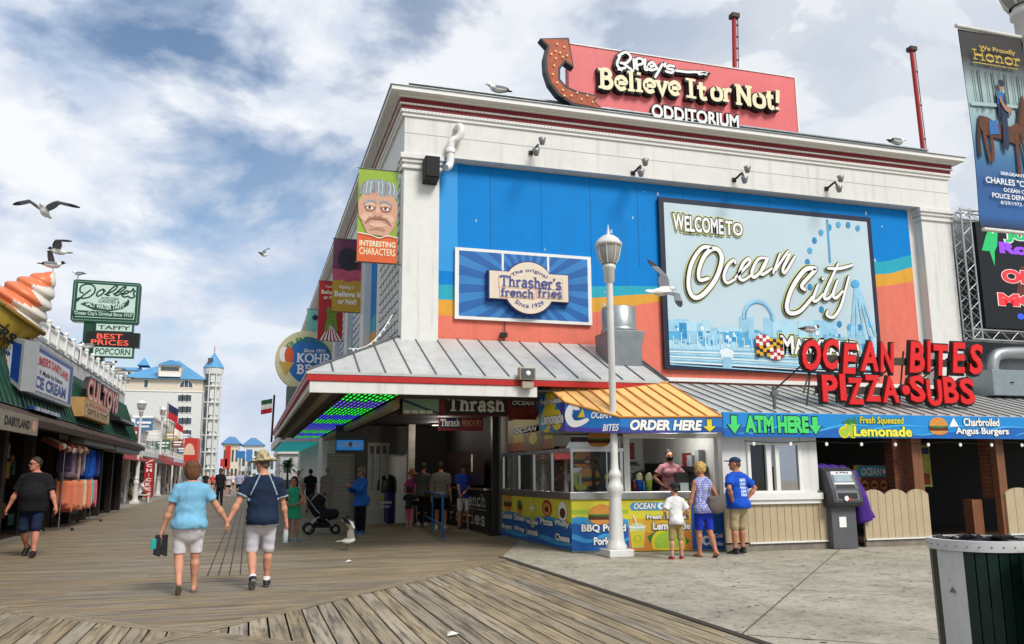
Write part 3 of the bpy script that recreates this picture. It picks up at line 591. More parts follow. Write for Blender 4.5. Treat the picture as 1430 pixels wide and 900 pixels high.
# ================================================================== the ground
WHITE = M('white_paint', 'd9d8d2', .5, var=.05, streak=.35, bump=.05)
WHITE2 = M('white_wall', 'd6d5cf', .6, var=.06, streak=.3, vs=2)
TRIMW = M('white_trim', 'e0dfda', .45, var=.04, vs=12)
BLACK = M('black_paint', '141414', .5, var=.2)
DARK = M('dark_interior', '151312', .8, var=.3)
STEEL = M('stainless_steel', 'b9b8b4', .28, 1, var=.12, vs=3)
GALV = M('galvanised_metal', 'a2a7a8', .42, .7, var=.15, vs=4, streak=.3)
REDM = M('red_paint', 'a5191b', .45, var=.12)
CREAM = M('cream_letter', 'e6dcb6', .45, var=.05)
LW = M('letter_white', 'e9e8e6', .5, var=.02)
NAVY = M('navy_paint', '15204a', .5, var=.1)
def wood(name, col, alongx, dark='4a4034'):
    m = bpy.data.materials.new(name); m.use_nodes = True; t = m.node_tree; b = t.nodes['Principled BSDF']; n = t.nodes.new; l = t.links.new
    tc_ = n('ShaderNodeTexCoord'); mp = n('ShaderNodeMapping'); mp.inputs['Scale'].default_value = (1.1, 22, 22) if alongx else (22, 1.1, 22); l(tc_.outputs['Object'], mp.inputs[0])
    at = n('ShaderNodeAttribute'); at.attribute_name = 'tone'
    def nz(v, s, d=5, r=.65):
        q = n('ShaderNodeTexNoise'); q.inputs['Scale'].default_value = s; q.inputs['Detail'].default_value = d; q.inputs['Roughness'].default_value = r; l(v, q.inputs['Vector']); return q.outputs['Fac']
    off = n('ShaderNodeVectorMath'); off.operation = 'ADD'; l(mp.outputs[0], off.inputs[0]); l(at.outputs['Color'], off.inputs[1])
    sc_ = n('ShaderNodeVectorMath'); sc_.operation = 'SCALE'; sc_.inputs['Scale'].default_value = 1; l(off.outputs[0], sc_.inputs[0])
    g1 = nz(sc_.outputs[0], 1.0); g2 = nz(tc_.outputs['Object'], .55, 4); g3 = nz(tc_.outputs['Object'], 9, 4, .7)
    r = n('ShaderNodeValToRGB'); e = r.color_ramp.elements; e[0].position = .32; e[0].color = (*lin(dark), 1); e[1].position = .56; e[1].color = (*lin(col), 1); l(g1, r.inputs[0])
    h = n('ShaderNodeHueSaturation'); sp = n('ShaderNodeSeparateColor'); l(at.outputs['Color'], sp.inputs[0])
    mr = n('ShaderNodeMapRange'); mr.inputs[3].default_value = .74; mr.inputs[4].default_value = 1.14; l(sp.outputs[0], mr.inputs[0]); l(mr.outputs[0], h.inputs['Value']); l(r.outputs[0], h.inputs['Color'])
    ms = n('ShaderNodeMapRange'); ms.inputs[3].default_value = .7; ms.inputs[4].default_value = 1.12; l(sp.outputs[1], ms.inputs[0]); l(ms.outputs[0], h.inputs['Saturation'])
    mx = n('ShaderNodeMix'); mx.data_type = 'RGBA'; f = n('ShaderNodeMapRange'); f.inputs[1].default_value = .45; f.inputs[2].default_value = .7; f.inputs[4].default_value = .55; l(g2, f.inputs[0]); l(f.outputs[0], mx.inputs['Factor']); l(h.outputs[0], mx.inputs[6]); mx.inputs[7].default_value = (*lin('776d5a'), 1)
    m2 = n('ShaderNodeMix'); m2.data_type = 'RGBA'; f2 = n('ShaderNodeMapRange'); f2.inputs[1].default_value = .62; f2.inputs[2].default_value = .74; f2.inputs[4].default_value = .5; l(g3, f2.inputs[0]); l(f2.outputs[0], m2.inputs['Factor']); l(mx.outputs[2], m2.inputs[6]); m2.inputs[7].default_value = (*lin('3a332a'), 1)
    l(m2.outputs[2], b.inputs['Base Color']); b.inputs['Roughness'].default_value = .62; b.inputs['Specular IOR Level'].default_value = .35
    bp = n('ShaderNodeBump'); bp.inputs['Strength'].default_value = .35; bp.inputs['Distance'].default_value = .006; l(g1, bp.inputs['Height']); l(bp.outputs[0], b.inputs['Normal'])
    return m
WX, WY = wood('boardwalk_wood_across', '968467', True), wood('boardwalk_wood_along', 'a89677', False)
def clip(poly, a, b, c):
    """keep a*x+b*y <= c"""
    o = []; n = len(poly)
    for i in range(n):
        p, q = poly[i], poly[(i+1) % n]; dp = a*p[0]+b*p[1]-c; dq = a*q[0]+b*q[1]-c
        if dp <= 0: o.append(p)
        if (dp < 0 < dq) or (dq < 0 < dp): t = dp/(dp-dq); o.append((p[0]+(q[0]-p[0])*t, p[1]+(q[1]-p[1])*t))
    return o
def planks(name, region, along, wd, lo, hi, mt, length=4.9, z=0., tone0=.5, gap=.012, lab=None):
    """region: half planes (a, b, c); planks run along 'x' or 'y' between lo and hi of the other axis"""
    V = []; F = []; T = []; i = 0; q = lo
    while q < hi:
        st = -60+(i*1.7) % length; e = st
        while e < 160:
            r = [(e, q), (e+length-.004, q), (e+length-.004, q+wd-gap), (e, q+wd-gap)] if along == 'x' else [(q, e), (q+wd-gap, e), (q+wd-gap, e+length-.004), (q, e+length-.004)]
            for h in region:
                r = clip(r, *h)
                if len(r) < 3: break
            if len(r) >= 3:
                dz = z+random.uniform(-.0025, .0025); b = len(V); k = len(r); V += [(x, y, dz) for x, y in r]+[(x, y, dz-.03) for x, y in r]
                if sum((r[j][0]*r[(j+1) % k][1]-r[(j+1) % k][0]*r[j][1]) for j in range(k)) < 0: od = list(range(k))[::-1]
                else: od = list(range(k))
                F.append([b+j for j in od]); F += [[b+od[j], b+od[(j+1) % k], b+k+od[(j+1) % k], b+k+od[j]][::-1] for j in range(k)]
                t = (random.random()*.8+tone0*.4-.1, random.random(), random.random()*9, 1); T += [t]*(k+1)
            e += length
        q += wd; i += 1
    me = bpy.data.meshes.new(name); me.from_pydata(V, [], F); me.materials.append(mt)
    at = me.attributes.new('tone', 'FLOAT_COLOR', 'FACE'); at.data.foreach_set('color', np.array(T, np.float32).ravel())
    o = bpy.data.objects.new(name, me); COL.objects.link(o); return tag(o, kind='structure')
g = MB(M('sand_ground', 'b3a98e', .95, var=.2, vs=.3)); g.quad((-700, -100, -.12), (700, -100, -.12), (700, 1400, -.12), (-700, 1400, -.12)); g.build('ground', kind='structure')
g = MB(M('under_deck', '1a1714', .9)); g.quad((-40, -20, -.05), (6.2, -20, -.05), (6.2, 140, -.05), (-40, 140, -.05)); g.build('deck_underside_ground', kind='structure')
CXc, CYc = -.42, 9.08                                  # where the two diagonal border boards cross
tR = math.tan(R(49.9)); tL = -1.0
XB = 4.42; cap = lambda x: (1, 0, x)
above = [(tR, -1, tR*CXc-CYc-.12), (tL, -1, tL*CXc-CYc-.12)]
below = [(-tR, 1, -tR*CXc+CYc-.12), (-tL, 1, -tL*CXc+CYc-.12)]
right = [(-tR, 1, -tR*CXc+CYc-.12), (tL, -1, tL*CXc-CYc-.12)]
left = [(tR, -1, tR*CXc-CYc-.12), (-tL, 1, -tL*CXc+CYc-.12)]
planks('boardwalk', above+[cap(6.05), (-1, 0, 5.55), (0, 1, 62)], 'x', .16, 7, 62, WX, tone0=.45)
planks('boardwalk', right+[cap(4.45), (0, -1, 3)], 'y', .19, -6, 4.6, WY, gap=.02)
planks('boardwalk', left+[(-1, 0, 9), (0, -1, 3)], 'y', .185, -9, 3, WY, gap=.02)
planks('boardwalk', below+[(0, -1, 1.5)], 'x', .142, 1, 10, WX)
def strip(p, q, wd, name='boardwalk_border_path', z=.001):
    d = np.array(q)-np.array(p); L_ = np.linalg.norm(d); d /= L_; n = np.array([-d[1], d[0]]); V = []; F = []; T = []
    for k in (-.5, .5):
        a = np.array(p)+n*(k*wd*.5-wd*.24); b = np.array(q)+n*(k*wd*.5-wd*.24); c = b+n*wd*.48; e = a+n*wd*.48; i = len(V); V += [(*v, z) for v in (a, b, c, e)]; F.append((i, i+1, i+2, i+3)); T.append((.75, .6, random.random()*9, 1))
    me = bpy.data.meshes.new(name); me.from_pydata(V, [], F); me.materials.append(WX); at = me.attributes.new('tone', 'FLOAT_COLOR', 'FACE'); at.data.foreach_set('color', np.array(T, np.float32).ravel())
    o = bpy.data.objects.new(name, me); COL.objects.link(o); tag(o, kind='structure')
strip((CXc-3.6, CYc+3.6), (CXc+5.2, CYc-5.2), .19); strip((CXc-4.5, CYc-4.5*tR), (CXc+4.86, CYc+4.86*tR), .19, z=.004)
g = MB(WX); g.quad((-5.6, 62, -.004), (6, 62, -.004), (6, 140, -.004), (-5.6, 140, -.004)); g.build('boardwalk_far_path', kind='structure')
g = MB(M('lane_groove', '2a2622', .8, var=.1))           # four dark expansion grooves running up the street
for i in range(4):
    x = -.53+i*.157; g.quad((x, 13.95, .006), (x+.015, 13.95, .006), (x+.015, 60, .006), (x, 60, .006))
g.build('boardwalk_markings', kind='structure')
g = MB(M('boardwalk_edge_concrete', '8f897c', .85, var=.2, bump=.2, spots=.3)); g.box(-8, 8, -.1, -5.3, 140, .012); g.build('left_pavement', kind='structure')
# concrete plaza
m = bpy.data.materials.new('plaza_concrete'); m.use_nodes = True; t = m.node_tree; b = t.nodes['Principled BSDF']; n_ = t.nodes.new; l_ = t.links.new
tcn = n_('ShaderNodeTexCoord')
def nz_(s, d=5, r=.65):
    q = n_('ShaderNodeTexNoise'); q.inputs['Scale'].default_value = s; q.inputs['Detail'].default_value = d; q.inputs['Roughness'].default_value = r; l_(tcn.outputs['Object'], q.inputs['Vector']); return q.outputs['Fac']
def rmp(f, a, b_, ca, cb):
    q = n_('ShaderNodeValToRGB'); e = q.color_ramp.elements; e[0].position = a; e[0].color = (*ca, 1); e[1].position = b_; e[1].color = (*cb, 1); l_(f, q.inputs[0]); return q.outputs[0]
def mul(a, b_):
    q = n_('ShaderNodeMix'); q.data_type = 'RGBA'; q.blend_type = 'MULTIPLY'; q.inputs['Factor'].default_value = 1; l_(a, q.inputs[6]); l_(b_, q.inputs[7]); return q.outputs[2]
c0 = rmp(nz_(.8), .3, .7, lin('989180'), lin('b3ab9a')); c0 = mul(c0, rmp(nz_(9, 4, .75), .36, .46, (.55, .53, .5), (1, 1, 1))); c0 = mul(c0, rmp(nz_(45, 3, .7), .33, .4, (.45, .43, .4), (1, 1, 1))); c0 = mul(c0, rmp(nz_(2.6, 7, .8), .36, .52, (.66, .65, .62), (1, 1, 1)))
l_(c0, b.inputs['Base Color']); b.inputs['Roughness'].default_value = .8; bp = n_('ShaderNodeBump'); bp.inputs['Strength'].default_value = .25; bp.inputs['Distance'].default_value = .01; l_(nz_(60), bp.inputs['Height']); l_(bp.outputs[0], b.inputs['Normal'])
g = MB(m); pl = [(4.45, -10), (40, -10), (40, 22), (5.9, 22), (5.9, 18.6), (4.52, 15.3)]
g.prism(pl, -.1, .006); g.build('plaza_pavement', kind='structure')
g = MB(M('concrete_joint', '55504a', .9, var=.2))
def joint(p, q, wd=.016):
    p, q = np.array(p), np.array(q); d = (q-p)/np.linalg.norm(q-p); n = np.array([-d[1], d[0]])*wd/2; g.quad(*[(*v, .0105) for v in (p-n, q-n, q+n, p+n)])
joint((4.5, 7.3), (11.2, 14.45)); joint((4.5, 7.22), (8.3, 3.9)); joint((7.9, 8.6), (5.95, 10.35), .01); joint((7.6, 3.9), (13.5, 10.3)); joint((7.9, 8.6), (13., 3.4), .012)
rc = random.Random(9)
for k in range(7):                                          # wandering cracks
    p = np.array((rc.uniform(5, 12), rc.uniform(5, 13.5))); a = rc.uniform(0, 3)
    for j in range(14): a += rc.uniform(-.5, .5); q_ = p+np.array((math.cos(a), math.sin(a)))*.16; joint(p, q_, rc.uniform(.003, .009)); p = q_
g.build('pavement_markings', kind='structure')
g = MB(M('gum_spot', '47433c', .9)); g2 = MB(M('nail_dark', '3a342a', .6, .4))
for k in range(420): x, y = rc.uniform(4.6, 14), rc.uniform(4.5, 14.4); r = rc.choice((.006, .01, .016, .03)); a = rc.uniform(0, 3); g.quad(*[(x+r*math.cos(a+t)*rc.uniform(.6, 1.6), y+r*math.sin(a+t)*rc.uniform(.5, 1), .0098) for t in np.linspace(0, 6.28, 7)[:-1]])
g.build('gum_stain_markings', kind='structure')
for i in range(24):
    for j in range(26):
        for e in (.05, .13): x, y = i*.19+.02+e, 7.2+j*.61; (g2.quad(*[(x+.006*math.cos(t), y+.006*math.sin(t), .0045) for t in (0, 1.57, 3.14, 4.71)]) if y-CYc < (x-CXc)*tR-.1 and x < 4.4 else 0)
g2.build('board_nail_markings', kind='structure')
g = MB(M('dark_kerb', '3c352c', .9)); g.box(4.40, -2, -.06, 4.47, 15.2, .009); g.build('plaza_kerb', kind='structure')

# ================================================================== the big white building
YW, YE = 17.6, 15.3
px = lambda x, y: PY(x, y, YW)
X0 = px(562, 230)[0]; X1 = px(1318, 300)[0]; ZT = PY(548, 118, YW-.5)[1]-.15; BACK = 56.
RED1 = M('cornice_red', '7d1016', .5, var=.12, streak=.2)
bld = thing('amusement_building', 'large white two storey building with red banded cornice and blue mural wall', 'building', (X0, YW, 0))
g = MB(WHITE2); g.box(X0+.05, YW+.05, 3.02, X1-.05, BACK, ZT-.1); g.box(6.02, 20.6, 0, X1-.05, BACK, 3.02); g.box(X0+.05, 26.6, 0, 6.02, BACK, 3.02); g.build('wall', bld)
# interior of the corner shop
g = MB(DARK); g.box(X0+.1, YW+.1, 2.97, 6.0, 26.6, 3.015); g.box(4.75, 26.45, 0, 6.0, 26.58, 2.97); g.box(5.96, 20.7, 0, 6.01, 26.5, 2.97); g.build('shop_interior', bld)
g = MB(M('dark_bulkhead', '26221f', .7, var=.2)); g.box(X0, YW, 2.72, 6.0, YW+.09, 3.015); g.box(X0, YW+.09, 2.78, X0+.09, 27, 3.015); g.build('bulkhead', bld)
# mural
def zpx(x, y): return px(x, y)
mx0, mzb = px(609, 468); mx1, mzt = px(1277, 292); mzt = (px(609, 228)[1]+mzt)/2
stripe = [(609, 378, 397, 418, 440), (640, 380, 398, 419, 441), (700, 388, 402, 420, 440), (770, 387, 402, 420, 440), (830, 384, 400, 416, 436), (880, 381, 399, 412, 428), (917, 379, 400, 410, 421), (1000, 372, 392, 404, 418), (1100, 362, 384, 398, 415), (1215, 345, 368, 384, 402), (1246, 343, 364, 382, 398), (1277, 340, 356, 373, 393)]
cols = ['mural_coral', 'mural_orange', 'mural_turquoise', 'mural_blue']
cm = [M('mural_coral', 'dc715c', .6, var=.07, streak=.3), M('mural_orange', 'd59a2a', .6, var=.06, streak=.2), M('mural_turquoise', '109fb4', .6, var=.06, streak=.2), M('mural_blue', '007cc8', .6, var=.07, vs=1.5, streak=.2, spec=.15)]
g = MB(); F_ = FRONT(YW+.05); g.fr = F_; zb = px(930, 482)[1]-.9
for (xa, a1, a2, a3, a4), (xb, b1, b2, b3, b4) in zip(stripe[:-1], stripe[1:]):
    A = [px(xa, v) for v in (a4, a3, a2, a1)]; Bq = [px(xb, v) for v in (b4, b3, b2, b1)]
    ua, ub = A[0][0], Bq[0][0]
    za = [zb, A[0][1], A[1][1], A[2][1], mzt]; zz = [zb, Bq[0][1], Bq[1][1], Bq[2][1], mzt]
    if xa == 609: ua = mx0
    for k in range(4): g.use(cm[k]); g.poly([(ua, za[k]), (ub, zz[k]), (ub, zz[k+1]), (ua, za[k+1])], .02)
g.use(M('mural_light_blue', '1590d4', .55, var=.06, vs=1.5)); ul = px(640, 300)[0]; g.poly([(mx0, px(612, 378)[1]), (ul, px(640, 380)[1]), (ul-.02, mzt), (mx0, mzt)], .024)
g.use(M('panel_joint', '2a3a4a', .7)) 
for k in range(1, 10): u = mx0+k*1.22; g.rect(u, mzt-2.1, u+.006, mzt, .0265)
rs_ = random.Random(4); g.use(M('scuff_pale', '9fbfd4', .6))
for k in range(26): u, v = rs_.uniform(mx0+.3, mx1-.3), rs_.uniform(mzt-3.4, mzt-.1); g.rect(u, v, u+rs_.uniform(.015, .07), v+rs_.uniform(.015, .1), .027)
g.build('mural', bld)
# pillars on the front, frieze, cornice
def pillar(xa, xb, name='pillar', z0=3.6):
    g = MB(WHITE); g.box(xa, YW-.2, z0, xb, YW+.2, mzt-.02); g.box(xa-.05, YW-.25, mzt-.32, xb+.05, YW+.2, mzt-.24); g.box(xa-.09, YW-.29, mzt-.1, xb+.09, YW+.2, mzt+.02); g.box(xa-.05, YW-.25, mzt-.18, xb+.05, YW+.2, mzt-.1)
    return g.build(name, bld, .012)
pillar(X0, mx0); pillar(mx1, X1)
g = MB(WHITE2); g.box(X0, YW-.22, mzt+.021, X1, YW+.06, ZT-.42); g.box(X0, YW+.06, mzt+.021, X0+.2, BACK, ZT-.42); g.box(X0-.01, YW-.235, mzt+.021, X1+.01, YW-.22, mzt+.07); g.build('frieze', bld)
g = MB(M('frieze_joint', '9a9893', .7)); zj = (mzt+ZT-.42)/2+.05; g.box(X0, YW-.223, zj, X1, YW-.22, zj+.012); g.build('frieze_joint', bld)
g = MB()
for z0, z1, o, mt in ((-.42, -.34, .26, TRIMW), (-.34, -.28, .30, TRIMW), (-.28, -.18, .28, RED1), (-.18, -.145, .33, TRIMW), (-.145, -.03, .31, RED1), (-.03, .03, .36, TRIMW), (.03, .13, .55, TRIMW), (.13, .145, .58, GALV)):
    g.use(mt); g.box(X0-o+.2, YW-o, ZT+z0, X1+o-.2, BACK+.5, ZT+z1)
g.use(BLACK)
for i in range(170):
    x = X0-.1+i*.085
    if x < X1+.1: g.box(x, YW-.335, ZT-.17, x+.02, YW-.331, ZT-.158); g.box(x, YW-.305, ZT-.32, x+.02, YW-.301, ZT-.308)
g.build('cornice', bld, .006)
g = MB(GALV); g.box(X0+.15, YW-.1, ZT+.136, X1-.5, YW+.25, ZT+.40); g.box(X0+.1, YW-.16, ZT+.40, X1-.45, YW+.3, ZT+.43)
for i in range(60): g.box(X0+.3+i*.23, YW-.118, ZT+.3, X0+.33+i*.23, YW-.1, ZT+.35)
g.build('roof_coping', bld)
# street side: pilasters, painted strips, white lattice panels
LAT = M('white_lattice', 'd0d0cc', .6, var=.1)
y = YW-.2
for i in range(9):
    g = MB(WHITE); ya = YW+.9+i*4.1 if i else YW-.2
    if i: g.box(X0-.16, ya, 3.6, X0+.06, ya+.75, mzt); g.box(X0-.22, ya-.05, mzt-.12, X0+.06, ya+.8, mzt+.02); g.build('pilaster', bld, .01)
    yb = ya+.75 if i else YW+.2; yc = YW+.9+(i+1)*4.1; g = MB(fr=WEST(X0+.05))
    for k, (za, zc_) in enumerate(((3.6, 4.75), (4.75, 5.2), (5.2, 5.6), (5.6, mzt))): g.use(cm[k]); g.rect(-yc, za, -(yc-1.0), zc_, .012)
    g.use(LAT)
    for r in range(20):
        for c in range(7): g.fbox(-(yb+.06+c*.44+(r % 2)*.1+.32), 3.7+r*.22, -(yb+.06+c*.44+(r % 2)*.1), 3.7+r*.22+.15, .012, .05)
    g.build('side_panel', bld)

# ---- rooftop sign
YS = YW+.02
rs = thing('rooftop_sign', 'big pink red rooftop sign board with curved arrow and raised cream letters', 'sign', (px(950, 130)[0], YS, ZT+.4))
sx0, sz1 = PY(793, 63, YS-.1); sx1, sz1b = PY(1109, 108, YS-.1); sz0 = ZT+.12; sz1 = (sz1+sz1b)/2; F_ = FRONT(YS-.1)
PINK = M('faded_red_board', 'dc6a6c', .5, var=.08, vs=1.2, streak=.25)
g = MB(PINK); g.box(sx0, YS-.1, sz0, sx1, YS+.12, sz1); g.build('board', rs, .01)
g = MB(TRIMW); g.box(sx1+.001, YS-.12, sz0, sx1+.04, YS+.14, sz1+.03); g.box(sx0, YS-.12, sz1+.001, sx1, YS+.14, sz1+.03); g.build('edge_trim', rs)
su = lambda x, y: PY(x, y, YS-.25)
def bar(mb, s, a, b_, h, mo, mf, wd=.2):
    """slab letters along a sloping baseline: a, b_ pixel corners of the baseline, h height"""
    (ua, za), (ub, zb_) = su(*a), su(*b_); wp = lambda p, q: (p, q+(zb_-za)*(p-ua)/(ub-ua)); mb.use(mo); slab(mb, s, ua, za, ub, za+h, .1, wd+.13, d0=.0, warp=wp, sw=.24); mb.use(mf); slab(mb, s, ua, za, ub, za+h, .17, wd, warp=wp, sw=.12)
g = MB(fr=F_)
for s, a, b_, h in (('Believe', (836, 124), (950, 135), .52), ('It', (957, 137), (987, 142), .52), ('or', (992, 141), (1022, 144), .52), ('Not!', (1026, 147), (1090, 156), .55)): bar(g, s, a, b_, h, BLACK, CREAM)
g.build('slogan_lettering', rs)
g = MB(fr=F_); (ua, za), (ub, zb_) = su(912, 166), su(1034, 176); z_ = (za+zb_)/2
g.use(BLACK).text('ODDITORIUM', ua, z_-.02, ub, z_+.38, .0, off=.05, ref=.02, ext=.09); g.use(LW).text('ODDITORIUM', ua, z_, ub, z_+.36, .095, off=.03)
g.build('lower_lettering', rs)
g = MB(fr=F_)
RP = [[(866, 78), (862, 90), (868, 98)], [(864, 78), (874, 73), (881, 80), (875, 88), (867, 88)], [(871, 89), (884, 99)], [(864, 97), (873, 95)], [(885, 83), (886, 96)], [(890, 97), (889, 83), (897, 83), (897, 89), (890, 91)], [(901, 83), (901, 97), (908, 96)], [(904, 94), (913, 92), (911, 87), (906, 91), (908, 98), (915, 97)], [(914, 90), (919, 98)], [(925, 90), (915, 108)], [(929, 89), (928, 93)], [(941, 93), (934, 92), (932, 96), (940, 98), (938, 102), (930, 100)], [(944, 99), (960, 101), (972, 101), (986, 104)], [(976, 101), (986, 102), (976, 104)]]
for mt, wd, d in ((BLACK, .15, .1), (LW, .065, .125)):
    g.use(mt)
    for p in RP: g.stroke([su(*q) for q in p], wd, d, d0=.0 if mt is BLACK else None)
g.build('script_lettering', rs)
ar = thing('arrow_sign', 'curved rusty orange arrow with light bulbs and black edge beside the pink roof board', 'sign', (su(800, 140)[0], YS-.3, ZT+.14))
AO = [(755, 53), (795, 52), (802, 94), (790, 86), (783, 96), (783, 110), (792, 120), (808, 127), (836, 133), (831, 141), (844, 153), (820, 150), (800, 146), (780, 132), (768, 116), (762, 98), (761, 80), (765, 64)]
ap = [PY(x, y, YS-.45) for x, y in AO]; cxy = np.mean(ap, 0)
F2 = FRONT(YS-.3); g = MB(BLACK, F2); g.fprism(ap, -.1, .12); g.build('arrow_box', ar)
g = MB(M('rusty_orange', 'a8502f', .6, var=.25, vs=4, bump=.2), F2)
ins = []
for i in range(len(ap)):
    a, b_, c_ = np.array(ap[i-1]), np.array(ap[i]), np.array(ap[(i+1) % len(ap)]); t1 = (b_-a)/np.linalg.norm(b_-a); t2 = (c_-b_)/np.linalg.norm(c_-b_); n = np.array([t1[1]+t2[1], -t1[0]-t2[0]]); n /= np.linalg.norm(n)+1e-6
    ins.append(tuple(b_+n*.06))
g.poly(ins, .125); g.build('arrow_face', ar)
g = MB(M('bulb_glass', 'e8c890', .3, emit=.25), F2)
mid = [(778, 62), (776, 72), (788, 66), (776, 82), (786, 80), (774, 92), (772, 104), (778, 116), (786, 126), (798, 134), (812, 139), (828, 143), (788, 134), (806, 130), (820, 134), (782, 74), (792, 78), (770, 76)]
for p in mid: u, z_ = PY(*p, YS-.44); g = MB(M('bulb_glass', 'e8c890', .3, emit=.25), F2); g.ell((u, YS-.44, z_), (.028, .028, .028), 8, 5); g.build('bulb', ar)
# ---- red poles, floodlights, drain pipe, loudspeaker
for (xa, ya), (xb, yb), yy, lb in (((1025, 26), (1026, 100), YW+.3, 'red steel pole rising behind the pink rooftop board'), ((1273, 72), (1298, 288), YW+.45, 'tall leaning red steel pole at the right roof corner')):
    p1, p0 = PY(xa, ya, yy), PY(xb, yb, yy); g = MB(REDM); t = thing('roof_pole', lb, 'pole', (p0[0], yy, p0[1]))
    g.tube([(p0[0], yy, p0[1]), (p1[0], yy, p1[1])], .06, 10); g.build('pole', t)
    g = MB(M('pole_cap_dark', '3a2a22', .6)); g.box(p1[0]-.1, yy-.1, p1[1], p1[0]+.12, yy+.1, p1[1]+.12); g.build('lamp_cap', t)
    g = MB(BLACK); g.tube([(p0[0]+.1, yy-.02, p0[1]), (p1[0]+.1, yy-.02, p1[1])], .012, 5)
    for k in range(4): z_ = p0[1]+(p1[1]-p0[1])*(.2+.22*k); u = p0[0]+(p1[0]-p0[0])*(.2+.22*k); g.box(u, yy-.03, z_, u+.12, yy, z_+.04)
    g.build('conduit', t)
FLD = 'floodlights along the top of the mural'
def flood(x, y, lb):
    u, z_ = px(x, y); t = thing('wall_floodlight', lb, 'floodlight', (u, YW-.22, z_), group=FLD)
    g = MB(M('dark_bronze', '2c2823', .5, .4)); g.box(u-.05, YW-.26, z_-.05, u+.05, YW-.221, z_+.05); g.tube([(u, YW-.26, z_), (u+.1, YW-.45, z_+.12), (u-.05, YW-.75, z_-.16)], .028, 6); g.build('bracket', t)
    g = MB(M('lamp_grey', '8f9090', .4, .5)); g.lathe([(0, 0), (.05, .01), (.075, .1), (.09, .16), (.0, .165)], (u-.06, YW-.78, z_-.28), 10); g.build('lamp_head', t)
    g = MB(M('lamp_grey', '8f9090')); g.lathe([(0, 0), (.05, .01), (.075, .1), (.09, .16), (.0, .165)], (u+.14, YW-.62, z_+.06), 10); g.build('lamp_head', t)
for x, y, lb in ((737, 219, 'small twin floodlight on the frieze above the french fries sign'), (878, 247, 'small twin floodlight on the frieze left of the welcome billboard'), (1018, 256, 'small twin floodlight above the middle of the welcome billboard'), (1146, 268, 'small twin floodlight above the right end of the welcome billboard')): flood(x, y, lb)
g = MB(TRIMW); q = lambda x, y, d: (px(x, y)[0], YW-.25-d, px(x, y)[1])
g.tube(smooth_path([q(635, 186, .0), q(637, 186, .12), q(638, 194, .16), q(634, 202, .14), q(626, 206, .12), q(624, 214, .11), q(624, 222, .1), q(624, 232, .1), q(622, 240, .12), q(616, 244, .2)], 4), .085, 10); g.lathe([(.1, 0), (.11, .1), (.1, .1)], q(624, 222, .1), 12)
tag(g.build('drain_pipe'), 'white bent drain pipe beside the top of the left pillar', 'pipe')
u, z_ = px(597, 247); t = thing('loudspeaker', 'black box loudspeaker on the left white pillar', 'loudspeaker', (u, YW-.2, z_-.3))
g = MB(M('speaker_black', '1b1917', .6)); g.hexa([(u-.16, YW-.22, z_-.27), (u+.16, YW-.22, z_-.27), (u+.16, YW-.52, z_-.2), (u-.16, YW-.52, z_-.2), (u-.16, YW-.22, z_+.27), (u+.16, YW-.22, z_+.27), (u+.16, YW-.58, z_+.27), (u-.16, YW-.58, z_+.27)]); g.build('cabinet', t, .01)
g = MB(BLACK); g.hexa([(u-.14, YW-.53, z_-.17), (u+.14, YW-.53, z_-.17), (u+.14, YW-.55, z_-.17), (u-.14, YW-.55, z_-.17), (u-.14, YW-.58, z_+.24), (u+.14, YW-.58, z_+.24), (u+.14, YW-.595, z_+.24), (u-.14, YW-.595, z_+.24)]); g.build('grille', t)

# ---- french fries sign on the mural
ux0, uz1 = px(635, 345); ux1, uz0 = px(826, 453); uz0 = (uz0+px(636, 448)[1])/2; uz1 = (uz1+px(825, 361)[1])/2
fs = thing('fries_sign', 'blue sunburst sign panel with raised cream fries plaque on the mural', 'sign', ((ux0+ux1)/2, YW, uz0)); F_ = FRONT(YW+.02)
g = MB(TRIMW, F_); g.fbox(ux0, uz0, ux1, uz1, .01, .07); g.build('panel', fs)
g = MB(fr=F_); cu, cz_ = px(738, 403); B1 = M('burst_blue', '2a78b8', .5, var=.15, vs=1.5); B2 = M('burst_dark_blue', '155a9e', .5, var=.12, vs=1.5); e0, e1 = ux0+.09, ux1-.09; f0, f1 = uz0+.07, uz1-.07
g.use(B1).rect(e0, f0, e1, f1, .073); g.use(B2)
for k in range(24):
    a0 = k*math.pi/12; tri = [(cu, cz_), (cu+4*math.cos(a0), cz_+4*math.sin(a0)), (cu+4*math.cos(a0+.13), cz_+4*math.sin(a0+.13))]
    for h in ((1, 0, e1), (-1, 0, -e0), (0, 1, f1), (0, -1, -f0)): tri = clip(tri, *h) if len(tri) > 2 else tri
    if len(tri) > 2: g.poly(tri, .076)
g.use(TRIMW)
for xx in (701, 764): u = px(xx, 350)[0]; g.rect(u-.025, cz_, u+.025, f1, .079)
g.build('sunburst', fs)
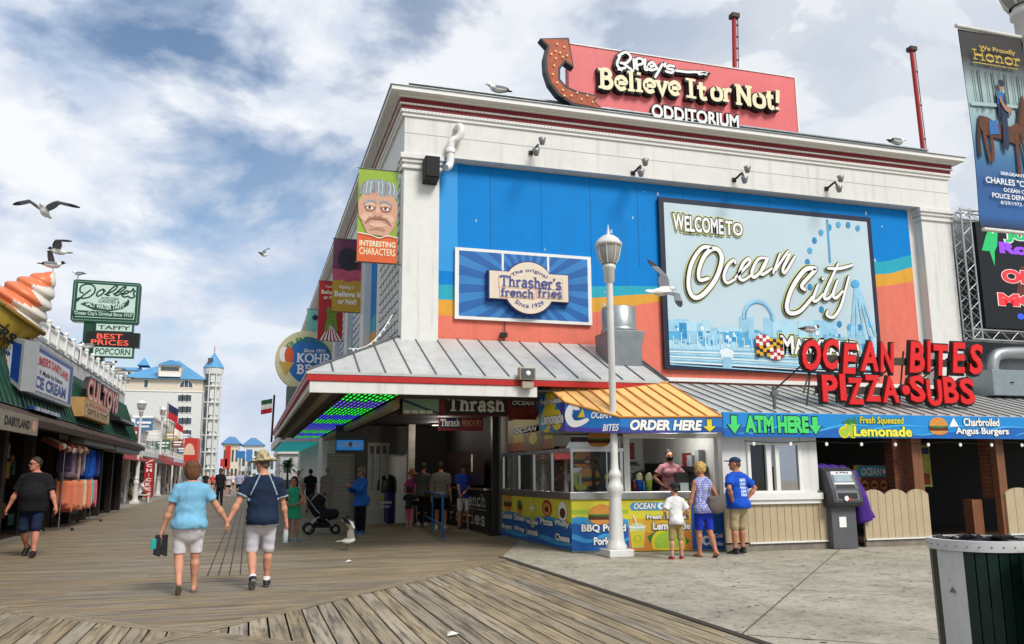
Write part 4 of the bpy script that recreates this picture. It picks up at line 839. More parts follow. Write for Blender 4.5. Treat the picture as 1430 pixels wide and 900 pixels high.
def plaque(g, k, d0, d1):
    (a, b_), (c_, d_) = px(680, 381), px(789, 425); r = (px(738, 370)[1]-px(738, 441)[1])/2*k; m_ = (px(738, 370)[1]+px(738, 441)[1])/2; a -= (k-1)*.5; c_ += (k-1)*.5; b_ += (k-1)*.4; d_ -= (k-1)*.4; uc = (a+c_)/2
    pts = [(a, d_), (uc-math.sqrt(max(.01, r*r-(d_-m_)**2)), d_)]; t0 = math.atan2(d_-m_, -math.sqrt(max(.01, r*r-(d_-m_)**2))); t1 = math.atan2(d_-m_, math.sqrt(max(.01, r*r-(d_-m_)**2)))
    pts += [(uc+r*math.cos(t), m_+r*math.sin(t)) for t in np.linspace(t0+2*math.pi if t0 < 0 else t0, t1+2*math.pi, 14)[1:]] + [(c_, d_), (c_, b_)]
    q0 = math.asin(min(1, (b_-m_)/r)); pts += [(uc+r*math.cos(t), m_+r*math.sin(t)) for t in np.linspace(q0, math.pi-q0, 14)] + [(a, b_)]
    g.fprism(pts, d0, d1); return uc, m_, r
g = MB(M('plaque_navy', '2a2d6c', .5), F_); plaque(g, 1.06, .08, .2); g.build('plaque_edge', fs)
g = MB(M('plaque_cream', 'd9cbb6', .5, var=.06), F_); uc, m_, r = plaque(g, 1., .19, .24); g.build('plaque', fs)
g = MB(fr=F_); PUR = M('letter_slate_blue', '4a4a86', .5, var=.05); SAL = M('letter_salmon', 'd59a86', .5, var=.05)
for s, a, b_, h in (('Thrasher\'s', (694, 403), (779, 408), .25), ('french', (695, 416.5), (741, 417.5), .185), ('fries', (746, 417.5), (780, 418.5), .185)):
    (ua, za), (ub, zb_) = px(*a), px(*b_); g.use(SAL); g.rect(ua-.03, za-.03, ub+.03, za+h*1.02, .246); g.use(M('plaque_cream')); g.rect(ua-.015, za-.015, ub+.015, za+h, .2475); g.use(PUR); slab(g, s, ua, za, ub, za+h, .25, .18, sw=.1)
g.use(PUR).text('The original', uc-.42, m_+.34, uc+.42, m_+.44, .25, off=.01, warp=arcwarp(uc, m_+.36, .62)); g.text('Since 1929', uc-.36, m_-.46, uc+.36, m_-.36, .25, off=.01, warp=arcwarp(uc, m_-.44, .62, -1))
g.build('lettering', fs)
g = MB(BLACK); u, z_ = px(704, 453); g.tube([(u, YW-.02, z_+.05), (u+.01, YW-.03, z_-.22)], .012, 5); g.box(u-.1, YW-.1, z_-.3, u+.05, YW-.0, z_-.2); tag(g.build('cable_box'), 'small dark cable and junction box under the fries sign', 'cable')
# ---- welcome billboard
bx0, bz1 = px(917, 277); bx1, bz0 = px(1221, 522); bz1 = (bz1+px(1215, 305)[1])/2; bz0 = (bz0+px(927, 520)[1])/2; bx0 = (bx0+px(927, 520)[0])/2; bx1 = (px(1215, 305)[0]+px(1228, 522)[0])/2
bb = thing('welcome_billboard', 'large pale welcome billboard with blue skyline and script lettering in a navy frame', 'billboard', ((bx0+bx1)/2, YW, bz0)); F_ = FRONT(YW+.02)
g = MB(M('billboard_navy', '1a2138', .45), F_); g.fbox(bx0, bz0, bx1, bz1, .03, .10); g.build('frame', bb)
PALE = M('billboard_pale', 'b9ccd4', .55, var=.05, vs=.8); S1 = M('picture_light_blue', '93c4dc', .55, var=.2, vs=3); S2 = M('picture_mid_blue', '4ea6d2', .55, var=.25, vs=6); S3 = M('picture_pale_sea', 'a9d2e2', .55, var=.1, vs=3); S4 = M('picture_deep_blue', '2588bd', .55, var=.3, vs=8); SW = M('picture_white', 'd8e6ea', .55, var=.06)
g = MB(fr=F_); bu = lambda x, y: px(x, y); e = .13
ia, ib, ja, jb = bx0+e, bx1-e, bz0+e, bz1-e; g.use(PALE).rect(ia, ja, ib, jb, .104); zs = px(960, 470)[1]; g.use(S3).rect(ia, ja, ib, zs, .107)
rr = random.Random(3); g.use(S1)
def sk(x, w_, z0, h, m_, d): g.use(m_).rect(max(x, ia), z0, min(x+w_, ib), z0+h, d)
u = ia
while u < ib-.2: w_ = rr.uniform(.15, .5); sk(u, w_, zs, rr.uniform(.15, .55), rr.choice((S1, S1, S3)), .110+rr.random()*.001); u += w_*rr.uniform(.6, 1.1)
u = ia
while u < ib-.2: w_ = rr.uniform(.08, .4); sk(u, w_, zs-rr.uniform(.05, .25), rr.uniform(.12, .42) if u < ia+1.2 or rr.random() < .5 else rr.uniform(.08, .2), rr.choice((S2, S2, S1, S4)), .113+rr.random()*.001); u += w_*rr.uniform(.4, 1.3)
for k in range(120): u = rr.uniform(ia, ib-.1); sk(u, rr.uniform(.02, .12), zs-.25+rr.random()*.42, rr.uniform(.03, .12), rr.choice((S4, S2, SW, S1)), .116+rr.random()*.001)
for k in range(26): u = ia+.1+k*.21; g.use(SW).rect(u, zs-.28, u+.018, zs-.02+.1*rr.random(), .1185)
for k in range(7): g.use(SW if k % 2 else S1).poly([(ia, zs-.32-k*.06), (ib, zs-.25-k*.10), (ib, zs-.27-k*.10), (ia, zs-.35-k*.06)], .1185)
cw = px(1158, 395); g.use(S1)                             # ferris wheel, roller coaster loop and tower at the back
for k in range(22): a0 = .3+k*.24; c_ = (cw[0]+.55+1.25*math.cos(a0), cw[1]+.2+1.35*math.sin(a0)); (g.use(S4 if k % 2 else S2).disc(*c_, .07, .085, .1185, 10) if ia < c_[0] < ib-.1 and c_[1] < jb-.1 else 0)
g.use(S1)
for a_ in (1186, 1194, 1204, 1212, 1220): g.stroke([px(1192, 392), (px(a_, 480)[0], px(a_, 470)[1])], .07, .119, curve=False, rnd=False)
g.use(S2); g.disc(*px(1191, 398), .13, .11, .1225, 10); g.stroke([px(1152, 308), px(1156, 368)], .05, .118, curve=False, rnd=False)
c_ = px(1056, 440); g.use(S1).stroke([(c_[0]+.42*math.cos(t), c_[1]-.12+.45*math.sin(t)) for t in np.linspace(0, math.pi, 14)], .07, .119); g.use(S2).stroke([(c_[0]+.36*math.cos(t), c_[1]-.12+.4*math.sin(t)) for t in np.linspace(0, math.pi, 14)], .025, .121)
c_ = px(1012, 497); g.use(SW).disc(c_[0], c_[1], .17, .17, .12, 14); g.use(S1).rect(c_[0]-.12, c_[1]-.3, c_[0]+.12, c_[1]-.05, .1215); g.use(SW).disc(c_[0], c_[1]+.06, .2, .09, .1225, 12)
g.build('picture', bb)
g = MB(fr=F_); YL = M('letter_yellow', 'e4e27a', .5, var=.02)
def outl(t, a, b_, d, k=1., shear=0., off=.03):
    (ua, za), (ub, zb_) = px(*a), px(*b_); o = .05
    g.use(YL).text(t, ua, za, ub, zb_, d, off=off+.09, ref=off, shear=shear); g.use(BLACK).text(t, ua, za, ub, zb_, d+.003, off=off+.06, ref=off, shear=shear); g.use(LW).text(t, ua, za, ub, zb_, d+.006, off=off, shear=shear)
outl('W', (937, 323), (952, 301), .13); outl('ELCOME', (953, 325.5), (1006, 308), .14); outl('T', (1010, 330), (1019, 311), .13); outl('O', (1020, 331), (1033, 314), .14)
outl('M', (1087, 495), (1104, 470), .13); outl('ARYLAND', (1105, 496), (1195, 478), .14)
c_ = (lambda x, y: px(930+x/4.767, 310+y/4.767))
OC = [[(295, 185), (220, 185), (150, 290), (130, 430), (165, 510), (230, 490), (310, 390), (350, 270), (335, 205), (290, 190), (235, 240), (200, 330), (205, 395), (260, 385)],
 [(440, 285), (430, 265), (390, 300), (365, 370), (385, 415), (440, 390)], [(440, 380), (530, 290), (530, 255), (490, 290), (465, 370), (490, 398), (545, 365)],
 [(640, 250), (590, 260), (550, 340), (565, 378), (625, 320), (655, 255)], [(650, 255), (610, 340), (625, 358), (680, 320)], [(735, 225), (690, 350)], [(705, 330), (785, 215), (795, 235), (755, 320), (770, 345), (835, 240)],
 [(900, 460), (880, 430), (960, 340), (965, 320), (900, 330), (820, 440), (780, 560), (800, 615), (870, 600), (950, 510)], [(985, 430), (955, 520), (975, 535), (1020, 490)], [(1015, 385), (1020, 392)], [(1120, 290), (1030, 490), (1050, 520), (1090, 480)], [(1050, 320), (1130, 320), (1215, 298)],
 [(1115, 400), (1085, 490), (1105, 515), (1150, 470)], [(1190, 375), (1140, 560), (1090, 640), (1045, 630), (1050, 600)]]
for mt, wd, d in ((YL, (.18, .21), .126), (BLACK, (.15, .175), .13), (LW, (.085, .115), .134)):
    g.use(mt)
    for i, p in enumerate(OC): k_ = 1 if i in (0, 7) else .72; g.stroke([c_(*q) for q in p], (wd[0]*k_, wd[1]*k_), d, n=8)
fx, fz = px(1052, 500); FY, FB, FR_, FW = M('flag_gold', 'd8a521', .5), M('flag_black', '17140f', .5), M('flag_red', 'b3202a', .5), M('flag_white', 'e8e4dc', .5)
for i in range(8):
    for j in range(6):
        tl = (i < 4) == (j >= 3); wv = .05*math.sin(i*.9); u0 = fx+i*.095; v0 = fz+j*.085+wv
        mt = ((FY if (i+j) % 2 else FB) if not tl else (FR_ if (i+j) % 2 else FW)); g.use(mt).rect(u0, v0, u0+.095, v0+.085, .17)
g.build('lettering', bb)
# ================================================================== street canopy with the metal roof
XL = PY(431, 530, YE)[0]; zr1 = PY(437, 521, YE)[1]; zr0 = PY(437, 532, YE)[1]; zw0 = PY(443, 548.5, YE)[1]; XR = PY(932, 531, YE)[0]; ztop = px(560, 471)[1]; XRT = px(868, 486)[0]; YC1 = 37.5
ROOFM = M('pale_metal_roof', 'bdbeba', .42, .1, var=.14, vs=1.5, streak=.3, spots=.15); SEAM = M('roof_seam', '6d6f6e', .45, .5)
cn = thing('street_canopy', 'pale standing seam metal canopy with red fascia wrapping the white building corner', 'canopy', (XL, YE, 0))
def slope(g, P, th=.05): a = [np.array(p) for p in P]; g.add([*a, *[p-np.array([0, 0, th]) for p in a]], [(0, 1, 2, 3), (7, 6, 5, 4)]+[(i, (i+1) % 4, 4+(i+1) % 4, 4+i)[::-1] for i in range(4)])
g = MB(ROOFM); E0, E1, T1, T0 = (XL-.04, YE-.04, zr1+.03), (XR, YE-.04, zr1+.03), (XRT, YW-.02, ztop), (X0-.02, YW-.02, ztop)
slope(g, [E0, E1, T1, T0]); slope(g, [(XL-.04, YC1, zr1+.03), E0, T0, (X0-.02, YC1, ztop)]); g.build('roof', cn)
g = MB(SEAM); lerp = lambda a, b, t: np.array(a)+(np.array(b)-np.array(a))*t
def rib(p, q, r=.016): g.tube([np.array(p)+(0, 0, .012), np.array(q)+(0, 0, .012)], r, 4)
k = XL+.42
while k < XR: 
    t = (k-E0[0])/(E1[0]-E0[0]); top = (k, YW-.02, ztop) if X0 < k < XRT else (lerp(E0, T0, (k-E0[0])/(T0[0]-E0[0])) if k <= X0 else lerp(E1, T1, (E1[0]-k)/(E1[0]-T1[0]+1e-6)))
    rib((k, YE-.04, zr1+.03), top); k += .47
for i in range(40): y_ = YE+.5+i*.52; rib((XL-.04, y_, zr1+.03), (XL-.04+(X0-XL)*min(1, (y_-YE)/(YW-YE)), y_, zr1+.03+(ztop-zr1)*min(1, (y_-YE)/(YW-YE))), .012)
rib(E0, T0, .03); rib(E1, T1, .03); g.build('roof_seam', cn)
RED2 = M('fascia_red', 'b5221c', .4, var=.12, streak=.15)
g = MB(RED2); g.box(XL-.03, YE-.03, zr0, XR-.02, YE+.02, zr1-.025); g.box(XL-.031, YE+.021, zr0, XL+.02, YC1, zr1-.025); g.build('red_fascia', cn, .008)
XK = PY(750, 545, YE)[0]
g = MB(WHITE); g.box(XL+.02, YE-.005, zw0, XK, YE+.06, zr0-.002); g.box(XL+.021, YE+.061, zw0+.06, XL+.09, YC1, zr0-.002); g.build('white_fascia', cn, .006)
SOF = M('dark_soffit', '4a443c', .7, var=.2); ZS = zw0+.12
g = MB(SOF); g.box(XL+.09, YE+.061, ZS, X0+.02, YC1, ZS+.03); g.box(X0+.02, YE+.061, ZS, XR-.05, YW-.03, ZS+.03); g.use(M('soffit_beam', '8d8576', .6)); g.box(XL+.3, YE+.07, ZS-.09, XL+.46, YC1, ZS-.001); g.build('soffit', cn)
g = MB(M('led_backing', '0d0f12', .4)); la, lb = 1.72, 2.72; g.box(la-.05, YE+.6, ZS-.04, lb+.05, YC1, ZS-.001)
LG, LB, LP = M('led_green', '22d83a', .4, var=0, emit=1.3), M('led_blue', '3a44f0', .4, var=0, emit=1.1), M('led_violet', '6a62e8', .4, var=0, emit=.9)
y_ = YE+.7; i = 0; seqc = [LG, LP, LG, LB, LG, LB, LP, LG, LB]
while y_ < YC1-.3:
    mt = seqc[int((y_-YE)/2.1) % 9]
    for k in range(10): u = la+.03+k*.1; g.use(mt); g.box(u, y_+(k % 3)*.16, ZS-.048, u+.03, y_+.34+(k % 3)*.16, ZS-.0405)
    y_ += .62
g.build('led_ceiling', cn)
g = MB(M('tan_trough', '9d8a72', .5, var=.15)); g.tube([(X0-.12, YW-.3, ZS-.16), (X0-.12, 34, ZS-.16)], .11, 10); g.box(X0-.1, YW-.28, ZS-.08, X0-.02, 34, ZS-.01); g.build('ceiling_trough', cn)
# second, teal lit canopy further up the street
c2 = thing('street_canopy', 'low far canopy with teal underside behind the red fascia canopy', 'canopy', (1.3, 42, 0))
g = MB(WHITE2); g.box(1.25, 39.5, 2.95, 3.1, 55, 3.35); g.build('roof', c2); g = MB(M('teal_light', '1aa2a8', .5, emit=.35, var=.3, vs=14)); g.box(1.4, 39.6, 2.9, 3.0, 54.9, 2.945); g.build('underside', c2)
# signs under the canopy
YB = YW-.02
s1 = thing('menu_sign', 'dark red fries sign with big white slab lettering over the shop opening', 'sign', (4, YB, 2.72)); F_ = FRONT(YB)
(a, zA), (b_, zB) = PY(561, 580, YB), PY(708, 556, YB); zB += .03
g = MB(M('sign_dark_red', '7d2022', .5, var=.4, vs=7)); g.fr = F_; g.fbox(a, zA, b_, zB, .0, .05); g.build('board', s1)
g = MB(fr=F_); ua, ub = PY(624, 570, YB)[0], PY(704, 570, YB)[0]; g.use(BLACK).rect(ua-.05, zA+.02, ub+.05, zB-.02, .053); g.use(LW); slab(g, 'Thrash', ua, zA+.1, ub, zB-.03, .056, .2)
m0, m1 = PY(562, 570, YB)[0], PY(612, 570, YB)[0]; g.use(M('menu_mint', '8fb09a', .5, var=.2)).rect(m0, zA+.02, m1, zB-.03, .053); g.use(M('menu_blue', '2c3f72', .5)).poly([(m0, zB-.1), (m1, zA+.06), (m1, zA+.02), (m0, zB-.16)], .056); g.use(LW)
for k in range(4): g.rect(m0+.03+k*.16, zA+.04, m0+.15+k*.16, zA+.1, .058)
g.use(M('letter_slate_blue')).text('Family Size Serving', m0+.3, zB-.1, m1-.05, zB-.05, .058, off=.02)
g.build('lettering', s1)
s2 = thing('menu_sign', 'small red ocean food sign between fries sign and yellow roofed stand', 'sign', (6, YB, 2.72)); a, b_ = PY(709, 570, YB)[0], PY(748, 570, YB)[0]
g = MB(M('sign_dark_red'), F_); g.fbox(a, zA-.06, b_, zB-.03, 0, .05); g.build('board', s2); g = MB(BLACK, F_); zm = (zA+zB)/2; g.rect(a+.06, zm-.0, b_-.02, zB-.06, .053); g.use(LW).text('OCEAN', a+.09, zm+.03, b_-.04, zB-.09, .056, off=.03, shear=.25)
for k in range(3): g.use(M('burger_brown', '7a3a1c', .6, var=.3, vs=20)).disc(a+.13+k*.2, zm-.11, .07, .07, .056); 
g.build('lettering', s2)
s3 = thing('hanging_sign', 'tilted red and blue hanging sign inside the dark shop opening', 'sign', (5, 19.4, 2.5)); F3 = frame(PY(612, 592, 19.4)[0], 19.4, 0, R(-4)); z0 = PY(640, 602, 19.4)[1]; z1 = PY(640, 584, 19.4)[1]
g = MB(M('sign_dark_red'), F3); g.fbox(0, z0, 1.05, z1, 0, .06); g.build('board', s3); g = MB(NAVY, F3); g.rect(.02, z0+.06, .52, z1-.01, .063); g.use(LW); slab(g, 'Thrash', .05, z0+.1, .5, z1-.03, .066, .2); g.use(M('letter_salmon')).text('FRENCH FRY', .55, z0+.1, 1.02, z1-.05, .066, off=.02); g.build('lettering', s3)
# back wall of the shop row behind, blue ice cream sign, shutters, white window frames
kb = thing('custard_shop', 'ice cream shop front with blue sign and shutters at the back of the canopy', 'shop', (3.4, 26.4, 0))
F4 = FRONT(26.4); kx = lambda x, y: PY(x, y, 26.4)
g = MB(M('shop_grey_wall', '4a4843', .7, var=.2)); g.fr = F4; g.fbox(2.5, 2.12, 4.7, 2.98, -.1, .02); g.fbox(kx(497, 650)[0], .12, kx(512, 650)[0], 2.12, -.1, .02); g.build('wall', kb)
g = MB(M('shop_sign_lit', '1d6ab0', .5, emit=.5), F4); (a, z1), (b_, z0) = kx(470, 615), kx(507, 629); g.fbox(a, z0, b_, z1, .02, .09); g.build('sign_board', kb); g = MB(LW, F4); zm = (z0+z1)/2; w3 = (b_-a); slab(g, 'KOHR', a+.06*w3, zm-.06, a+.44*w3, zm+.09, .094, .2); slab(g, 'BROS', a+.58*w3, zm-.06, a+.94*w3, zm+.09, .094, .2); g.use(REDM).disc(a+.51*w3, zm+.02, .05, .08, .094); g.use(M('cone_tan', 'c39a4a', .7)).poly([(a+.47*w3, zm), (a+.51*w3, zm-.14), (a+.55*w3, zm)], .097); g.build('sign_lettering', kb)
g = MB(M('roller_shutter', '7c766b', .6, var=.1)); g.fr = F4
for k in range(34): g.fbox(kx(480, 650)[0]-.5, .15+k*.058, kx(496, 650)[0], .15+k*.058+.05, -.06, -.02+.012*(k % 2))
g.build('roller_shutter', kb)
g = MB(M('dull_white_frame', '9b9890', .6, var=.15), F4); a, b_ = kx(513, 650)[0], kx(541, 650)[0]; g.fbox(a, .0, b_, 1.0, -.05, .03)
for q_ in (0, .3, .62, .93): g.fbox(a+(b_-a)*q_, 1.0, a+(b_-a)*q_+.07, 2.45, -.05, .03)
g.fbox(a, 2.35, b_+.06, 2.45, -.05, .031); g.build('window_frame', kb)
g = MB(M('window_pale', '8d918f', .2, var=.3, vs=3), F4); g.rect(a+.07, 1.0, b_-.02, 2.35, -.03); g.build('pane', kb)
g = MB(M('column_pale', 'b8b2a8', .6, var=.3, vs=6, spots=.4)); u = PY(574, 640, 25.5)[0]; g.box(u-.1, 25.4, 0, u+.1, 25.6, 2.97); tag(g.build('column'), 'pale mottled column standing inside the dark shop opening', 'column')
# fries counter and corner post
fc = thing('fries_counter', 'dark takeaway counter with white fries lettering beside the corner post', 'counter', (5.8, 22, 0)); F5 = frame(5.72, 20.75, 0, -math.pi/2+math.pi); F5 = WEST(5.74)
g = MB(M('counter_charcoal', '24211f', .5, var=.25)); g.box(5.75, 20.7, 0, 5.95, 25.4, 1.08); g.use(STEEL); g.box(5.62, 20.68, 1.08, 5.95, 25.4, 1.13); g.build('counter', fc)
g = MB(M('letter_grey', 'b9b7b2', .5), F5)
slab(g, 'french', -23.4, .66, -20.85, .98, .012, .2); slab(g, "r's fries", -24.9, .2, -20.85, .52, .012, .2); g.rect(-24.9, .575, -20.85, .59, .012); g.build('lettering', fc)
g = MB(M('window_dark_red', '2c1412', .3, var=.3), F5); g.rect(-25.3, 1.2, -20.9, 2.1, .05); g.use(LW).rect(-22.2, 1.55, -22.05, 2.0, .055); g.build('screen', fc)
t = thing('corner_post', 'dark steel corner post with small round lamp beside the yellow stand', 'post', (5.84, 20.45, 0))
g = MB(M('post_dark', '2e2b28', .5, var=.3)); g.box(5.76, 20.37, 0, 5.92, 20.53, 2.97); g.box(5.68, 20.3, 0, 6.0, 20.6, .05); g.build('shaft', t); g = MB(LW); u, z_ = PY(704, 583, 20.3); g.ell((u, 20.3, z_), (.06, .05, .06)); g.build('lamp', t); g = MB(WHITE); u, z_ = PY(703, 640, 20.3); g.lathe([(0, 0), (.05, 0), (.05, .3), (.02, .42), (0, .42)], (u, 20.28, z_-.2), 10); g.use(M('label_red', 'a04038', .5)); g.lathe([(.052, .05), (.052, .2)], (u, 20.28, z_-.2), 10); g.build('extinguisher', t)
# lit round ceiling lamps inside the corner shop
for x_, y_, lb in ((3.7, 19.2, 'round lit ceiling lamp nearest the corner of the fries shop'), (4.9, 22.2, 'round lit ceiling lamp above the fries counter queue'), (5.2, 24.6, 'round lit ceiling lamp at the back of the fries shop')):
    t = thing('ceiling_lamp', lb, 'ceiling lamp', (x_, y_, 2.9)); g = MB(M('lamp_disc', 'f4ead8', .4, emit=4)); g.lathe([(0, 2.90), (.09, 2.90), (.1, 2.94)], (x_, y_, 0), 14); g.build('diffuser', t); g = MB(BLACK); g.lathe([(.1, 2.94), (.13, 2.90), (.13, 2.968)], (x_, y_, 0), 14); g.build('housing', t)
    pl_ = bpy.data.lights.new('shop_lamp', 'POINT'); pl_.energy = 17; pl_.shadow_soft_size = .12; pl_.color = (1, .93, .82); po = bpy.data.objects.new('shop_lamp', pl_); COL.objects.link(po); po.location = (x_, y_, 2.78)
# blue railing, barrels
RB = M('rail_blue', '2f6fb0', .4, var=.15); t = thing('queue_rail', 'blue tube queue railing in front of the fries shop', 'railing', (4.6, 20.5, 0))
p0, p1 = G(618, 751), G(592, 735); g = MB(RB)
for p in (p0, p1, ((p0[0]+p1[0])/2, (p0[1]+p1[1])/2)): g.tube([(p[0], p[1], .0), (p[0], p[1], 1.02)], .03 if p is p0 else .022, 8)
g.tube([(*p0, 1.0), (*p1, 1.0)], .026, 8); g.tube([(*p0, .3), (*p1, .3)], .022, 8); g.build('tubes', t); g = MB(RB); g.box(p0[0]-.08, p0[1]-.06, 0, p0[0]+.08, p0[1]+.06, .012); g.build('base_plate', t)
bx_, by_ = G(535, 731); t = thing('litter_barrel', 'dark blue purple litter barrel with dark dome lid under the canopy', 'bin', (bx_, by_, 0))
g = MB(M('barrel_purple', '34286a', .45, var=.15, vs=3)); g.lathe([(0, 0), (.36, 0), (.38, .05), (.38, .40), (.39, .42), (.38, .44), (.38, .95), (.36, .97), (0, .97)], (bx_, by_, 0), 24); g.build('drum', t)
g = MB(M('lid_black', '1c1b1d', .4, var=.2)); g.lathe([(.4, .93), (.41, 1.0), (.4, 1.28), (.36, 1.42), (.2, 1.5), (0, 1.52)], (bx_, by_, 0), 24); g.build('lid', t)
g = MB(M('label_yellow', 'c9a83a', .5)); FF = frame(bx_, by_-.385, 0, R(10)); g.fr = FF; g.use(LW).text('THRASHERS', -.2, .6, .2, .68, .01, off=.03); g.text('FRIES ONLY', -.16, .48, .16, .55, .01, off=.03); g.use(M('label_yellow')).rect(-.22, .72, -.1, .82, .005); g.build('lettering', t)
bx_, by_ = G(556, 728); t = thing('litter_bin', 'slim pale pedestal bin behind the purple barrel', 'bin', (bx_, by_, 0)); g = MB(M('bin_pale', '9b9a96', .5, var=.2)); g.lathe([(0, 0), (.2, 0), (.2, .03), (.06, .1), (.06, .55), (.13, .9), (.17, 1.1), (.2, 1.12), (.2, 1.15), (0, 1.15)], (bx_, by_, 0), 16); g.build('body', t); g = MB(WHITE); g.lathe([(0, 1.2), (.19, 1.2), (.19, 1.24), (0, 1.25)], (bx_, by_, .12), 16); g.tube([(bx_, by_, 1.15), (bx_, by_, 1.33)], .03, 6); g.build('lid', t)

# ================================================================== yellow roofed food stand
kq = lambda x, y, Y: (PY(x, y, Y)[0], Y, PY(x, y, Y)[1])
fk = thing('food_kiosk', 'corner food stand with yellow metal roof and bright lemonade and pork panels', 'kiosk', (5.95, 15.2, 0))
RA, RD = kq(757, 534, 15.75), kq(931, 535, 15.26); Bt, Ct, Dt = kq(789, 562, 15.0), kq(866, 583, 14.32), kq(1008, 582, 14.12); Bb, Cb, Db = kq(789, 602.5, 15.0), kq(866, 605, 14.32), kq(1006, 604, 14.12); At, Ab = kq(752, 541, 16.), kq(752, 602, 16.)
YELR = M('yellow_metal_roof', 'ecbb74', .42, .05, var=.1, vs=2, streak=.2); YSE = M('yellow_seam', 'c68434', .5)
g = MB(YELR); g.add([RA, Bt, Ct, Dt, RD], [(0, 1, 2), (0, 2, 3, 4)]); g.add([np.array(p)-(0, 0, .05) for p in (RA, Bt, Ct, Dt, RD)], [(2, 1, 0), (4, 3, 2, 0)]); g.build('roof', fk)
g = MB(YSE)
for i in range(11):
    t = i/10; top = lerp(RA, RD, t); bot = lerp(Ct, Dt, (t-.28)/.72) if t >= .28 else lerp(Bt, Ct, t/.28) if t > .02 else np.array(Bt); g.tube([top+(0, 0, .01), bot+(0, 0, .01)], .015, 4)
g.tube([RA, RD], .03, 6); g.tube([Bt, Ct, Dt], .022, 5); g.tube([RA, Bt], .022, 5); g.build('roof_seam', fk)
KB1, KB2, KP, KT = M('fascia_blue', '1d74c0', .45, var=.18, vs=2.5), M('fascia_deep_blue', '1a4d9a', .45, var=.15), M('fascia_purple', '4a3f9a', .45, var=.15), M('fascia_teal', '2aa6c4', .45, var=.2, vs=3)
SCI = M('lemon_yellow', 'd9c72e', .5, var=.1, vs=8); LGR = M('leaf_green', '2c7a3a', .5, var=.2)
def fr2(p, q): d = np.array(q[:2])-np.array(p[:2]); return frame(p[0], p[1], 0, math.atan2(d[1], d[0])), float(np.linalg.norm(d))
def board(name, p, q, zt0, zt1, zb0, zb1, base, art):
    F, Ln = fr2(p, q); g = MB(base, F); g.fprism([(0, zb0), (Ln, zb1), (Ln, zt1), (0, zt0)], -.04, 0); g.build(name, fk); g = MB(fr=F); art(g, Ln, zb0, zb1, zt0, zt1); g.build(name+'_artwork', fk)
def art_l(g, Ln, b0, b1, t0, t1):
    g.use(KP).poly([(Ln*.7, b1), (Ln, b1), (Ln, t1), (Ln*.85, t1)], .003); g.use(SCI).disc(Ln*.45, b0+.5, .22, .3, .004); g.disc(Ln*.3, b0+.2, .2, .25, .0055); g.disc(Ln*.7, b0+.18, .2, .2, .005); g.use(KT).disc(Ln*.2, b0+.12, .14, .12, .0065)
    g.use(BLACK).text('Fresh Squeezed', Ln*.1, b0+.46, Ln*.9, b0+.62, .008, off=.07, ref=.03); g.use(LW).text('Fresh Squeezed', Ln*.1, b0+.46, Ln*.9, b0+.62, .011, off=.03); g.use(BLACK).text('Lemonade', Ln*.12, b0+.1, Ln*.95, b0+.33, .008, off=.08, ref=.04); g.use(LW).text('Lemonade', Ln*.12, b0+.1, Ln*.95, b0+.33, .011, off=.04)
board('side_fascia', At, Bt, At[2], Bt[2], Ab[2], Bb[2], KB1, art_l)
def art_m(g, Ln, b0, b1, t0, t1):
    g.use(KP).poly([(0, b0), (Ln, b1), (Ln, b1+.08), (Ln*.4, b0+.05), (0, b0+.12)], .003); g.use(KT).poly([(0, t0-.18), (Ln*.3, t0-.2), (0, t0-.28)], .003)
    c = (Ln*.22, b0+.28); g.use(LW).stroke([(c[0]+.02, c[1]+.13), (c[0]-.1, c[1]+.18), (c[0]-.17, c[1]+.02), (c[0]-.1, c[1]-.13), (c[0]+.05, c[1]-.14), (c[0]+.2, c[1]-.08)], (.07, .14), .006); g.use(KB2).disc(c[0]+.02, c[1]+.02, .09, .09, .0125); g.use(M('sail_yellow', 'd8b52e', .5)).poly([(c[0]+.02, c[1]-.03), (c[0]+.16, c[1]-.03), (c[0]+.12, c[1]+.14)], .016); g.use(LGR).poly([(c[0]-.02, c[1]-.03), (c[0]+.03, c[1]-.03), (c[0]+.05, c[1]+.1)], .017)
    g.use(LW).text('OCEAN', Ln*.48, b0+.22, Ln*.86, b0+.35, .008, off=.03, shear=.3); g.text('BITES', Ln*.68, b1+.04, Ln*.98, b1+.17, .008, off=.03, shear=.3)
board('wave_fascia', Bt, Ct, Bt[2], Ct[2], Bb[2], Cb[2], KB1, art_m)
def art_r(g, Ln, b0, b1, t0, t1):
    h = t0-b0; g.use(KB2).poly([(0, b0), (Ln, b1), (Ln, b1+h*.35), (Ln*.5, b0+h*.15), (0, b0+h*.4)], .003); g.use(KP).rect(0, b0+.005, Ln*.5, b0+h*.12, .005)
    g.use(BLACK).text('ORDER HERE', Ln*.09, b0+h*.17, Ln*.8, b0+h*.86, .007, off=.09, ref=.05, shear=.2); g.use(LW).text('ORDER HERE', Ln*.09, b0+h*.17, Ln*.8, b0+h*.86, .010, off=.05, shear=.2)
    c = Ln*.87; A_ = [(c-.05, t0-h*.1), (c+.05, t0-h*.1), (c+.05, b0+h*.45), (c+.13, b0+h*.45), (c, b0+h*.1), (c-.13, b0+h*.45), (c-.05, b0+h*.45)]; g.use(BLACK).poly([(c+(x-c)*1.2, b0+h*.5+(z-b0-h*.5)*1.1) for x, z in A_], .007); g.use(SCI).poly(A_, .010)
board('order_fascia', Ct, Dt, Ct[2], Dt[2], Cb[2], Db[2], KB1, art_r)
g = MB(M('kiosk_soffit', '8f8f8c', .6)); zs_ = Cb[2]+.05; g.prism([(Ab[0]+.05, 16.), (Bb[0]+.04, 15.02), (Cb[0], 14.4), (Db[0]-.04, 14.2), (Db[0], 15.6), (Ab[0]+.1, 16.4)], zs_, zs_+.03); g.build('soffit', fk)
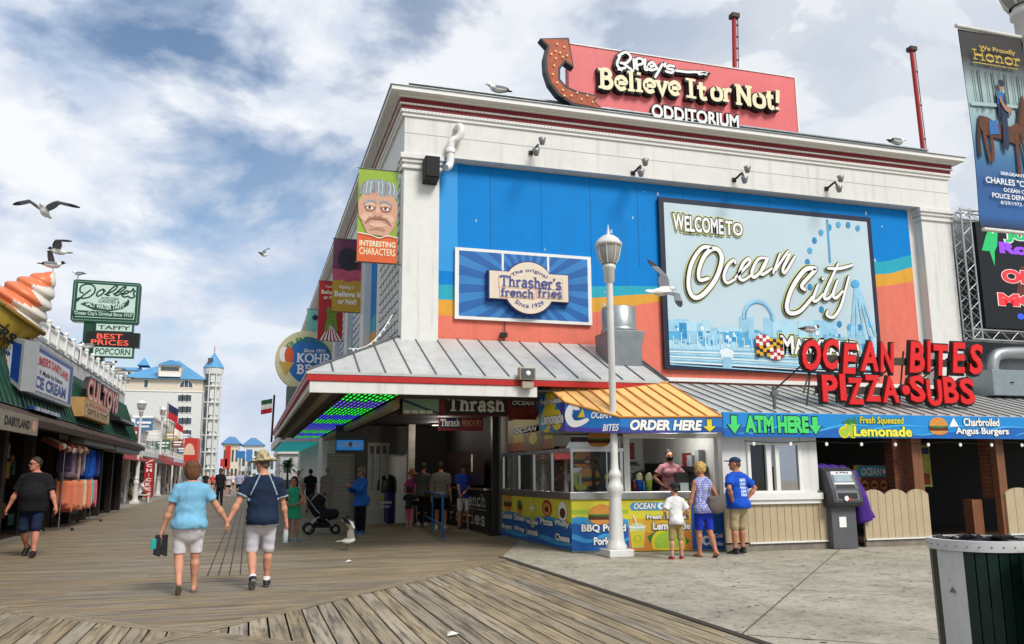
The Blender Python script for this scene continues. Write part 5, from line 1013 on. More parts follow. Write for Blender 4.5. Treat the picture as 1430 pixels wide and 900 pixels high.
# counter: side panel along the shop, front panel to the plaza
E_, F_p, G_p = (5.93, 20.1), (5.95, 15.48), (8.86, 14.86); zc0, zc1 = .99, 1.13
FS, LS = fr2(E_, F_p); FFR, LF = fr2(F_p, G_p); uf = lambda x: (x-792)/216*LF
YLW = M('panel_yellow', 'd6cc3a', .5, var=.08); BLU = M('panel_blue', '1a5aa8', .5, var=.12, vs=2); BL2 = M('panel_sky', '3a9ad0', .5, var=.2, vs=3); ORG = M('panel_orange', 'd8862c', .5, var=.1); BUN = M('bun_tan', 'd08c3c', .6, var=.2, vs=20); MEAT = M('meat_brown', '5a2a16', .7, var=.5, vs=40, bump=.3); LIM = M('lime_green', '9cbf3a', .5, var=.1)
g = MB(YLW); g.fr = FS; g.fbox(0, .02, LS, zc0, -.06, 0); g.fr = FFR; g.fbox(0, .02, LF, zc0, -.06, 0.); g.build('counter_panel', fk)
wavy = lambda a, b, z0, am, ph, n=24: [(a+(b-a)*i/n, z0+am*math.sin(ph+i*.9*12/n)) for i in range(n+1)]
def burger(g, u, z, r, d):
    g.use(MEAT).disc(u, z, r*1.05, r*.42, d); g.use(LGR).disc(u, z+r*.2, r*1.05, r*.14, d+.002); g.use(BUN).poly([(u+r*math.cos(t), z+r*.22+r*.75*math.sin(t)) for t in np.linspace(0, math.pi, 14)], d+.004); g.poly([(u+r*.95*math.cos(t), z-r*.2+r*.35*math.sin(t)) for t in np.linspace(math.pi, 2*math.pi, 12)], d+.004)
def cup(g, u, z, h, d):
    g.use(M('cup_clear', 'c9d8a0', .3)).poly([(u-h*.22, z), (u+h*.22, z), (u+h*.3, z+h*.75), (u-h*.3, z+h*.75)], d); g.use(SCI).poly([(u-h*.2, z+.02), (u+h*.2, z+.02), (u+h*.27, z+h*.6), (u-h*.27, z+h*.6)], d+.002); g.use(LIM).disc(u, z+h*.33, h*.15, h*.14, d+.004); g.use(SCI).disc(u, z+h*.33, h*.1, h*.09, d+.006)
    g.use(LW).disc(u, z+h*.76, h*.32, h*.07, d+.004); g.use(M('cup_clear')).disc(u, z+h*.78, h*.26, h*.12, d+.006, a0=0, a1=math.pi); g.use(LW).stroke([(u, z+h*.8), (u-h*.12, z+h*1.15)], h*.04, d+.008, curve=False)
g = MB(fr=FS); g.use(BL2).poly([(0, .0+.03)]+wavy(0, LS, .58, .04, 0)[::1]+[(LS, .03)], .003); g.use(BLU).poly([(0, .03)]+wavy(0, LS, .5, .05, .8)+[(LS, .03)], .005); g.use(BL2).poly(wavy(0, LS, .12, .03, 2)+wavy(0, LS, .2, .03, 1)[::-1], .007)
for i, (a, b_) in enumerate((('Charbroiled', 'Burgers'), ('Chicken', 'Wrap'), ('Fresh Squeezed', 'Lemonade'), ('Pizza', ''), ('Philly', 'Cheese'))):
    c = LS*(.1+.2*i); wv = LS*.085
    if i == 0: burger(g, c, .78, .3, .01); 
    elif i == 1: g.use(BUN).disc(c, .75, .22, .17, .01); g.use(LGR).disc(c, .8, .16, .1, .013); g.use(MEAT).disc(c+.06, .74, .12, .07, .016)
    elif i == 2: cup(g, c, .35, .55, .01)
    elif i == 3: g.use(REDM).disc(c, .78, .3, .17, .01); g.use(BUN).disc(c, .76, .24, .13, .013); g.use(MEAT).disc(c, .76, .12, .06, .016)
    else: g.use(LW).disc(c, .75, .24, .19, .01); g.use(MEAT).disc(c, .72, .16, .1, .013)
    zz = .46 if i != 2 else .4
    g.use(BLACK).text(a, c-wv, zz-.02, c+wv, zz+.12, .02, off=.08, ref=.04); g.use(LW).text(a, c-wv, zz-.02, c+wv, zz+.12, .023, off=.04)
    if b_: g.use(BLACK).text(b_, c-wv, .18, c+wv, .32, .02, off=.08, ref=.04); g.use(LW).text(b_, c-wv, .18, c+wv, .32, .023, off=.04)
g.build('side_artwork', fk)
g = MB(fr=FFR); ub_ = uf(872); uc_ = uf(962)
g.use(LIM).rect(0, .72, ub_, .985, .002); g.use(YLW).rect(0, .8, ub_, .985, .003)
g.use(BL2).poly([(0, .03)]+wavy(0, ub_, .64, .03, 0)+[(ub_, .03)], .005); g.use(BLU).poly([(0, .03)]+wavy(0, ub_, .5, .05, 1.2)+[(ub_, .03)], .007); g.use(BL2).poly(wavy(0, ub_, .22, .04, 2)+wavy(0, ub_, .3, .05, 1.5)[::-1], .009)
burger(g, .58, .66, .25, .012); g.use(BLACK).text('BBQ Pulled', uf(805), .37, uf(868), .53, .02, off=.09, ref=.04); g.use(LW).text('BBQ Pulled', uf(805), .37, uf(868), .53, .024, off=.04); g.use(BLACK).text('Pork', uf(822), .14, uf(845), .29, .02, off=.09, ref=.04); g.use(LW).text('Pork', uf(822), .14, uf(845), .29, .024, off=.04)
g.use(M('panel_amber', 'd7a733', .5, var=.1)).rect(ub_, .35, uc_, .62, .003); g.use(ORG).rect(ub_, .03, uc_, .36, .005); g.use(BLU).rect(uc_, .03, LF, .985, .005)
lem = (uf(928), .17); g.use(LGR).poly([(lem[0]-.42, .28), (lem[0]-.2, .42), (lem[0]-.1, .1), (lem[0]-.3, .06)], .008); g.use(SCI).disc(*lem, .34, .28, .010, a0=-.5, a1=math.pi+.5); g.use(LIM).disc(*lem, .27, .22, .012, a0=-.45, a1=math.pi+.45); g.use(LGR).poly([(lem[0]+.3, .3), (lem[0]+.42, .2), (lem[0]+.3, .08)], .008)
pl_ = [(uf(878), .78), (uf(960), .78), (uf(960), .93), (uf(878), .93)]; g.use(BL2).poly([(pl_[0][0]-.05, .855)]+[(a, b_) for a, b_ in pl_[:2]]+[(pl_[1][0]+.05, .855)]+pl_[2:], .006); g.use(BLACK).text('OCEAN', uf(880), .8, uf(912), .92, .009, off=.09, ref=.04, shear=.2); g.use(LW).text('OCEAN', uf(880), .8, uf(912), .92, .012, off=.04, shear=.2); g.disc(uf(919), .86, .07, .065, .012); g.use(BL2).disc(uf(921), .865, .035, .03, .015); g.use(LW).text('BITES', uf(926), .8, uf(955), .92, .012, off=.04, shear=.2)
cup(g, uf(884), .08, .52, .012)
for t_, a, b_, z0, z1 in (('Fresh Squeezed', 898, 958, .59, .70), ('Lemonade', 906, 960, .41, .56)): g.use(BLACK).text(t_, uf(a), z0, uf(b_), z1, .02, off=.09, ref=.04); g.use(LW).text(t_, uf(a), z0, uf(b_), z1, .024, off=.04)
g.use(LW).disc(uf(982), .2, .09, .09, .01); g.use(BLU).disc(uf(983), .2, .05, .05, .013); g.use(LW).text('Ice Cold', uf(986), .25, uf(1006), .33, .012, off=.03); g.text('Drinks', uf(988), .1, uf(1006), .18, .012, off=.03); g.use(BUN).disc(uf(984), .55, .12, .07, .01); g.use(REDM).disc(uf(980), .75, .08, .06, .01)
g.build('front_artwork', fk)
g = MB(STEEL); g.fr = FS; g.fbox(0, zc0+.001, LS, zc1, -.5, .03); g.fr = FFR; g.fbox(-.03, zc0+.001, LF+.02, zc1+.005, -.55, .04); g.build('steel_counter', fk, .008)
ug = uf(868)                                              # glass display case on the counter
zg = PY(791, 631, 15.4)[1]; g = MB(STEEL); g.fr = FS
for u in (0, LS*.27, LS*.5, LS*.75, LS-.05): g.fbox(u, zc1+.006, u+.05, zg, -.05, 0)
g.fbox(0, zg, LS, zg+.07, -.06, .01); g.fr = FFR; g.fbox(0.001, zg+.001, ug, zg+.065, -.06, .012); g.fbox(ug-.08, zc1+.006, ug-.02, zg, -.06, 0); g.fbox(uf(843), zc1+.006, uf(843)+.02, zg, -.05, -.02); g.build('case_frame', fk)
GLS = glass('case_glass', 'eef2f2', .0); g = MB(GLS, FS); g.rect(.03, zc1+.006, LS-.03, zg, -.025); g.fr = FFR; g.rect(.05, zc1+.006, ug-.08, zg, -.025); g.build('case_glass', fk)
g = MB(fr=FFR); FD = .5                                   # back of the case: mirror-dark panel with food pictures
g.use(M('case_back', '3a3d3c', .35, var=.4, vs=4)).rect(.05, zc1+.01, ug-.05, zg, -FD)
burger(g, .36, 1.72, .24, -.45); burger(g, .42, 1.37, .23, -.40); g.use(SCI).disc(.26, 1.22, .12, .06, -.38); g.use(LIM).rect(.1, 1.25, .2, 1.5, -.39); g.use(LW).rect(.08, 1.3, .3, 1.6, -.44); g.use(SCI).disc(.78, 1.42, .05, .05, -.4); g.use(STEEL).rect(.76, 1.2, .78, 1.4, -.401)
g.fr = FS; g.use(M('case_back')).rect(.1, zc1+.01, LS-.1, zg, -FD-.05)
for k, c in enumerate((.3, .55, 1.0, 1.4, 1.9, 2.3, 2.8, 3.2, 3.7, 4.2)): g.use((LIM, LW, STEEL, LW, M('case_red', 'b03a30', .5), LW)[k % 6]).rect(c, zc1+.02, c+.22, zc1+.25+.4*((k*37 % 10)/10), -.3-.02*(k % 3))
g.use(M('case_red')).rect(2.6, zg-.25, 4.5, zg-.08, -.45); g.use(LW).rect(2.6, zg-.21, 4.5, zg-.17, -.447); g.build('case_contents', fk)
g = MB(STEEL, FFR); g.fprism([(-.05, zg+.08), (ug, zg+.08), (ug, 2.21), (.1, 2.21)], -.35, -.3); burger(g, .62, zg+.22, .22, -.29); g.use(M('hood_dark', '2c2a28', .4)).rect(.05, 2.1, ug-.1, 2.2, -.295); g.build('steel_hood', fk)
g = MB(TRIMW, FFR); g.fbox(ug, zc1+.006, ug+.12, 2.25, -.12, 0); g.fbox(LF-.12, zc1+.006, LF+.02, 2.25, -.12, 0); g.fbox(ug+.12, 2.16, LF-.12, 2.25, -.1, 0); g.build('window_post', fk, .006)
g = MB(M('kiosk_inner_wall', 'c8c6be', .7, var=.1)); g.box(6.05, 18.5, 0, 9.0, 18.6, 2.8); g.use(M('dark_bulkhead')); g.box(6., 15.6, 2.36, 9., 18.5, 2.42); g.use(M('kiosk_inner_wall')); g.box(8.95, 15.0, 0, 9.03, 18.5, 2.36); g.use(M('kit_2a2a2a', '2a2a2a', .5, var=.3)); g.box(8.7, 16.9, .26, 8.94, 17.9, 1.7); g.box(8.75, 15.5, 1.5, 8.94, 16.4, 1.62); g.use(M('kit_8f9090', '8f9090', .5, var=.3)); g.box(8.8, 15.6, 1.62, 8.94, 15.75, 1.95); g.box(8.8, 15.9, 1.62, 8.94, 16.1, 1.85); g.use(M('kit_7a2a22', '7a2a22', .5, var=.3)); g.box(8.8, 16.15, 1.62, 8.94, 16.3, 1.9); g.use(M('brick_dark_red', '5e221c', .7, var=.3, vs=12)); bxk = PY(984, 630, 16.2)[0]; g.box(bxk-.1, 16.2, 1., bxk+.25, 16.35, 2.36); g.build('inner_wall', fk)
g = MB(M('door_dark', '2a2c2c', .4)); a = PY(942, 640, 18.4)[0]; b_ = PY(976, 640, 18.4)[0]; g.box(a, 18.42, 0, b_, 18.47, 2.3); g.build('back_door', fk)
for i in range(2):
    for j in range(3): g = MB(M('door_pane', 'a9c4cc', .2, var=.15)); w_ = (b_-a)/2-.1; g.box(a+.07+i*(w_+.06), 18.40, 1.05+j*.34, a+.07+i*(w_+.06)+w_, 18.415, 1.05+j*.34+.28); g.build('door_pane', fk)
g = MB(M('poster_gold', 'c3b22c', .5, var=.1)); pf = WEST(6.02); g.fr = pf; g.fbox(-19.8, zg+.1, -16.6, 2.75, 0, .03); g.use(M('poster_orange_red', 'a8502a', .5)).rect(-19.8, zg+.1, -16.6, zg+.3, .033); g.use(M('cup_brown', '6b5a20', .5, var=.3)).poly([(-18.4, zg+.12), (-17.3, zg+.12), (-17.0, zg+.62), (-18.7, zg+.62)], .036); g.use(SCI).disc(-17.85, zg+.35, .3, .13, .039); g.use(BLACK).rect(-19.3, 2.4, -17.4, 2.55, .036); g.use(LW).text('OCEAN', -19.2, 2.42, -17.6, 2.53, .039, off=.03, shear=.2); g.build('side_poster', fk)
g = MB(WHITE2); g.box(6.02, 20.12, zg, 6.12, 20.5, 2.9); g.build('end_panel', fk)
g = MB(M('tube_light', 'f0f2ea', .3, emit=5)); a = PY(884, 607, 15.6)[0]; g.box(6.3, 15.5, 2.43, 8.9, 15.598, 2.47); g.tube([(a, 15.62, 2.26), (a+.75, 15.62, 2.26)], .022, 8); g.build('tube_lamp', fk); pl_ = bpy.data.lights.new('kiosk_lamp', 'POINT'); pl_.energy = 24; pl_.shadow_soft_size = .2; po = bpy.data.objects.new('kiosk_lamp', pl_); COL.objects.link(po); po.location = (a+.9, 15.8, 2.2)
g = MB(M('floor_brown', '4a3a2c', .7, var=.2)); g.box(6.0, 15.9, .012, 8.9, 18.5, .26); g.build('raised_floor', fk); g = MB(); rq_ = random.Random(8)
for i in range(46): c = ('2a2a2a', '8f9090', '6a6a68', 'b8b4aa', '7a2a22', '3a4a3a')[i % 6]; x = rq_.uniform(6.3, 8.6); z = rq_.choice((.9, 1.35, 1.8)); g.use(M('kit_'+c, c, .5, var=.3)); g.box(x, 18.0+rq_.random()*.3, z, x+rq_.uniform(.06, .3), 18.45, z+rq_.uniform(.1, .38))
g.use(STEEL)
for z in (.88, 1.33, 1.78): g.box(6.2, 18.0, z-.03, 8.75, 18.48, z-.002)
o = g.build('kitchen_shelf', fk); o['kind'] = 'stuff'
# things standing on the service counter
def cupthing(x, c, h, lb, top=None):
    u = uf(x); p = FFR(u, zc1+.008, -.22); t = thing('drink_cup' if top else 'sauce_bottle', lb, 'cup' if top else 'bottle', p); g = MB(M('cup_'+c, c, .4, var=.05)); k = h
    if top: g.lathe([(0, 0), (.045*k, 0), (.06*k, .18*k), (.062*k, .2*k), (0, .2*k)], p, 14); g.build('cup', t); g = MB(M('cup_dome_'+top, top, .3)); g.lathe([(.062*k, .2*k), (.06*k, .27*k), (.03*k, .32*k), (0, .33*k)], p, 14); g.build('lid', t)
    else: g.lathe([(0, 0), (.035, 0), (.036, .13*k), (.014, .18*k)], p, 12); g.build('bottle', t); g = MB(M('nozzle_white', 'd8d4cc')); g.lathe([(.014, .18*k), (.006, .23*k), (0, .23*k)], p, 10); g.build('nozzle', t)
cupthing(886, 'b02a22', 1.0, 'red sauce bottle at the left end of the stand counter'); cupthing(893, '1f55b0', 1.1, 'tall blue drink cup with pale lid on the stand counter', 'd8cf9a'); cupthing(899.5, '2a7ac0', .9, 'short light blue bottle beside the tall blue cup'); cupthing(907, 'a8bf3a', 1.1, 'green lemonade cup with pale lid on the stand counter', 'd9d0a0')
u = uf(957); p = FFR(u, zc1+.006, -.25); t = thing('cash_register', 'black cash register screen on the stand counter in front of the worker', 'register', p, R(-12)); g = MB(BLACK); x_, y_, z_ = p; g.box(x_-.13, y_-.12, z_, x_+.13, y_+.12, z_+.12); g.hexa([(x_-.15, y_-.02, z_+.12), (x_+.15, y_-.02, z_+.12), (x_+.15, y_+.02, z_+.12), (x_-.15, y_+.02, z_+.12), (x_-.15, y_+.04, z_+.36), (x_+.15, y_+.04, z_+.36), (x_+.15, y_+.08, z_+.36), (x_-.15, y_+.08, z_+.36)]); g.build('body', t); g = MB(M('note_paper', 'b8c4c0', .6)); g.hexa([(x_-.12, y_-.03, z_+.0), (x_+.06, y_-.03, z_+.0), (x_+.06, y_-.125, z_+.0), (x_-.12, y_-.125, z_+.0), (x_-.12, y_-.03, z_+.16), (x_+.06, y_-.03, z_+.16), (x_+.06, y_-.125, z_+.16), (x_-.12, y_-.125, z_+.16)]); g.build('note', t)
# duct and floodlight on the canopy roof
t = thing('exhaust_duct', 'grey galvanised exhaust duct with round hood on the pale canopy roof', 'duct', (7.2, 16.6, 3.6)); dq = lambda x, y: PY(x, y, 16.6); (a, z1), (b_, z0) = dq(842, 430), dq(886, 462); uc = (a+b_)/2; r = (b_-a)/2
g = MB(GALV); g.lathe([(r, z0), (r, z1), (r*.96, z1+.01), (r*.94, z1-.15), (0, z1-.16)], (uc, 16.6, 0), 28); g.lathe([(r*1.02, z0+.02), (r*1.08, z0-.02), (r*1.08, z0-.08), (0, z0-.08)], (uc, 16.6, 0), 28); g.build('round_hood', t)
g = MB(M('duct_grey', '7e8385', .45, .5, var=.15)); zz = z0-.08; zq = dq(885, 516)[1]
g.prism([(uc-r*1.05, zz), (uc+r*1.1, zz), (uc+r*.85, zz-.35), (uc+r*.85, zq-.35), (uc-r*1.0, zq-.35), (uc-r*1.3, zq-.05), (uc-r*1.0, zz-.35)], 16.15, 17.05, 'y'); g.build('duct_body', t, .01)
(u, z_) = PY(735, 524, 15.2); t = thing('eave_floodlight', 'square metal floodlight on the corner of the red fascia', 'floodlight', (u, 15.2, z_-.2)); g = MB(M('flood_cream', 'a59a84', .5, .3)); g.box(u-.16, 15.1, z_-.1, u+.16, 15.26, z_+.14); g.box(u-.1, 15.14, z_-.26, u+.13, 15.24, z_-.12); g.build('housing', t, .01); g = MB(M('flood_lens', '5d5f60', .15, .3)); g.box(u-.13, 15.085, z_-.07, u+.13, 15.1, z_+.11); g.use(LW); g.ell((u, 15.08, z_+.02), (.05, .02, .05)); g.build('lens', t)
# ================================================================== pizza shop front on the right
YF = 14.5; sq = lambda x, y, Y=YF: PY(x, y, Y)
ps = thing('pizza_shop', 'pizza shop front with ribbed metal roof, white window bay and dark open dining room', 'shop', (9, YF, 0))
zb0 = (sq(1010, 611, 14.2)[1]+sq(1430, 613, 14.2)[1])/2; zb1 = (sq(1010, 577, 14.2)[1]+sq(1430, 582, 14.2)[1])/2; xb0 = sq(1010, 590, 14.2)[0]; XE = 22.
zt_ = (px(930, 527)[1]+px(1430, 556)[1])/2
g = MB(ROOFM); slope(g, [(xb0-.9, 14.55, zb1+.02), (XE, 14.55, zb1+.02), (XE, YW-.03, zt_), (XRT-.1, YW-.03, zt_)]); g.build('roof', ps)
g = MB(M('roof_groove', '4a4b4a', .6))
k = xb0-.9
while k < XE: g.tube([(k, 14.54, zb1+.045), (k+.0, YW-.05, zt_+.02)], .013, 4); k += .33
g.build('roof_seam', ps)
g = MB(TRIMW); g.box(XRT, YW-.12, zt_+.03, XE, YW-.02, zt_+.12); g.build('roof_flashing', ps)
a = sq(1009, 650)[0]; wa, wb = sq(1043, 650)[0], sq(1118, 650)[0]; pe = sq(1141, 650)[0]; zs1 = sq(1090, 689)[1]; zs0 = sq(1090, 704)[1]
g = MB(WHITE2); g.box(a, YF, zs1, wa, YF+.15, zb0+.3); g.box(wb+.02, YF-.02, zs1, pe, YF+.15, zb0+.3); g.box(wa, YF+.01, 2.08, wb+.02, YF+.15, zb0+.3); g.build('wall', ps, .004)
g = MB(TRIMW); um = sq(1076, 650)[0]; um2 = sq(1083, 650)[0]
for u0, u1 in ((wa, wa+.07), (sq(1071, 650)[0]-.03, um), (um2-.02, um2+.07), (wb-.07, wb+.02)): g.box(u0, YF-.04, zs1, u1, YF+.05, 2.08)
g.box(wa+.07, YF-.038, 2.02, wb-.07, YF+.048, 2.08); g.box(wa+.07, YF-.038, zs1, wb-.07, YF+.048, zs1+.05); g.box(a, YF-.1, zs0+.08, pe+.03, YF+.15, zs1-.001); g.box(a, YF-.06, zs0, pe, YF+.15, zs0+.079); g.build('window_frame', ps, .006)
g = MB(glass('window_glass', '8fb4bc', .5, .04)); g.box(um2+.07, YF+.0, zs1+.05, wb-.07, YF+.01, 2.02); g.build('pane', ps); g = MB(glass('window_glass_dark', '3a4444', .05)); g.box(wa+.07, YF+.02, zs1+.05, um-.05, YF+.03, 2.02); g.build('pane', ps)
g = MB(TRIMW); g.box(sq(1107, 650)[0]-.02, YF+.02, zs1+.05, sq(1107, 650)[0]+.02, YF+.04, 2.02); g.build('mullion', ps)
g = MB(M('pale_emissive_panel', 'b9d0d6', .5, emit=.25)); g.box(um2+.1, YF+.5, 1.55, wb+.5, YF+.52, 2.2); g.use(M('clutter_grey', '4a5254', .6, var=.6, vs=18)); g.box(um2+.1, YF+.45, zs1, wb+.5, YF+.47, 1.6); g.build('window_display', ps)  # upright pale panel with faint emission behind the pane, grey clutter below
BEI = M('beige_boards', 'b3a283', .6, var=.08, streak=.2, vs=3); BGR = M('board_groove', '6a5c45', .8); KICK = M('kick_board', '7d766a', .8, var=.3, spots=.4)
def boards(g, u0, u1, z0, topf, Y, n=None):
    n = n or max(1, round((u1-u0)/.165)); w_ = (u1-u0)/n
    for i in range(n):
        x0, x1 = u0+i*w_+.005, u0+(i+1)*w_-.005; xs = np.linspace(x0, x1, 5); g.prism([(x0, z0), (x1, z0)]+[(x, topf(x)) for x in xs[::-1]], Y, Y+.05, 'y')
    
fe = sq(1166, 700)[0]; fz0 = sq(1100, 756)[1]
g = MB(BEI); boards(g, a, pe-.0, fz0, lambda x: zs0-.002, YF); g.build('boarded_wall', ps)
g = MB(TRIMW); g.box(a+.5, YF-.04, fz0-.03, fe, YF+.05, fz0-.001); g.use(KICK); g.box(a, YF+.0, 0, fe-.03, YF+.06, fz0-.031); g.build('kick_board', ps)
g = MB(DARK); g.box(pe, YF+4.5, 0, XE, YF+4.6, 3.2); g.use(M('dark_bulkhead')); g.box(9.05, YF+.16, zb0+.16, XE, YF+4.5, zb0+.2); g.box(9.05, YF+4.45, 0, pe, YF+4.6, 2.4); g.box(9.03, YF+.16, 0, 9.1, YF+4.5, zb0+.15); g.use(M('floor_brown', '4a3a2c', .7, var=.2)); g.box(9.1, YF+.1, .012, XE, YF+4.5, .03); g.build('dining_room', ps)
BRK = M('brick_brown', '7a452f', .7, var=.4, vs=9, bump=.3); WDP = M('wood_post', '7a4e33', .6, var=.3, stretch=(8, 8, .6), vs=3)
def brickpost(x0, x1, Y, z0, z1):
    g = MB(BRK); n = int((z1-z0)/.09); r_ = random.Random(int(x0*10))
    for i in range(n):
        c_ = .5+.12*(i % 2)
        for s0, s1 in ((0, c_), (c_, 1)): g.box(x0+(x1-x0)*s0+.004, Y-.01*r_.random(), z0+i*.09, x0+(x1-x0)*s1-.004, Y+.25, z0+i*.09+.082)
    g.use(M('mortar', '8f8578', .9)); g.box(x0+.01, Y+.012, z0, x1-.01, Y+.24, z1); return g
PG = 'posts of the pizza shop dining room'
for x0, x1, yy, lb in ((1248, 1268, YF+.35, 'brown brick pillar behind the scalloped beige boards'), (1381, 1396, YF+.3, 'brown brick pillar beside the blue entrance sign')):
    g = brickpost(sq(x0, 650, yy)[0], sq(x1, 650, yy)[0], yy, .9 if x0 > 1300 else .3, zb0+.15); tag(g.build('brick_pillar'), lb, 'pillar', PG)
for x0, x1, lb in ((1276, 1290, 'brown timber post left of the dark doorway'), (1394, 1405, 'brown timber post right of the dark doorway')):
    g = MB(WDP); g.box(sq(x0, 650)[0], YF+.02, .012, sq(x1, 650)[0], YF+.18, zb0+.15); tag(g.build('timber_post', bevel=.008), lb, 'post', PG)
g = MB(WDP); g.box(sq(1378, 720)[0], YF+.35, .012, sq(1392, 720)[0], YF+.6, .88); tag(g.build('timber_plinth'), 'timber plinth under the brick pillar by the entrance sign', 'plinth')
def fence(lb, xa, xb, bumps, zlo=.13):
    u0, u1 = sq(xa, 720)[0], sq(xb, 720)[0]; w_ = (u1-u0)/bumps; zt0 = sq(1243, 692)[1]; t = thing('board_fence', lb, 'fence', ((u0+u1)/2, YF, 0), group='scalloped beige board fences')
    def topf(x): q_ = ((x-u0)/w_) % 1; return zt0+.12*math.sin(math.pi*min(1, max(0, q_)))**.7
    g = MB(BEI); boards(g, u0, u1, zlo, topf, YF-.02, bumps*3); g.build('board_panel', t); g = MB(TRIMW); g.box(u0, YF-.05, zlo-.03, u1, YF+.05, zlo-.002); g.use(KICK); g.box(u0, YF-.01, 0, u1, YF+.05, zlo-.031); g.build('kick_board', t)
fence('beige board fence with three scalloped bumps beside the cash machine', 1206, 1298, 3, fz0); fence('beige board fence panel cut by the right edge beyond the entrance sign', 1406, 1482, 2, fz0)
u0, u1 = sq(1143, 720)[0], fe; g = MB(BEI); boards(g, u0, u1, fz0, lambda x: sq(1155, 688)[1]-.1+.14*math.sin(math.pi*(.5*(x-u0)/(u1-u0)+.5*.98)), YF-.02, 2); g.use(TRIMW); g.box(fe-.03, YF-.06, 0, fe+.02, YF+.05, .85); tag(g.build('board_fence'), 'short rounded beige board beside the left of the cash machine', 'fence', 'scalloped beige board fences')
# poster inside, entrance sign, string of bulbs
yy = YF+2.2; (pa, pz1), (pb, pz0) = sq(1190, 650, yy), sq(1262, 692, yy); t = thing('menu_poster', 'red ocean food poster inside the dark dining room', 'poster', ((pa+pb)/2, yy, pz0)); F_ = FRONT(yy); g = MB(M('poster_rust', '7d2d1c', .5, var=.25), F_); g.fbox(pa, pz0-.4, pb, pz1, 0, .04); g.build('board', t)
g = MB(M('poster_gold', 'c3b22c'), F_); hh = pz1-pz0; g.poly([(pa, pz1), (pa, pz0), (pa+.12, pz0+.1), (pa+.25, pz1)], .044); g.use(KT).rect(pa+.1, pz1-hh*.38, pb, pz1-hh*.02, .048); g.use(LW).text('OCEAN', pa+.2, pz1-hh*.34, pa+(pb-pa)*.55, pz1-hh*.08, .052, off=.04, shear=.2); g.disc(pa+(pb-pa)*.6, pz1-hh*.2, .05, .06, .052); g.text('BITES', pa+(pb-pa)*.66, pz1-hh*.34, pa+(pb-pa)*.98, pz1-hh*.08, .052, off=.04, shear=.2)
for k in range(4): g.use(BUN).disc(pa+.28+k*.26, pz0+hh*.36, .09, .1, .048); g.use(MEAT).disc(pa+.28+k*.26, pz0+hh*.34, .07, .05, .051)
g.use(M('letter_grey')).text('CUSTOMERS ONLY', pa+.1, pz0+.0, pb-.3, pz0+.07, .048, off=.02); g.build('artwork', t)
yy = YF+1.2; (pa, pz1), (pb, pz0) = sq(1264, 622, yy), sq(1301, 680, yy); t = thing('menu_poster', 'yellow green food poster behind the timber post', 'poster', ((pa+pb)/2, yy, pz0)); g = MB(M('poster_lime', '9a9a3a', .5, var=.3), FRONT(yy)); g.fbox(pa, pz0, pb, pz1, 0, .03); g.build('board', t); g = MB(M('poster_rust'), FRONT(yy)); g.rect(pa+.02, pz0+.05, pb-.05, pz0+.3, .034); g.use(NAVY).rect(pa+.02, pz1-.2, pb-.02, pz1-.05, .034); g.build('artwork', t)
(pa, pz1), (pb, pz0) = sq(1387, 620, YF+.2), sq(1398, 678, YF+.2); t = thing('entrance_sign', 'narrow vertical blue entrance sign on the brick pillar', 'sign', ((pa+pb)/2, YF+.2, pz0)); g = MB(M('sign_teal_blue', '1a6f9c', .5), FRONT(YF+.2)); g.fbox(pa, pz0, pb, pz1, 0, .03); g.build('board', t); g = MB(LW, FRONT(YF+.2))
for i, ch in enumerate('ENTRANCE'): h = (pz1-pz0-.04)/8; g.text(ch, pa+.04, pz1-.02-(i+1)*h+.01, pb-.04, pz1-.02-i*h-.015, .034, off=.03)
g.build('lettering', t)
t = thing('string_lights', 'string of small white bulbs under the blue banner', 'string lights', (12, YF-.1, zb0-.1)); g = MB(BLACK); pts = [(x, YF-.15, zb0-.06-.04*abs(math.sin((x-9)*1.9))) for x in np.arange(9.1, 18, .12)]; g.tube(pts, .008, 4); g.build('cable', t); g = MB(M('bulb_white', 'e8e4da', .3, emit=.5))
for x in np.arange(9.3, 18, .83): g = MB(M('bulb_white', 'e8e4da', .3, emit=.5)); g.ell((x, YF-.16, zb0-.12), (.03, .03, .04), 8, 5); g.build('bulb', t)
# ---- blue banner
bn = thing('shop_banner', 'long blue wave banner with green cash machine wording, lemonade and burgers', 'banner', (12, 14.2, zb0)); F_ = FRONT(14.2)
g = MB(M('banner_blue', '1a86cc', .4, var=.1, vs=1.5), F_); g.fbox(xb0, zb0, XE, zb1, -.05, 0); g.build('board', bn)
g = MB(fr=F_); rr = random.Random(5); DB = M('banner_deep', '1560ae', .4, var=.1); LBL = M('banner_light', '3aa4e0', .4, var=.1); hb = zb1-zb0; bz = lambda y: zb0+(612-y)/34*hb; bx = lambda x: sq(x, 595, 14.2)[0]
g.use(DB).poly([(xb0, zb0)]+[(xb0+i*.5, zb0+hb*(.34+.16*math.sin(i*.55))) for i in range(27)]+[(xb0+13, zb0)], .003)
for k in range(9): u = xb0+.3+k*1.35; g.use(LBL).stroke([(u, zb0+hb*.15), (u+.5, zb0+hb*(.2+.1*(k % 3))), (u+1.1, zb0+hb*.55), (u+1.7, zb0+hb*.5)], (.01, .045), .005)
GRN = M('letter_green', '45d06a', .5, var=.05)
g.use(BLACK).text('ATM HERE', bx(1040), bz(606), bx(1129), bz(582), .008, off=.10, ref=.055); g.use(GRN).text('ATM HERE', bx(1040), bz(606), bx(1129), bz(582), .012, off=.055)
for c in (1025, 1138):
    u = bx(c); hw = .14
    for mt, kk, d in ((BLACK, 1.22, .008), (GRN, 1., .012)): zc_ = zb0+hb*.5; g.use(mt).poly([(u+x*hw*kk, zc_+z*hb*.42*kk**.6) for x, z in ((-.45, .85), (.45, .85), (.45, 0), (1, 0), (0, -.9), (-1, 0), (-.45, 0))], d)
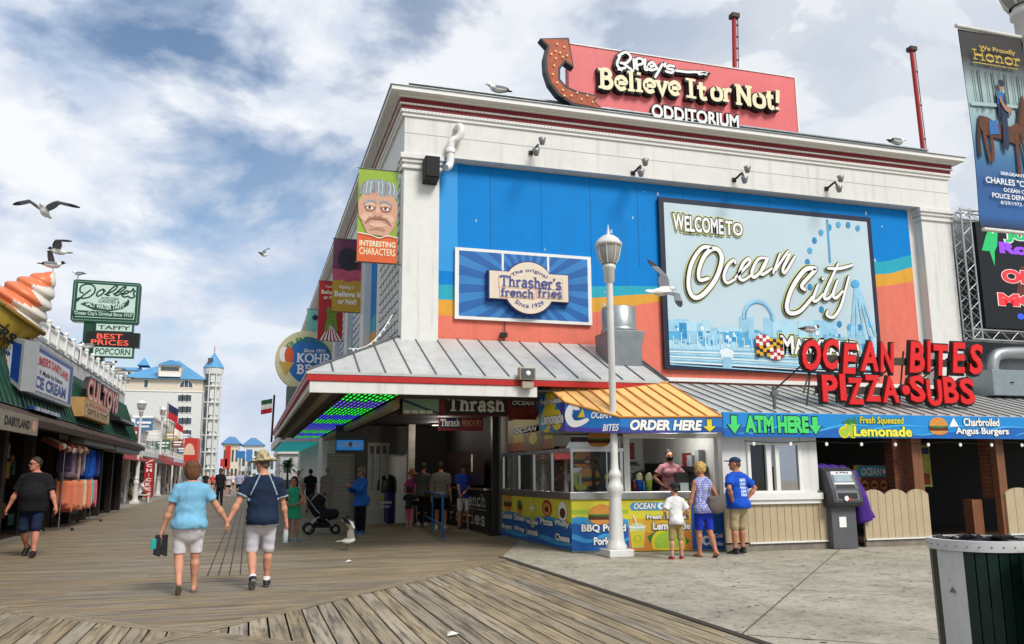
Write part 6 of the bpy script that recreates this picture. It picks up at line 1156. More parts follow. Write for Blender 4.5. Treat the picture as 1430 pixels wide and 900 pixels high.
for x, y, r in ((1178, 604, .13), (1187, 597, .14), (1190, 606, .1)): g.use(SCI).disc(bx(x), bz(y), r, r*.9, .008+r*.01); g.use(LIM).disc(bx(x), bz(y), r*.7, r*.6, .011+r*.01)
g.use(LGR).poly([(bx(1184), bz(592)), (bx(1195), bz(580)), (bx(1197), bz(592))], .012); g.poly([(bx(1176), bz(590)), (bx(1188), bz(583)), (bx(1188), bz(594))], .0125)
g.use(LGR).text('Fresh Squeezed', bx(1200), bz(594), bx(1262), bz(581), .014, off=.07, ref=.02, shear=.15); g.use(SCI).text('Fresh Squeezed', bx(1200), bz(594), bx(1262), bz(581), .017, off=.02, shear=.15); g.use(LGR).text('Lemonade', bx(1191), bz(610), bx(1272), bz(595), .014, off=.08, ref=.035); g.use(M('lemon_bright', 'e8e04a', .5)).text('Lemonade', bx(1191), bz(610), bx(1272), bz(595), .017, off=.035)
burger(g, bx(1310), bz(597), .24, .010); g.use(LW).poly([(bx(1325), bz(594)), (bx(1332), bz(580)), (bx(1338), bz(594))], .012)
for t_, a_, b_, z0, z1 in (('Charbroiled', 1345, 1395, 593, 580.5), ('Angus Burgers', 1333, 1407, 608, 595)): g.use(NAVY).text(t_, bx(a_), bz(z0), bx(b_), bz(z1), .014, off=.07, ref=.03); g.use(LW).text(t_, bx(a_), bz(z0), bx(b_), bz(z1), .018, off=.03)
g.build('artwork', bn)
# ---- big red roof letters
YR = 15.25; rl = thing('roof_letters', 'big red raised pizza and subs letters on grey rails above the blue banner', 'sign', (13, YR, 3.2)); rq = lambda x, y: PY(x, y, YR-.15); F_ = FRONT(YR)
RL = M('letter_red', 'd81c1e', .4, var=.05)
g = MB(fr=F_)
def redrow(s, a, b_, h, shear, kern):
    (ua, za), (ub, zb_) = rq(*a), rq(*b_); z_ = (za+zb_)/2; W_ = [kern.get(c, 1.) for c in s]; tot = sum(W_); x = ua
    for i, (c, w_) in enumerate(zip(s, W_)):
        u1 = x+(ub-ua)*w_/tot; dz = .045*math.sin(i*2.3)
        if c == '·':
            for mt, r, d in ((BLACK, .135, .05), (RL, .105, .115)): g.use(mt).fprism([((x+u1)/2+r*math.cos(t), z_+h*.5+r*math.sin(t)) for t in np.linspace(0, 6.28, 18)[:-1]], d-.05, d)
        elif c != ' ': g.use(BLACK).text(c, x-.015, z_+dz-.02, u1-.035, z_+h+dz, .0, off=.07, ref=.03, shear=shear, ext=.05); g.use(RL).text(c, x, z_+dz, u1-.05, z_+h+dz, .053, off=.03, shear=shear, ext=.05)
        x = u1
kn = {'I': .45, '·': .5, ' ': .3, 'M': 1.2, 'O': 1.1, 'A': 1.1}
redrow('OCEAN', (1124, 517), (1257, 521), rq(1130, 474)[1]-rq(1130, 517)[1], .2, kn); redrow('BITES', (1273, 521), (1381, 523), rq(1330, 478)[1]-rq(1330, 521)[1], .2, kn); redrow('PIZZA', (1152, 561), (1262, 563), rq(1200, 524)[1]-rq(1200, 561)[1], .0, kn); redrow('·SUBS', (1263, 563), (1368, 566), rq(1310, 527)[1]-rq(1310, 564)[1], .0, kn)
g.build('lettering', rl)
g = MB(M('rail_bronze', '4a4238', .5, .3, var=.2)); 
for ya, xa, xb in ((498, 1125, 1378), (543, 1148, 1366)): u0, z0 = rq(xa, ya); u1, z1 = rq(xb, ya); g.box(u0, YR+.02, z0-.08, u1, YR+.1, z0+.08)
for xa in (1135, 1200, 1265, 1330): u0, z0 = rq(xa, 545); g.tube([(u0, YR+.1, z0-.35), (u0+.25, YR+.1, z0+.9)], .02, 5); g.tube([(u0, YR+1.4, z0+.05), (u0+.2, YR+.1, z0+.75)], .02, 5)
u0, z0 = rq(1116, 550); u1, z1 = rq(1140, 518); g.tube([(u0, YR-.3, z0), (u1, YR+.1, z1)], .02, 5); g.build('support_rail', rl)
u, z_ = PY(1082, 572, 14.7); u1, z1 = PY(1081, 540, 14.7); g = MB(M('pole_grey', '6a6c6c', .5, .4)); g.tube([(u, 14.7, z_), (u, 14.7, z1)], .035, 6); g.box(u-.06, 14.66, z1-.2, u+.08, 14.74, z1-.1); tag(g.build('roof_bracket'), 'short grey pole standing on the ribbed roof left of the red letters', 'bracket')
# ================================================================== grey building with truss framed video screen, ventilation box
gb = thing('grey_building', 'plain blue grey block building behind the video screen', 'building', (24, YW+.3, 0)); zg_ = px(1325, 303)[1]
g = MB(M('grey_render', '74797e', .8, var=.12, vs=2, streak=.4, bump=.2)); g.box(X1+.02, YW+.25, 3.2, 34, 45, zg_); g.build('wall', gb); g = MB(GALV); g.box(X1+.02, YW+.2, zg_+.001, 34.05, 45.1, zg_+.08); g.build('coping', gb)
YV = YW-.5; vq = lambda x, y: PY(x, y, YV); tv = thing('video_screen', 'black outdoor video screen in an aluminium lattice truss frame', 'screen', (20, YV, 4.8)); va = vq(1341, 300)[0]; vz1 = vq(1345, 308)[1]; vz0 = vq(1364, 474)[1]; vb = va+5.6
ALU = M('aluminium_truss', 'b4b6b6', .35, .7, var=.1); g = MB(ALU)
def truss(p, q, s=.3, n=12):
    p, q = np.array(p, float), np.array(q, float); ax = (q-p)/np.linalg.norm(q-p); s1 = np.array([0, 1., 0])*s; s2 = np.cross(ax, [0, 1, 0]); s2 = s2/np.linalg.norm(s2)*s; cs = [p, p+s1, p+s1+s2, p+s2]
    for c in cs: g.tube([c, c+(q-p)], .025, 6)
    for i in range(n):
        a, b_ = i/n, (i+1)/n
        for j in range(4): c, d = cs[j], cs[(j+1) % 4]; g.tube([c+(q-p)*a, d+(q-p)*b_] if i % 2 else [d+(q-p)*a, c+(q-p)*b_], .012, 4)
truss((va+.32, YV, vz0), (va+.32, YV, vz1+.35), .3, 14); truss((va, YV, vz0+.0), (vb, YV, vz0), .26, 18); truss((vb, YV, vz0), (vb, YV, vz1), .3, 14); truss((va, YV, vz1+.04), (vb, YV, vz1+.04), .26, 18); g.build('truss_frame', tv)
g = MB(M('screen_black', '0c0d10', .3, emit=0)); sa, sz = va+.42, vz0+.32; g.box(sa, YV-.05, sz, vb-.1, YV+.1, vz1-.02); g.build('screen', tv)
g = MB(fr=FRONT(YV-.05)); VP = M('screen_purple', '7a3ac0', .4, var=0, emit=.7); VG = M('screen_green', '1f9a58', .4, var=0, emit=.6); VR = M('screen_red', 'e02a30', .4, var=0, emit=.8); VO = M('screen_glow', '5a2a1c', .4, var=.6, vs=3, emit=.1); VBL = M('screen_blue', '2a4ad0', .4, var=0, emit=.5)
h = vz1-sz; g.use(VO).poly([(sa+1.1, sz+h*.3), (sa+2.6, sz+h*.3), (sa+2.6, sz+h*.62), (sa+1.4, sz+h*.6)], .003)
g.use(VG).poly([(sa+.12, sz+h*.72), (sa+.3, sz+h*.86), (sa+.45, sz+h*.95), (sa+.62, sz+h*.96), (sa+.72, sz+h*.9), (sa+.66, sz+h*.78), (sa+.55, sz+h*.72), (sa+.5, sz+h*.58), (sa+.38, sz+h*.72)], .006); g.use(LW).disc(sa+.55, sz+h*.91, .04, .05, .009)
g.use(VG).text('Jolly', sa+.95, sz+h*.82, sa+2.5, sz+h*.97, .006, off=.05); g.use(LW).text('Jolly', sa+.93, sz+h*.815, sa+2.52, sz+h*.975, .004, off=.09, ref=.05); g.use(VP).text('Roger', sa+.72, sz+h*.68, sa+2.9, sz+h*.82, .006, off=.06)
for t_, z0, z1 in (('OPEN', .43, .56), ('MON', .21, .33)): g.use(LW).text(t_, sa+.7-(.2 if t_ == 'MON' else 0), sz+h*z0, sa+2.7, sz+h*z1, .006, off=.09, ref=.06); g.use(VR).text(t_, sa+.7-(.2 if t_ == 'MON' else 0), sz+h*z0, sa+2.7, sz+h*z1, .009, off=.06)
g.use(VBL).disc(sa+1.2, sz+h*.12, .12, .08, .006); g.use(VO).rect(sa+1.6, sz+h*.05, sa+3.5, sz+h*.18, .004); g.build('picture', tv)
YH = 16.6; hq = lambda x, y: PY(x, y, YH); t = thing('ventilation_unit', 'grey sheet metal ventilation box with fat elbow pipe on the ribbed roof', 'ventilation unit', (19, YH, 3.2)); (u0, z1), (_, z0) = hq(1385, 516), hq(1385, 552); g = MB(M('unit_grey', '8b979b', .4, .4, var=.12)); g.box(u0, YH, z0, u0+1.5, YH+1., z1); g.build('housing', t, .015); g = MB(GALV); e0 = hq(1409, 516); e1 = hq(1412, 494); e2 = hq(1440, 492)
g.tube(smooth_path([(e0[0], YH+.5, z1-.02), (e0[0], YH+.5, e0[1]+.15), (e1[0]+.05, YH+.5, e1[1]+.02), (e2[0], YH+.5, e2[1]+.05), (e2[0]+1.2, YH+.5, e2[1]+.05)], 6), .16, 14); g.lathe([(.18, 0), (.18, .06)], (e0[0], YH+.5, z1), 14); g.build('elbow_pipe', t); g = MB(BLACK); g.lathe([(0, 0), (.05, .0), (.05, .02), (0, .02)], (u0+.6, YH-.01, (z0+z1)/2), 10); g.build('dial', t)
# ================================================================== cash machine with purple cover
(u0, _), (u1, _) = sq(1163, 760, 14.35), sq(1196, 760, 14.35); at = thing('cash_machine', 'grey cash machine under a pulled back purple cover between the beige boards', 'cash machine', ((u0+u1)/2+.05, 14.5, 0))
CG = M('atm_charcoal', '3a3b3e', .45, var=.12); CL = M('atm_grey', '6a6c70', .4, var=.1); w_ = u1-u0; g = MB(M('atm_base_grey', '56575a', .5, var=.12)); g.box(u0, 14.32, .012, u1+.02, 14.8, .82); g.build('pedestal', at, .01)
zh = sq(1178, 653, 14.35)[1]; prof = [(14.8, .8), (14.2, .82), (14.14, .9), (14.2, 1.15), (14.34, 1.5), (14.42, zh-.05), (14.5, zh), (14.8, zh)]; g = MB(CG); g.prism(prof, u0-.06, u1+.08, 'x'); g.build('cabinet', at, .015)
g = MB(CL); us0, us1 = u0+.02, u1+.0
def onface(z, d=.006):                                      # y of the sloping face at a height
    for (ya, za), (yb, zb_) in zip(prof[2:6], prof[3:7]):
        if za <= z <= zb_+1e-6: return ya+(yb-ya)*(z-za)/(zb_-za)-d
    return prof[5][0]-d
def fp(g, x0, x1, z0, z1, d=.006): g.quad((x0, onface(z0, d), z0), (x1, onface(z0, d), z0), (x1, onface(z1, d), z1), (x0, onface(z1, d), z1))
fp(g, us0, us1, .95, 1.14); fp(g, us0, us1, 1.16, 1.49); fp(g, us0, us1, 1.51, zh-.07); g.use(M('atm_screen', '8fa0a8', .2, emit=.15)); fp(g, us0+.06, us1-.06, 1.3, 1.47, .012); g.use(BLACK); fp(g, us0+.04, us1-.04, 1.17, 1.24, .012); fp(g, us0+.04, us1-.04, .97, 1.08, .012); g.use(LW); fp(g, us0+.03, us1-.03, 1.25, 1.28, .012); fp(g, us0+.02, us1-.02, zh-.14, zh-.08, .012); g.use(REDM); fp(g, us0+.25, us0+.33, .93, .99, .014); g.use(LW); g.disc(us0+.2, .98, .05, .05, -14.12); g.build('control_panel', at)
g = MB(NAVY, FRONT(onface(zh-.1, .02))); g.text('ATM', us0+.1, zh-.135, us1-.1, zh-.09, 0, off=.03); g.build('lettering', at)
g = MB(LW); g.box(u0+.16, 14.31, .42, u0+.32, 14.318, .62); g.build('notice', at)
PC = M('purple_cover', '4a1f86', .75, var=.25, vs=4, bump=.3, bs=12); S = SDF((u0-.5, 14.0, 0), (u1+.8, 15.0, zh+.15), .022)
S.cone((u0-.12, 14.72, zh-.1), (u0-.2, 14.75, .3), .09, .14, .06); S.cone((u0-.1, 14.7, zh-.02), (u1+.1, 14.72, zh-.05), .1, .08, .06); S.cone((u1+.12, 14.45, zh-.12), (u1+.26, 14.38, .35), .07, .12, .05); S.cone((u1+.14, 14.42, 1.4), (u1+.44, 14.34, .25), .06, .13, .05); S.cut((u0, 0, .25), (.35, 0, -1))
S.warp(lambda X, Y, Z: .022*np.sin(X*26+Y*21+np.sin(Z*3)*2)); P, Q = S.mesh(); o = npobj('purple_cover', P-np.array([(u0+u1)/2+.05, 14.5, 0]), Q, [PC], None, at)
# ================================================================== street lamps
LAMPW = M('lamp_white', 'd4d3cd', .4, var=.05, streak=.25); GLB = M('lamp_globe', '9b9a92', .35, var=.12, vs=6)
def lamp_post(x, y, H, lb, n=24, group='white boardwalk street lamps'):
    t = thing('street_lamp', lb, 'street lamp', (x, y, 0), group=group); k = H/6.05; o = (x, y, 0)
    g = MB(LAMPW); g.box(x-.24, y-.24, .005, x+.24, y+.24, .14); g.build('base', t, .015)
    g = MB(LAMPW); g.lathe([(r, z*k) for r, z in ((.19, .14), (.19, .19), (.155, .24), (.138, .32), (.112, 1.0), (.115, 1.06), (.14, 1.12), (.155, 1.18), (.15, 1.23), (.115, 1.29), (.1, 1.36), (.118, 1.40), (.125, 1.44), (.1, 1.48), (.075, 1.54), (.068, 1.7), (.062, 4.95), (.062, 4.99), (.1, 5.01), (.105, 5.24), (.13, 5.26), (.13, 5.31), (.11, 5.33), (.11, 5.35))], o, n); g.build('shaft', t)
    g = MB(GLB); g.lathe([(r, z*k) for r, z in ((.13, 5.35), (.175, 5.42), (.21, 5.53), (.225, 5.65), (.23, 5.71))], o, n); g.build('globe', t)
    g = MB(LAMPW); g.lathe([(r, z*k) for r, z in ((.232, 5.69), (.26, 5.70), (.26, 5.745), (.24, 5.77), (.2, 5.83), (.12, 5.89), (.05, 5.92), (.03, 5.93), (.035, 5.97), (.022, 6.02), (.004, 6.12))], o, n)
    for i in range(8): a_ = i*math.pi/4+.2; g.tube([(x+r*math.cos(a_), y+r*math.sin(a_), z*k) for r, z in ((.135, 5.35), (.18, 5.42), (.215, 5.53), (.23, 5.65), (.24, 5.70))], .012, 5)
    g.build('lantern_cap', t); return t
lx, ly = G(863, 778); ly += .05; lh = PY(853, 318, ly)[1]-.02
lamp_post(lx, ly, lh, 'tall white street lamp standing in front of the yellow roofed stand')
for (fx_, fy_), tp, lb in ((G(188, 704), (195, 556), 'white street lamp beside the person sitting by the red vertical sign'), (G(219.5, 693), (224, 566), 'white street lamp right of the red vertical sign')):
    lamp_post(fx_, fy_, PY(tp[0], tp[1], fy_)[1], lb, 12)
# near lamp at the right edge with the memorial banner
LNX, LNY = 6.47, 5.28
lamp_post(LNX, LNY, 6.32, 'near white street lamp at the right edge holding the memorial banner')
hb_ = thing('memorial_banner', 'dark blue police memorial banner with mounted officer on the nearest lamp', 'banner', (LNX, LNY, 3.4))
b0, b1_ = PY(1345, 41, LNY), PY(1362, 316, LNY); bx1 = LNX-.09; bxa = (b0[0]+b1_[0])/2; bzt, bzb = b0[1], b1_[1]; Wd = bx1-bxa
m = bpy.data.materials.new('banner_print'); m.use_nodes = True; t_ = m.node_tree; b = t_.nodes['Principled BSDF']; tcn = t_.nodes.new('ShaderNodeTexCoord'); sp = t_.nodes.new('ShaderNodeSeparateXYZ'); t_.links.new(tcn.outputs['Generated'], sp.inputs[0]); rp_ = t_.nodes.new('ShaderNodeValToRGB'); e = rp_.color_ramp.elements
while len(e) < 8: e.new(.5)
for el, (p, c) in zip(e, ((0, '14243f'), (.06, '1c5a9a'), (.22, '1d4f88'), (.36, '3a6f98'), (.52, '88a6b0'), (.70, '9fb4b2'), (.80, '5d6668'), (.86, '26221f'))): el.position = p; el.color = (*lin(c), 1)
t_.links.new(sp.outputs[2], rp_.inputs[0]); t_.links.new(rp_.outputs[0], b.inputs['Base Color']); b.inputs['Roughness'].default_value = .6
g = MB(m); n = 14
def bpt(i, j, d=0): u, v = i/n, j/n; return (bxa+Wd*u+.02*math.sin(v*3.1), LNY-.008*math.sin(v*5+u*2)-d, bzb+(bzt-bzb)*v)
for d in (0, -.006): g.add([bpt(i, j, d) for j in range(n+1) for i in range(n+1)], [(j*(n+1)+i, j*(n+1)+i+1, (j+1)*(n+1)+i+1, (j+1)*(n+1)+i) for j in range(n) for i in range(n)])
g.build('cloth', hb_, smooth=True)
F_ = lambda u, z, d=0: (bxa+Wd*u+.02*math.sin(z*3.1), LNY-.008*math.sin(z*5+u*2)-d-.012, bzb+(bzt-bzb)*z); g = MB(fr=F_)
GO = M('letter_gold', 'c9a83c', .4, var=.08); HB = M('horse_brown', '5f3520', .7, var=.35, vs=30); HD = M('horse_dark', '3a2216', .7, var=.3, vs=30); UN = M('uniform_navy', '1c2a4a', .7, var=.2); PSK = M('picture_skin', 'a8745c', .6); BKT = M('saddle_blue', '2a6aa8', .6)
for k, x in enumerate((.12, .2, .33, .42, .53, .62, .74, .82, .9)): g.use(M('pier_pile', '3f5254', .7)).rect(x, .58, x+.012+.01*(k % 2), .8, .002)
g.use(M('surf_grey', '9fb4ba', .7)).poly([(.02, .6), (.98, .63), (.98, .645), (.02, .62)], .003)
g.use(HD).stroke([(.12, .53), (.07, .44), (.06, .36)], .05, .004); g.use(HB).stroke([(.15, .53), (.17, .43), (.2, .34)], .05, .005); g.stroke([(.24, .49), (.27, .42), (.25, .34)], .045, .005); g.stroke([(.66, .47), (.66, .38), (.65, .28)], .05, .005); g.use(HD).stroke([(.74, .47), (.77, .38), (.78, .3)], .045, .005); g.use(HB).poly([(.09, .5), (.14, .555), (.25, .55), (.4, .52), (.6, .52), (.72, .55), (.8, .6), (.86, .55), (.8, .46), (.68, .43), (.5, .44), (.3, .45), (.15, .46)], .007); g.poly([(.7, .54), (.76, .62), (.82, .67), (.85, .7), (.87, .665), (.92, .63), (.97, .57), (.95, .55), (.88, .585), (.84, .53)], .009); g.use(HD).poly([(.71, .55), (.77, .64), (.83, .68), (.8, .62), (.75, .54)], .011)
g.use(BKT).poly([(.24, .46), (.4, .47), (.38, .54), (.25, .53)], .012); g.use(UN).stroke([(.5, .58), (.49, .5), (.47, .43)], .09, .013); g.poly([(.42, .56), (.58, .56), (.56, .69), (.43, .69)], .015); g.use(BKT).poly([(.42, .63), (.5, .62), (.54, .69), (.44, .695)], .017); g.use(PSK).stroke([(.46, .65), (.52, .61), (.6, .6)], .03, .019); g.disc(.515, .722, .035, .02, .02); g.use(UN).disc(.515, .738, .05, .018, .022)
g.use(GO).text('We Proudly', .26, .895, .82, .925, .01, off=.02); slab(g, 'Honor', .12, .84, .86, .895, .012, .2); g.rect(.13, .827, .83, .831, .01)
g.use(LW).text('SERGEANT', .34, .262, .72, .278, .01, off=.02); g.text('CHARLES "CHIP" G', .1, .213, 1.0, .245, .01, off=.02); g.text('OCEAN CITY', .36, .178, .8, .198, .01, off=.02); g.text('POLICE DEPARTMENT', .18, .143, 1.0, .168, .01, off=.02); g.text('8/29/1972 - 5/6/20', .3, .115, .9, .132, .01, off=.01)
g.build('print', hb_)
g = MB(LAMPW); g.tube([(bxa-.03, LNY, bzt+.02), (LNX, LNY, bzt+.02)], .018, 8); g.build('arm', hb_); g = MB(LAMPW); g.tube([(bxa+.03, LNY, bzb-.02), (LNX, LNY, bzb-.02)], .018, 8); g.build('arm', hb_)
# ================================================================== litter bins in the foreground
def can(cx_, cy_, r, H, lb):
    t = thing('litter_bin', lb, 'bin', (cx_, cy_, 0), group='green slatted litter bins'); n = 30; g = MB(M('slat_green', '0e2a20', .35, var=.3, vs=8, bump=.15, spots=.15)); ga = MB(M('slat_white', 'c9cac8', .4, var=.08, spots=.3))
    for i in range(n):
        wt = i in (14, 15, 16, 29, 0, 1); ep = .0005 if wt else .012; a0, a1 = 2*math.pi*i/n+ep, 2*math.pi*(i+1)/n-ep; q = ga if wt else g; q.add([(cx_+rr_*math.cos(a_), cy_+rr_*math.sin(a_), z) for z, s_ in ((.03, .95), (H-.05, 1.)) for a_ in (a0, a1) for rr_ in (r*s_, r*s_-.025)], [(0, 1, 3, 2), (4, 6, 7, 5), (0, 2, 6, 4), (1, 5, 7, 3), (0, 4, 5, 1), (2, 3, 7, 6)])
    g.build('slats', t); ga.build('white_slats', t)
    g = MB(M('slat_white')); g.lathe([(r+.003, H-.062), (r+.010, H-.062)], (cx_, cy_, 0), 48); g.lathe([(r+.010, H-.062), (r+.010, H-.002)], (cx_, cy_, 0), 48); g.lathe([(r+.010, H-.002), (r-.02, H-.001)], (cx_, cy_, 0), 48); g.lathe([(r-.02, H-.001), (r-.02, H-.05)], (cx_, cy_, 0), 48); g.build('rim', t); g = MB(M('slat_white')); g.lathe([(r*.95+.018, .02), (r*.95+.018, .1), (r*.9, .1)], (cx_, cy_, 0), 36); g.build('foot_ring', t); a_ = R(188); g = MB(M('decal_grey', '6a6f76', .5), frame(cx_+(r-.003)*math.cos(a_), cy_+(r-.003)*math.sin(a_), 0, a_+math.pi/2)); g.poly([(-.022, .80), (.022, .80), (0, .835)], .006); g.build('decal', t)
    g = MB(M('rivet_grey', '8f9090', .3, .6)); 
    for i in range(n): a_ = 2*math.pi*(i+.5)/n; g.ell((cx_+(r+.010)*math.cos(a_), cy_+(r+.010)*math.sin(a_), H-.032), (.006, .006, .006), 6, 4)
    g.build('rivets', t)
    S = SDF((cx_-.5, cy_-.5, .3), (cx_+.5, cy_+.5, H+.1), .012); q = r-.036
    X, Y, Z = S.ax[0][:, None, None]-cx_, S.ax[1][None, :, None]-cy_, S.ax[2][None, None, :]; rad = np.hypot(X, Y); an = np.arctan2(Y, X); wv = .006*np.sin(an*23+Z*20)+.006*np.sin(an*11-Z*31); top = H+.004+.006*np.sin(an*7)+.004*np.sin(an*17)
    S.d = np.maximum(np.abs(rad-q+.004+wv)-.009, np.maximum(Z-top, .35-Z)).astype(np.float32); S.d = np.minimum(S.d, np.maximum(np.abs(Z-.5-wv*3)-.02, rad-q)).astype(np.float32)
    P, Q = S.mesh(); npobj('bin_liner', P-np.array([cx_, cy_, 0]), Q, [M('liner_black', '101114', .28, var=.2, bump=.4, bs=25)], None, t); return t
can(4.25, 4.18, .29, 1.1, 'dark green slatted litter bin with white rim and black liner in the foreground'); can(4.33, 3.53, .29, 1.1, 'second green slatted litter bin cut off by the right edge of the picture')
# ================================================================== banners on the street side of the white building, round custard sign, flag
def sidebanner(pts, base, art, lb, Y):
    (x0, y0), (x1, y1), (x2, y2), (x3, y3) = pts; a, zt = PY(x0, y0, Y); b_, zt2 = PY(x1, y1, Y); c_, zb_ = PY(x3, y3, Y); zt = (zt+zt2)/2; a = (a+c_)/2; zb_ = (zb_+PY(x2, y2, Y)[1])/2; w_ = b_-a
    t = thing('wall_banner', lb, 'banner', ((a+b_)/2, Y, zb_), group='banners along the street side of the white building'); F = lambda u, z, d=0: (a+w_*u, Y-d, zb_+(zt-zb_)*z); g = MB(base, F); n = 8
    for d in (0, -.008): g.add([F(i/n, j/n, d) for j in range(n+1) for i in range(n+1)], [(j*(n+1)+i, j*(n+1)+i+1, (j+1)*(n+1)+i+1, (j+1)*(n+1)+i) for j in range(n) for i in range(n)])
    g.build('cloth', t, smooth=True); g = MB(fr=F); art(g); g.build('print', t); g = MB(M('pole_grey')); g.tube([F(-.03, 1.005), (X0+.02, Y, F(0, 1.005)[2])], .015, 5); g.build('arm', t); g = MB(M('pole_grey')); g.tube([F(-.03, -.005), (X0+.02, Y, F(0, -.005)[2])], .015, 5); g.build('arm', t)
def art1(g):
    FS_, FD_, HG = M('caricature_skin', 'c99a80', .6, var=.12, vs=20), M('caricature_shade', 'a06a55', .6, var=.1), M('caricature_hair', '8d9a9f', .6, var=.3, vs=30); OR = M('banner_orange', 'cf5a22', .5)
    g.use(FS_).poly([(.1, .42), (.25, .3), (.75, .28), (.95, .4), (.98, .6), (.9, .75), (.1, .75), (.03, .58)], .02); g.use(HG).poly([(.02, .7), (.05, .82), (.25, .88), (.55, .9), (.9, .86), (.99, .76), (.97, .68), (.85, .74), (.6, .71), (.4, .76), (.2, .71), (.1, .73)], .022)
    HL = M('caricature_light', 'd8b096', .6, var=.15, vs=25); g.use(FS_).poly([(.0, .62), (.03, .48), (.2, .36), (.8, .34), (.99, .48), (1, .64), (.9, .72), (.1, .72)], .0215)
    for u, q in ((.3, -1), (.7, 1)):
        g.use(FD_).disc(u, .583, .15, .042, .023); g.use(HL).disc(u, .615, .13, .03, .0238); g.use(LW).disc(u, .58, .085, .019, .0245); g.use(M('iris_brown', '5a3a28', .5)).disc(u-.01, .581, .035, .018, .0255); g.use(BLACK).disc(u-.01, .581, .017, .011, .0262); g.use(FD_).stroke([(u-.11, .583), (u, .602), (u+.11, .583)], .012, .027); g.use(HG).stroke([(u-.15, .632+.012*q), (u, .655), (u+.15, .632-.012*q)], .022, .027); g.use(FD_).stroke([(u-.1, .553), (u, .545), (u+.11, .556)], .006, .027); g.use(HL).disc(u+q*.06, .47, .16, .05, .0272)
    g.use(HL).disc(.5, .545, .05, .06, .0276); g.use(FS_).disc(.5, .5, .12, .03, .028); g.use(FD_).disc(.44, .493, .025, .009, .0285); g.disc(.56, .493, .025, .009, .0286)
    for k in range(5): g.use(FD_).stroke([(.16+.03*k, .40+.02*k), (.34, .452+.006*k), (.5, .462+.006*k), (.68, .45+.006*k), (.86-.03*k, .395+.02*k)], .006+.004*(k == 2), .029)
    g.use(HL).disc(.5, .4, .22, .025, .0292); g.use(FD_).stroke([(.3, .345), (.5, .36), (.7, .345)], .007, .03)
    for k in range(9): g.use(LW if k % 3 else FD_).stroke([(.08+k*.1, .735), (.1+k*.1, .8), (.14+k*.09, .86)], .012, .0295)
    g.use(OR).poly([(0, 0), (1, 0), (1, .27), (.75, .285), (.55, .255), (.35, .28), (0, .3)], .031); g.use(LW).stroke([(0, .302), (.35, .282), (.55, .257), (.75, .287), (1, .272)], .008, .033); g.use(CREAM).text('INTERESTING', .06, .165, .96, .225, .034, off=.03); g.text('CHARACTERS', .06, .075, .96, .15, .034, off=.01)
sidebanner([(502, 235), (556, 241), (551, 370), (497, 364)], M('banner_lime', '8aa82a', .5, var=.08), art1, 'green and orange banner with a grey haired wide mouthed caricature face', PX(557, 300, X0-.06)[0])
def art2(g):
    g.use(M('banner_pink', 'b8506a', .5, var=.3, vs=8)).rect(.0, .4, 1, .58, .02); g.use(M('banner_night', '2a2030', .5, var=.3)).disc(.5, .72, .34, .16, .022); g.use(M('banner_mustard', 'b8922a', .5, var=.06)).poly([(0, 0), (1, 0), (1, .41), (.7, .43), (.5, .4), (.3, .43), (0, .42)], .024); g.use(LW).text("Ripley's", .22, .3, .7, .36, .027, off=.01, shear=.2); g.text('Believe It', .08, .2, .94, .28, .027, off=.03); g.text('or Not!', .2, .1, .78, .18, .027, off=.03)
sidebanner([(466, 333), (509, 337), (506, 438), (463, 434)], M('banner_plum', '6a3050', .5, var=.15), art2, 'plum banner with mustard lower half and white slogan', PX(509, 385, X0-.06)[0])
def art3(g):
    for k in range(6): g.use(LW).poly([(.5, .3), (.1+k*.16, 0), (.18+k*.16, 0)], .02)
    g.use(M('creature_green', '6a8f2a', .6, var=.35, vs=14)); g.disc(.55, .38, .2, .13, .023); g.stroke([(.35, .2), (.45, .42), (.4, .5)], .14, .024); g.stroke([(.75, .2), (.65, .42), (.72, .5)], .12, .025); g.use(CREAM).text('Believe It', .1, .78, .95, .85, .023, off=.03); g.text("Ripley's", .25, .88, .75, .93, .023, off=.01, shear=.2); g.text('or Not!', .2, .69, .8, .76, .023, off=.03)
sidebanner([(446, 392), (480, 395), (478, 478), (443, 474)], M('banner_red', 'b01f26', .5, var=.1), art3, 'red banner with white rays and a green lumpy figure', PX(481, 435, X0-.06)[0])
def art4(g):
    g.use(M('banner_red')).poly([(0, 0), (0, .55), (.3, .6), (.45, .45), (1, .42), (1, 0)], .02); g.use(M('banner_sky', '9ab0c4', .5)).rect(.55, 0, 1, .42, .023); g.use(M('ring_silver', 'c9ccd0', .4)).stroke([(.3, .05), (.25, .2), (.4, .3), (.55, .2), (.5, .05)], .06, .025); g.disc(.4, .36, .1, .06, .028); g.use(NAVY).rect(.62, 0, .66, .42, .026); g.use(NAVY).disc(.35, .85, .12, .05, .026)
sidebanner([(430, 432), (462, 434), (459, 508), (425, 506)], M('banner_mint', '6fb5a6', .5, var=.1), art4, 'mint and red banner with a silver ring behind the red banner', PX(462, 470, X0-.06)[0])
KY = 33.; (ku, kz) = PY(428, 504, KY); kr = (PY(428, 462, KY)[1]-PY(428, 546, KY)[1])/2
kt = thing('round_custard_sign', 'big round blue and cream custard sign with painted ice cream cone on the far canopy', 'sign', (ku, KY, kz-kr)); g = MB(M('sign_cream_edge', 'c9c49a', .5, var=.08)); F_ = FRONT(KY); g.fr = F_; g.fprism([(ku+kr*math.cos(t), kz+kr*math.sin(t)) for t in np.linspace(0, 2*math.pi, 40, False)], -.3, 0); g.build('disc', kt)
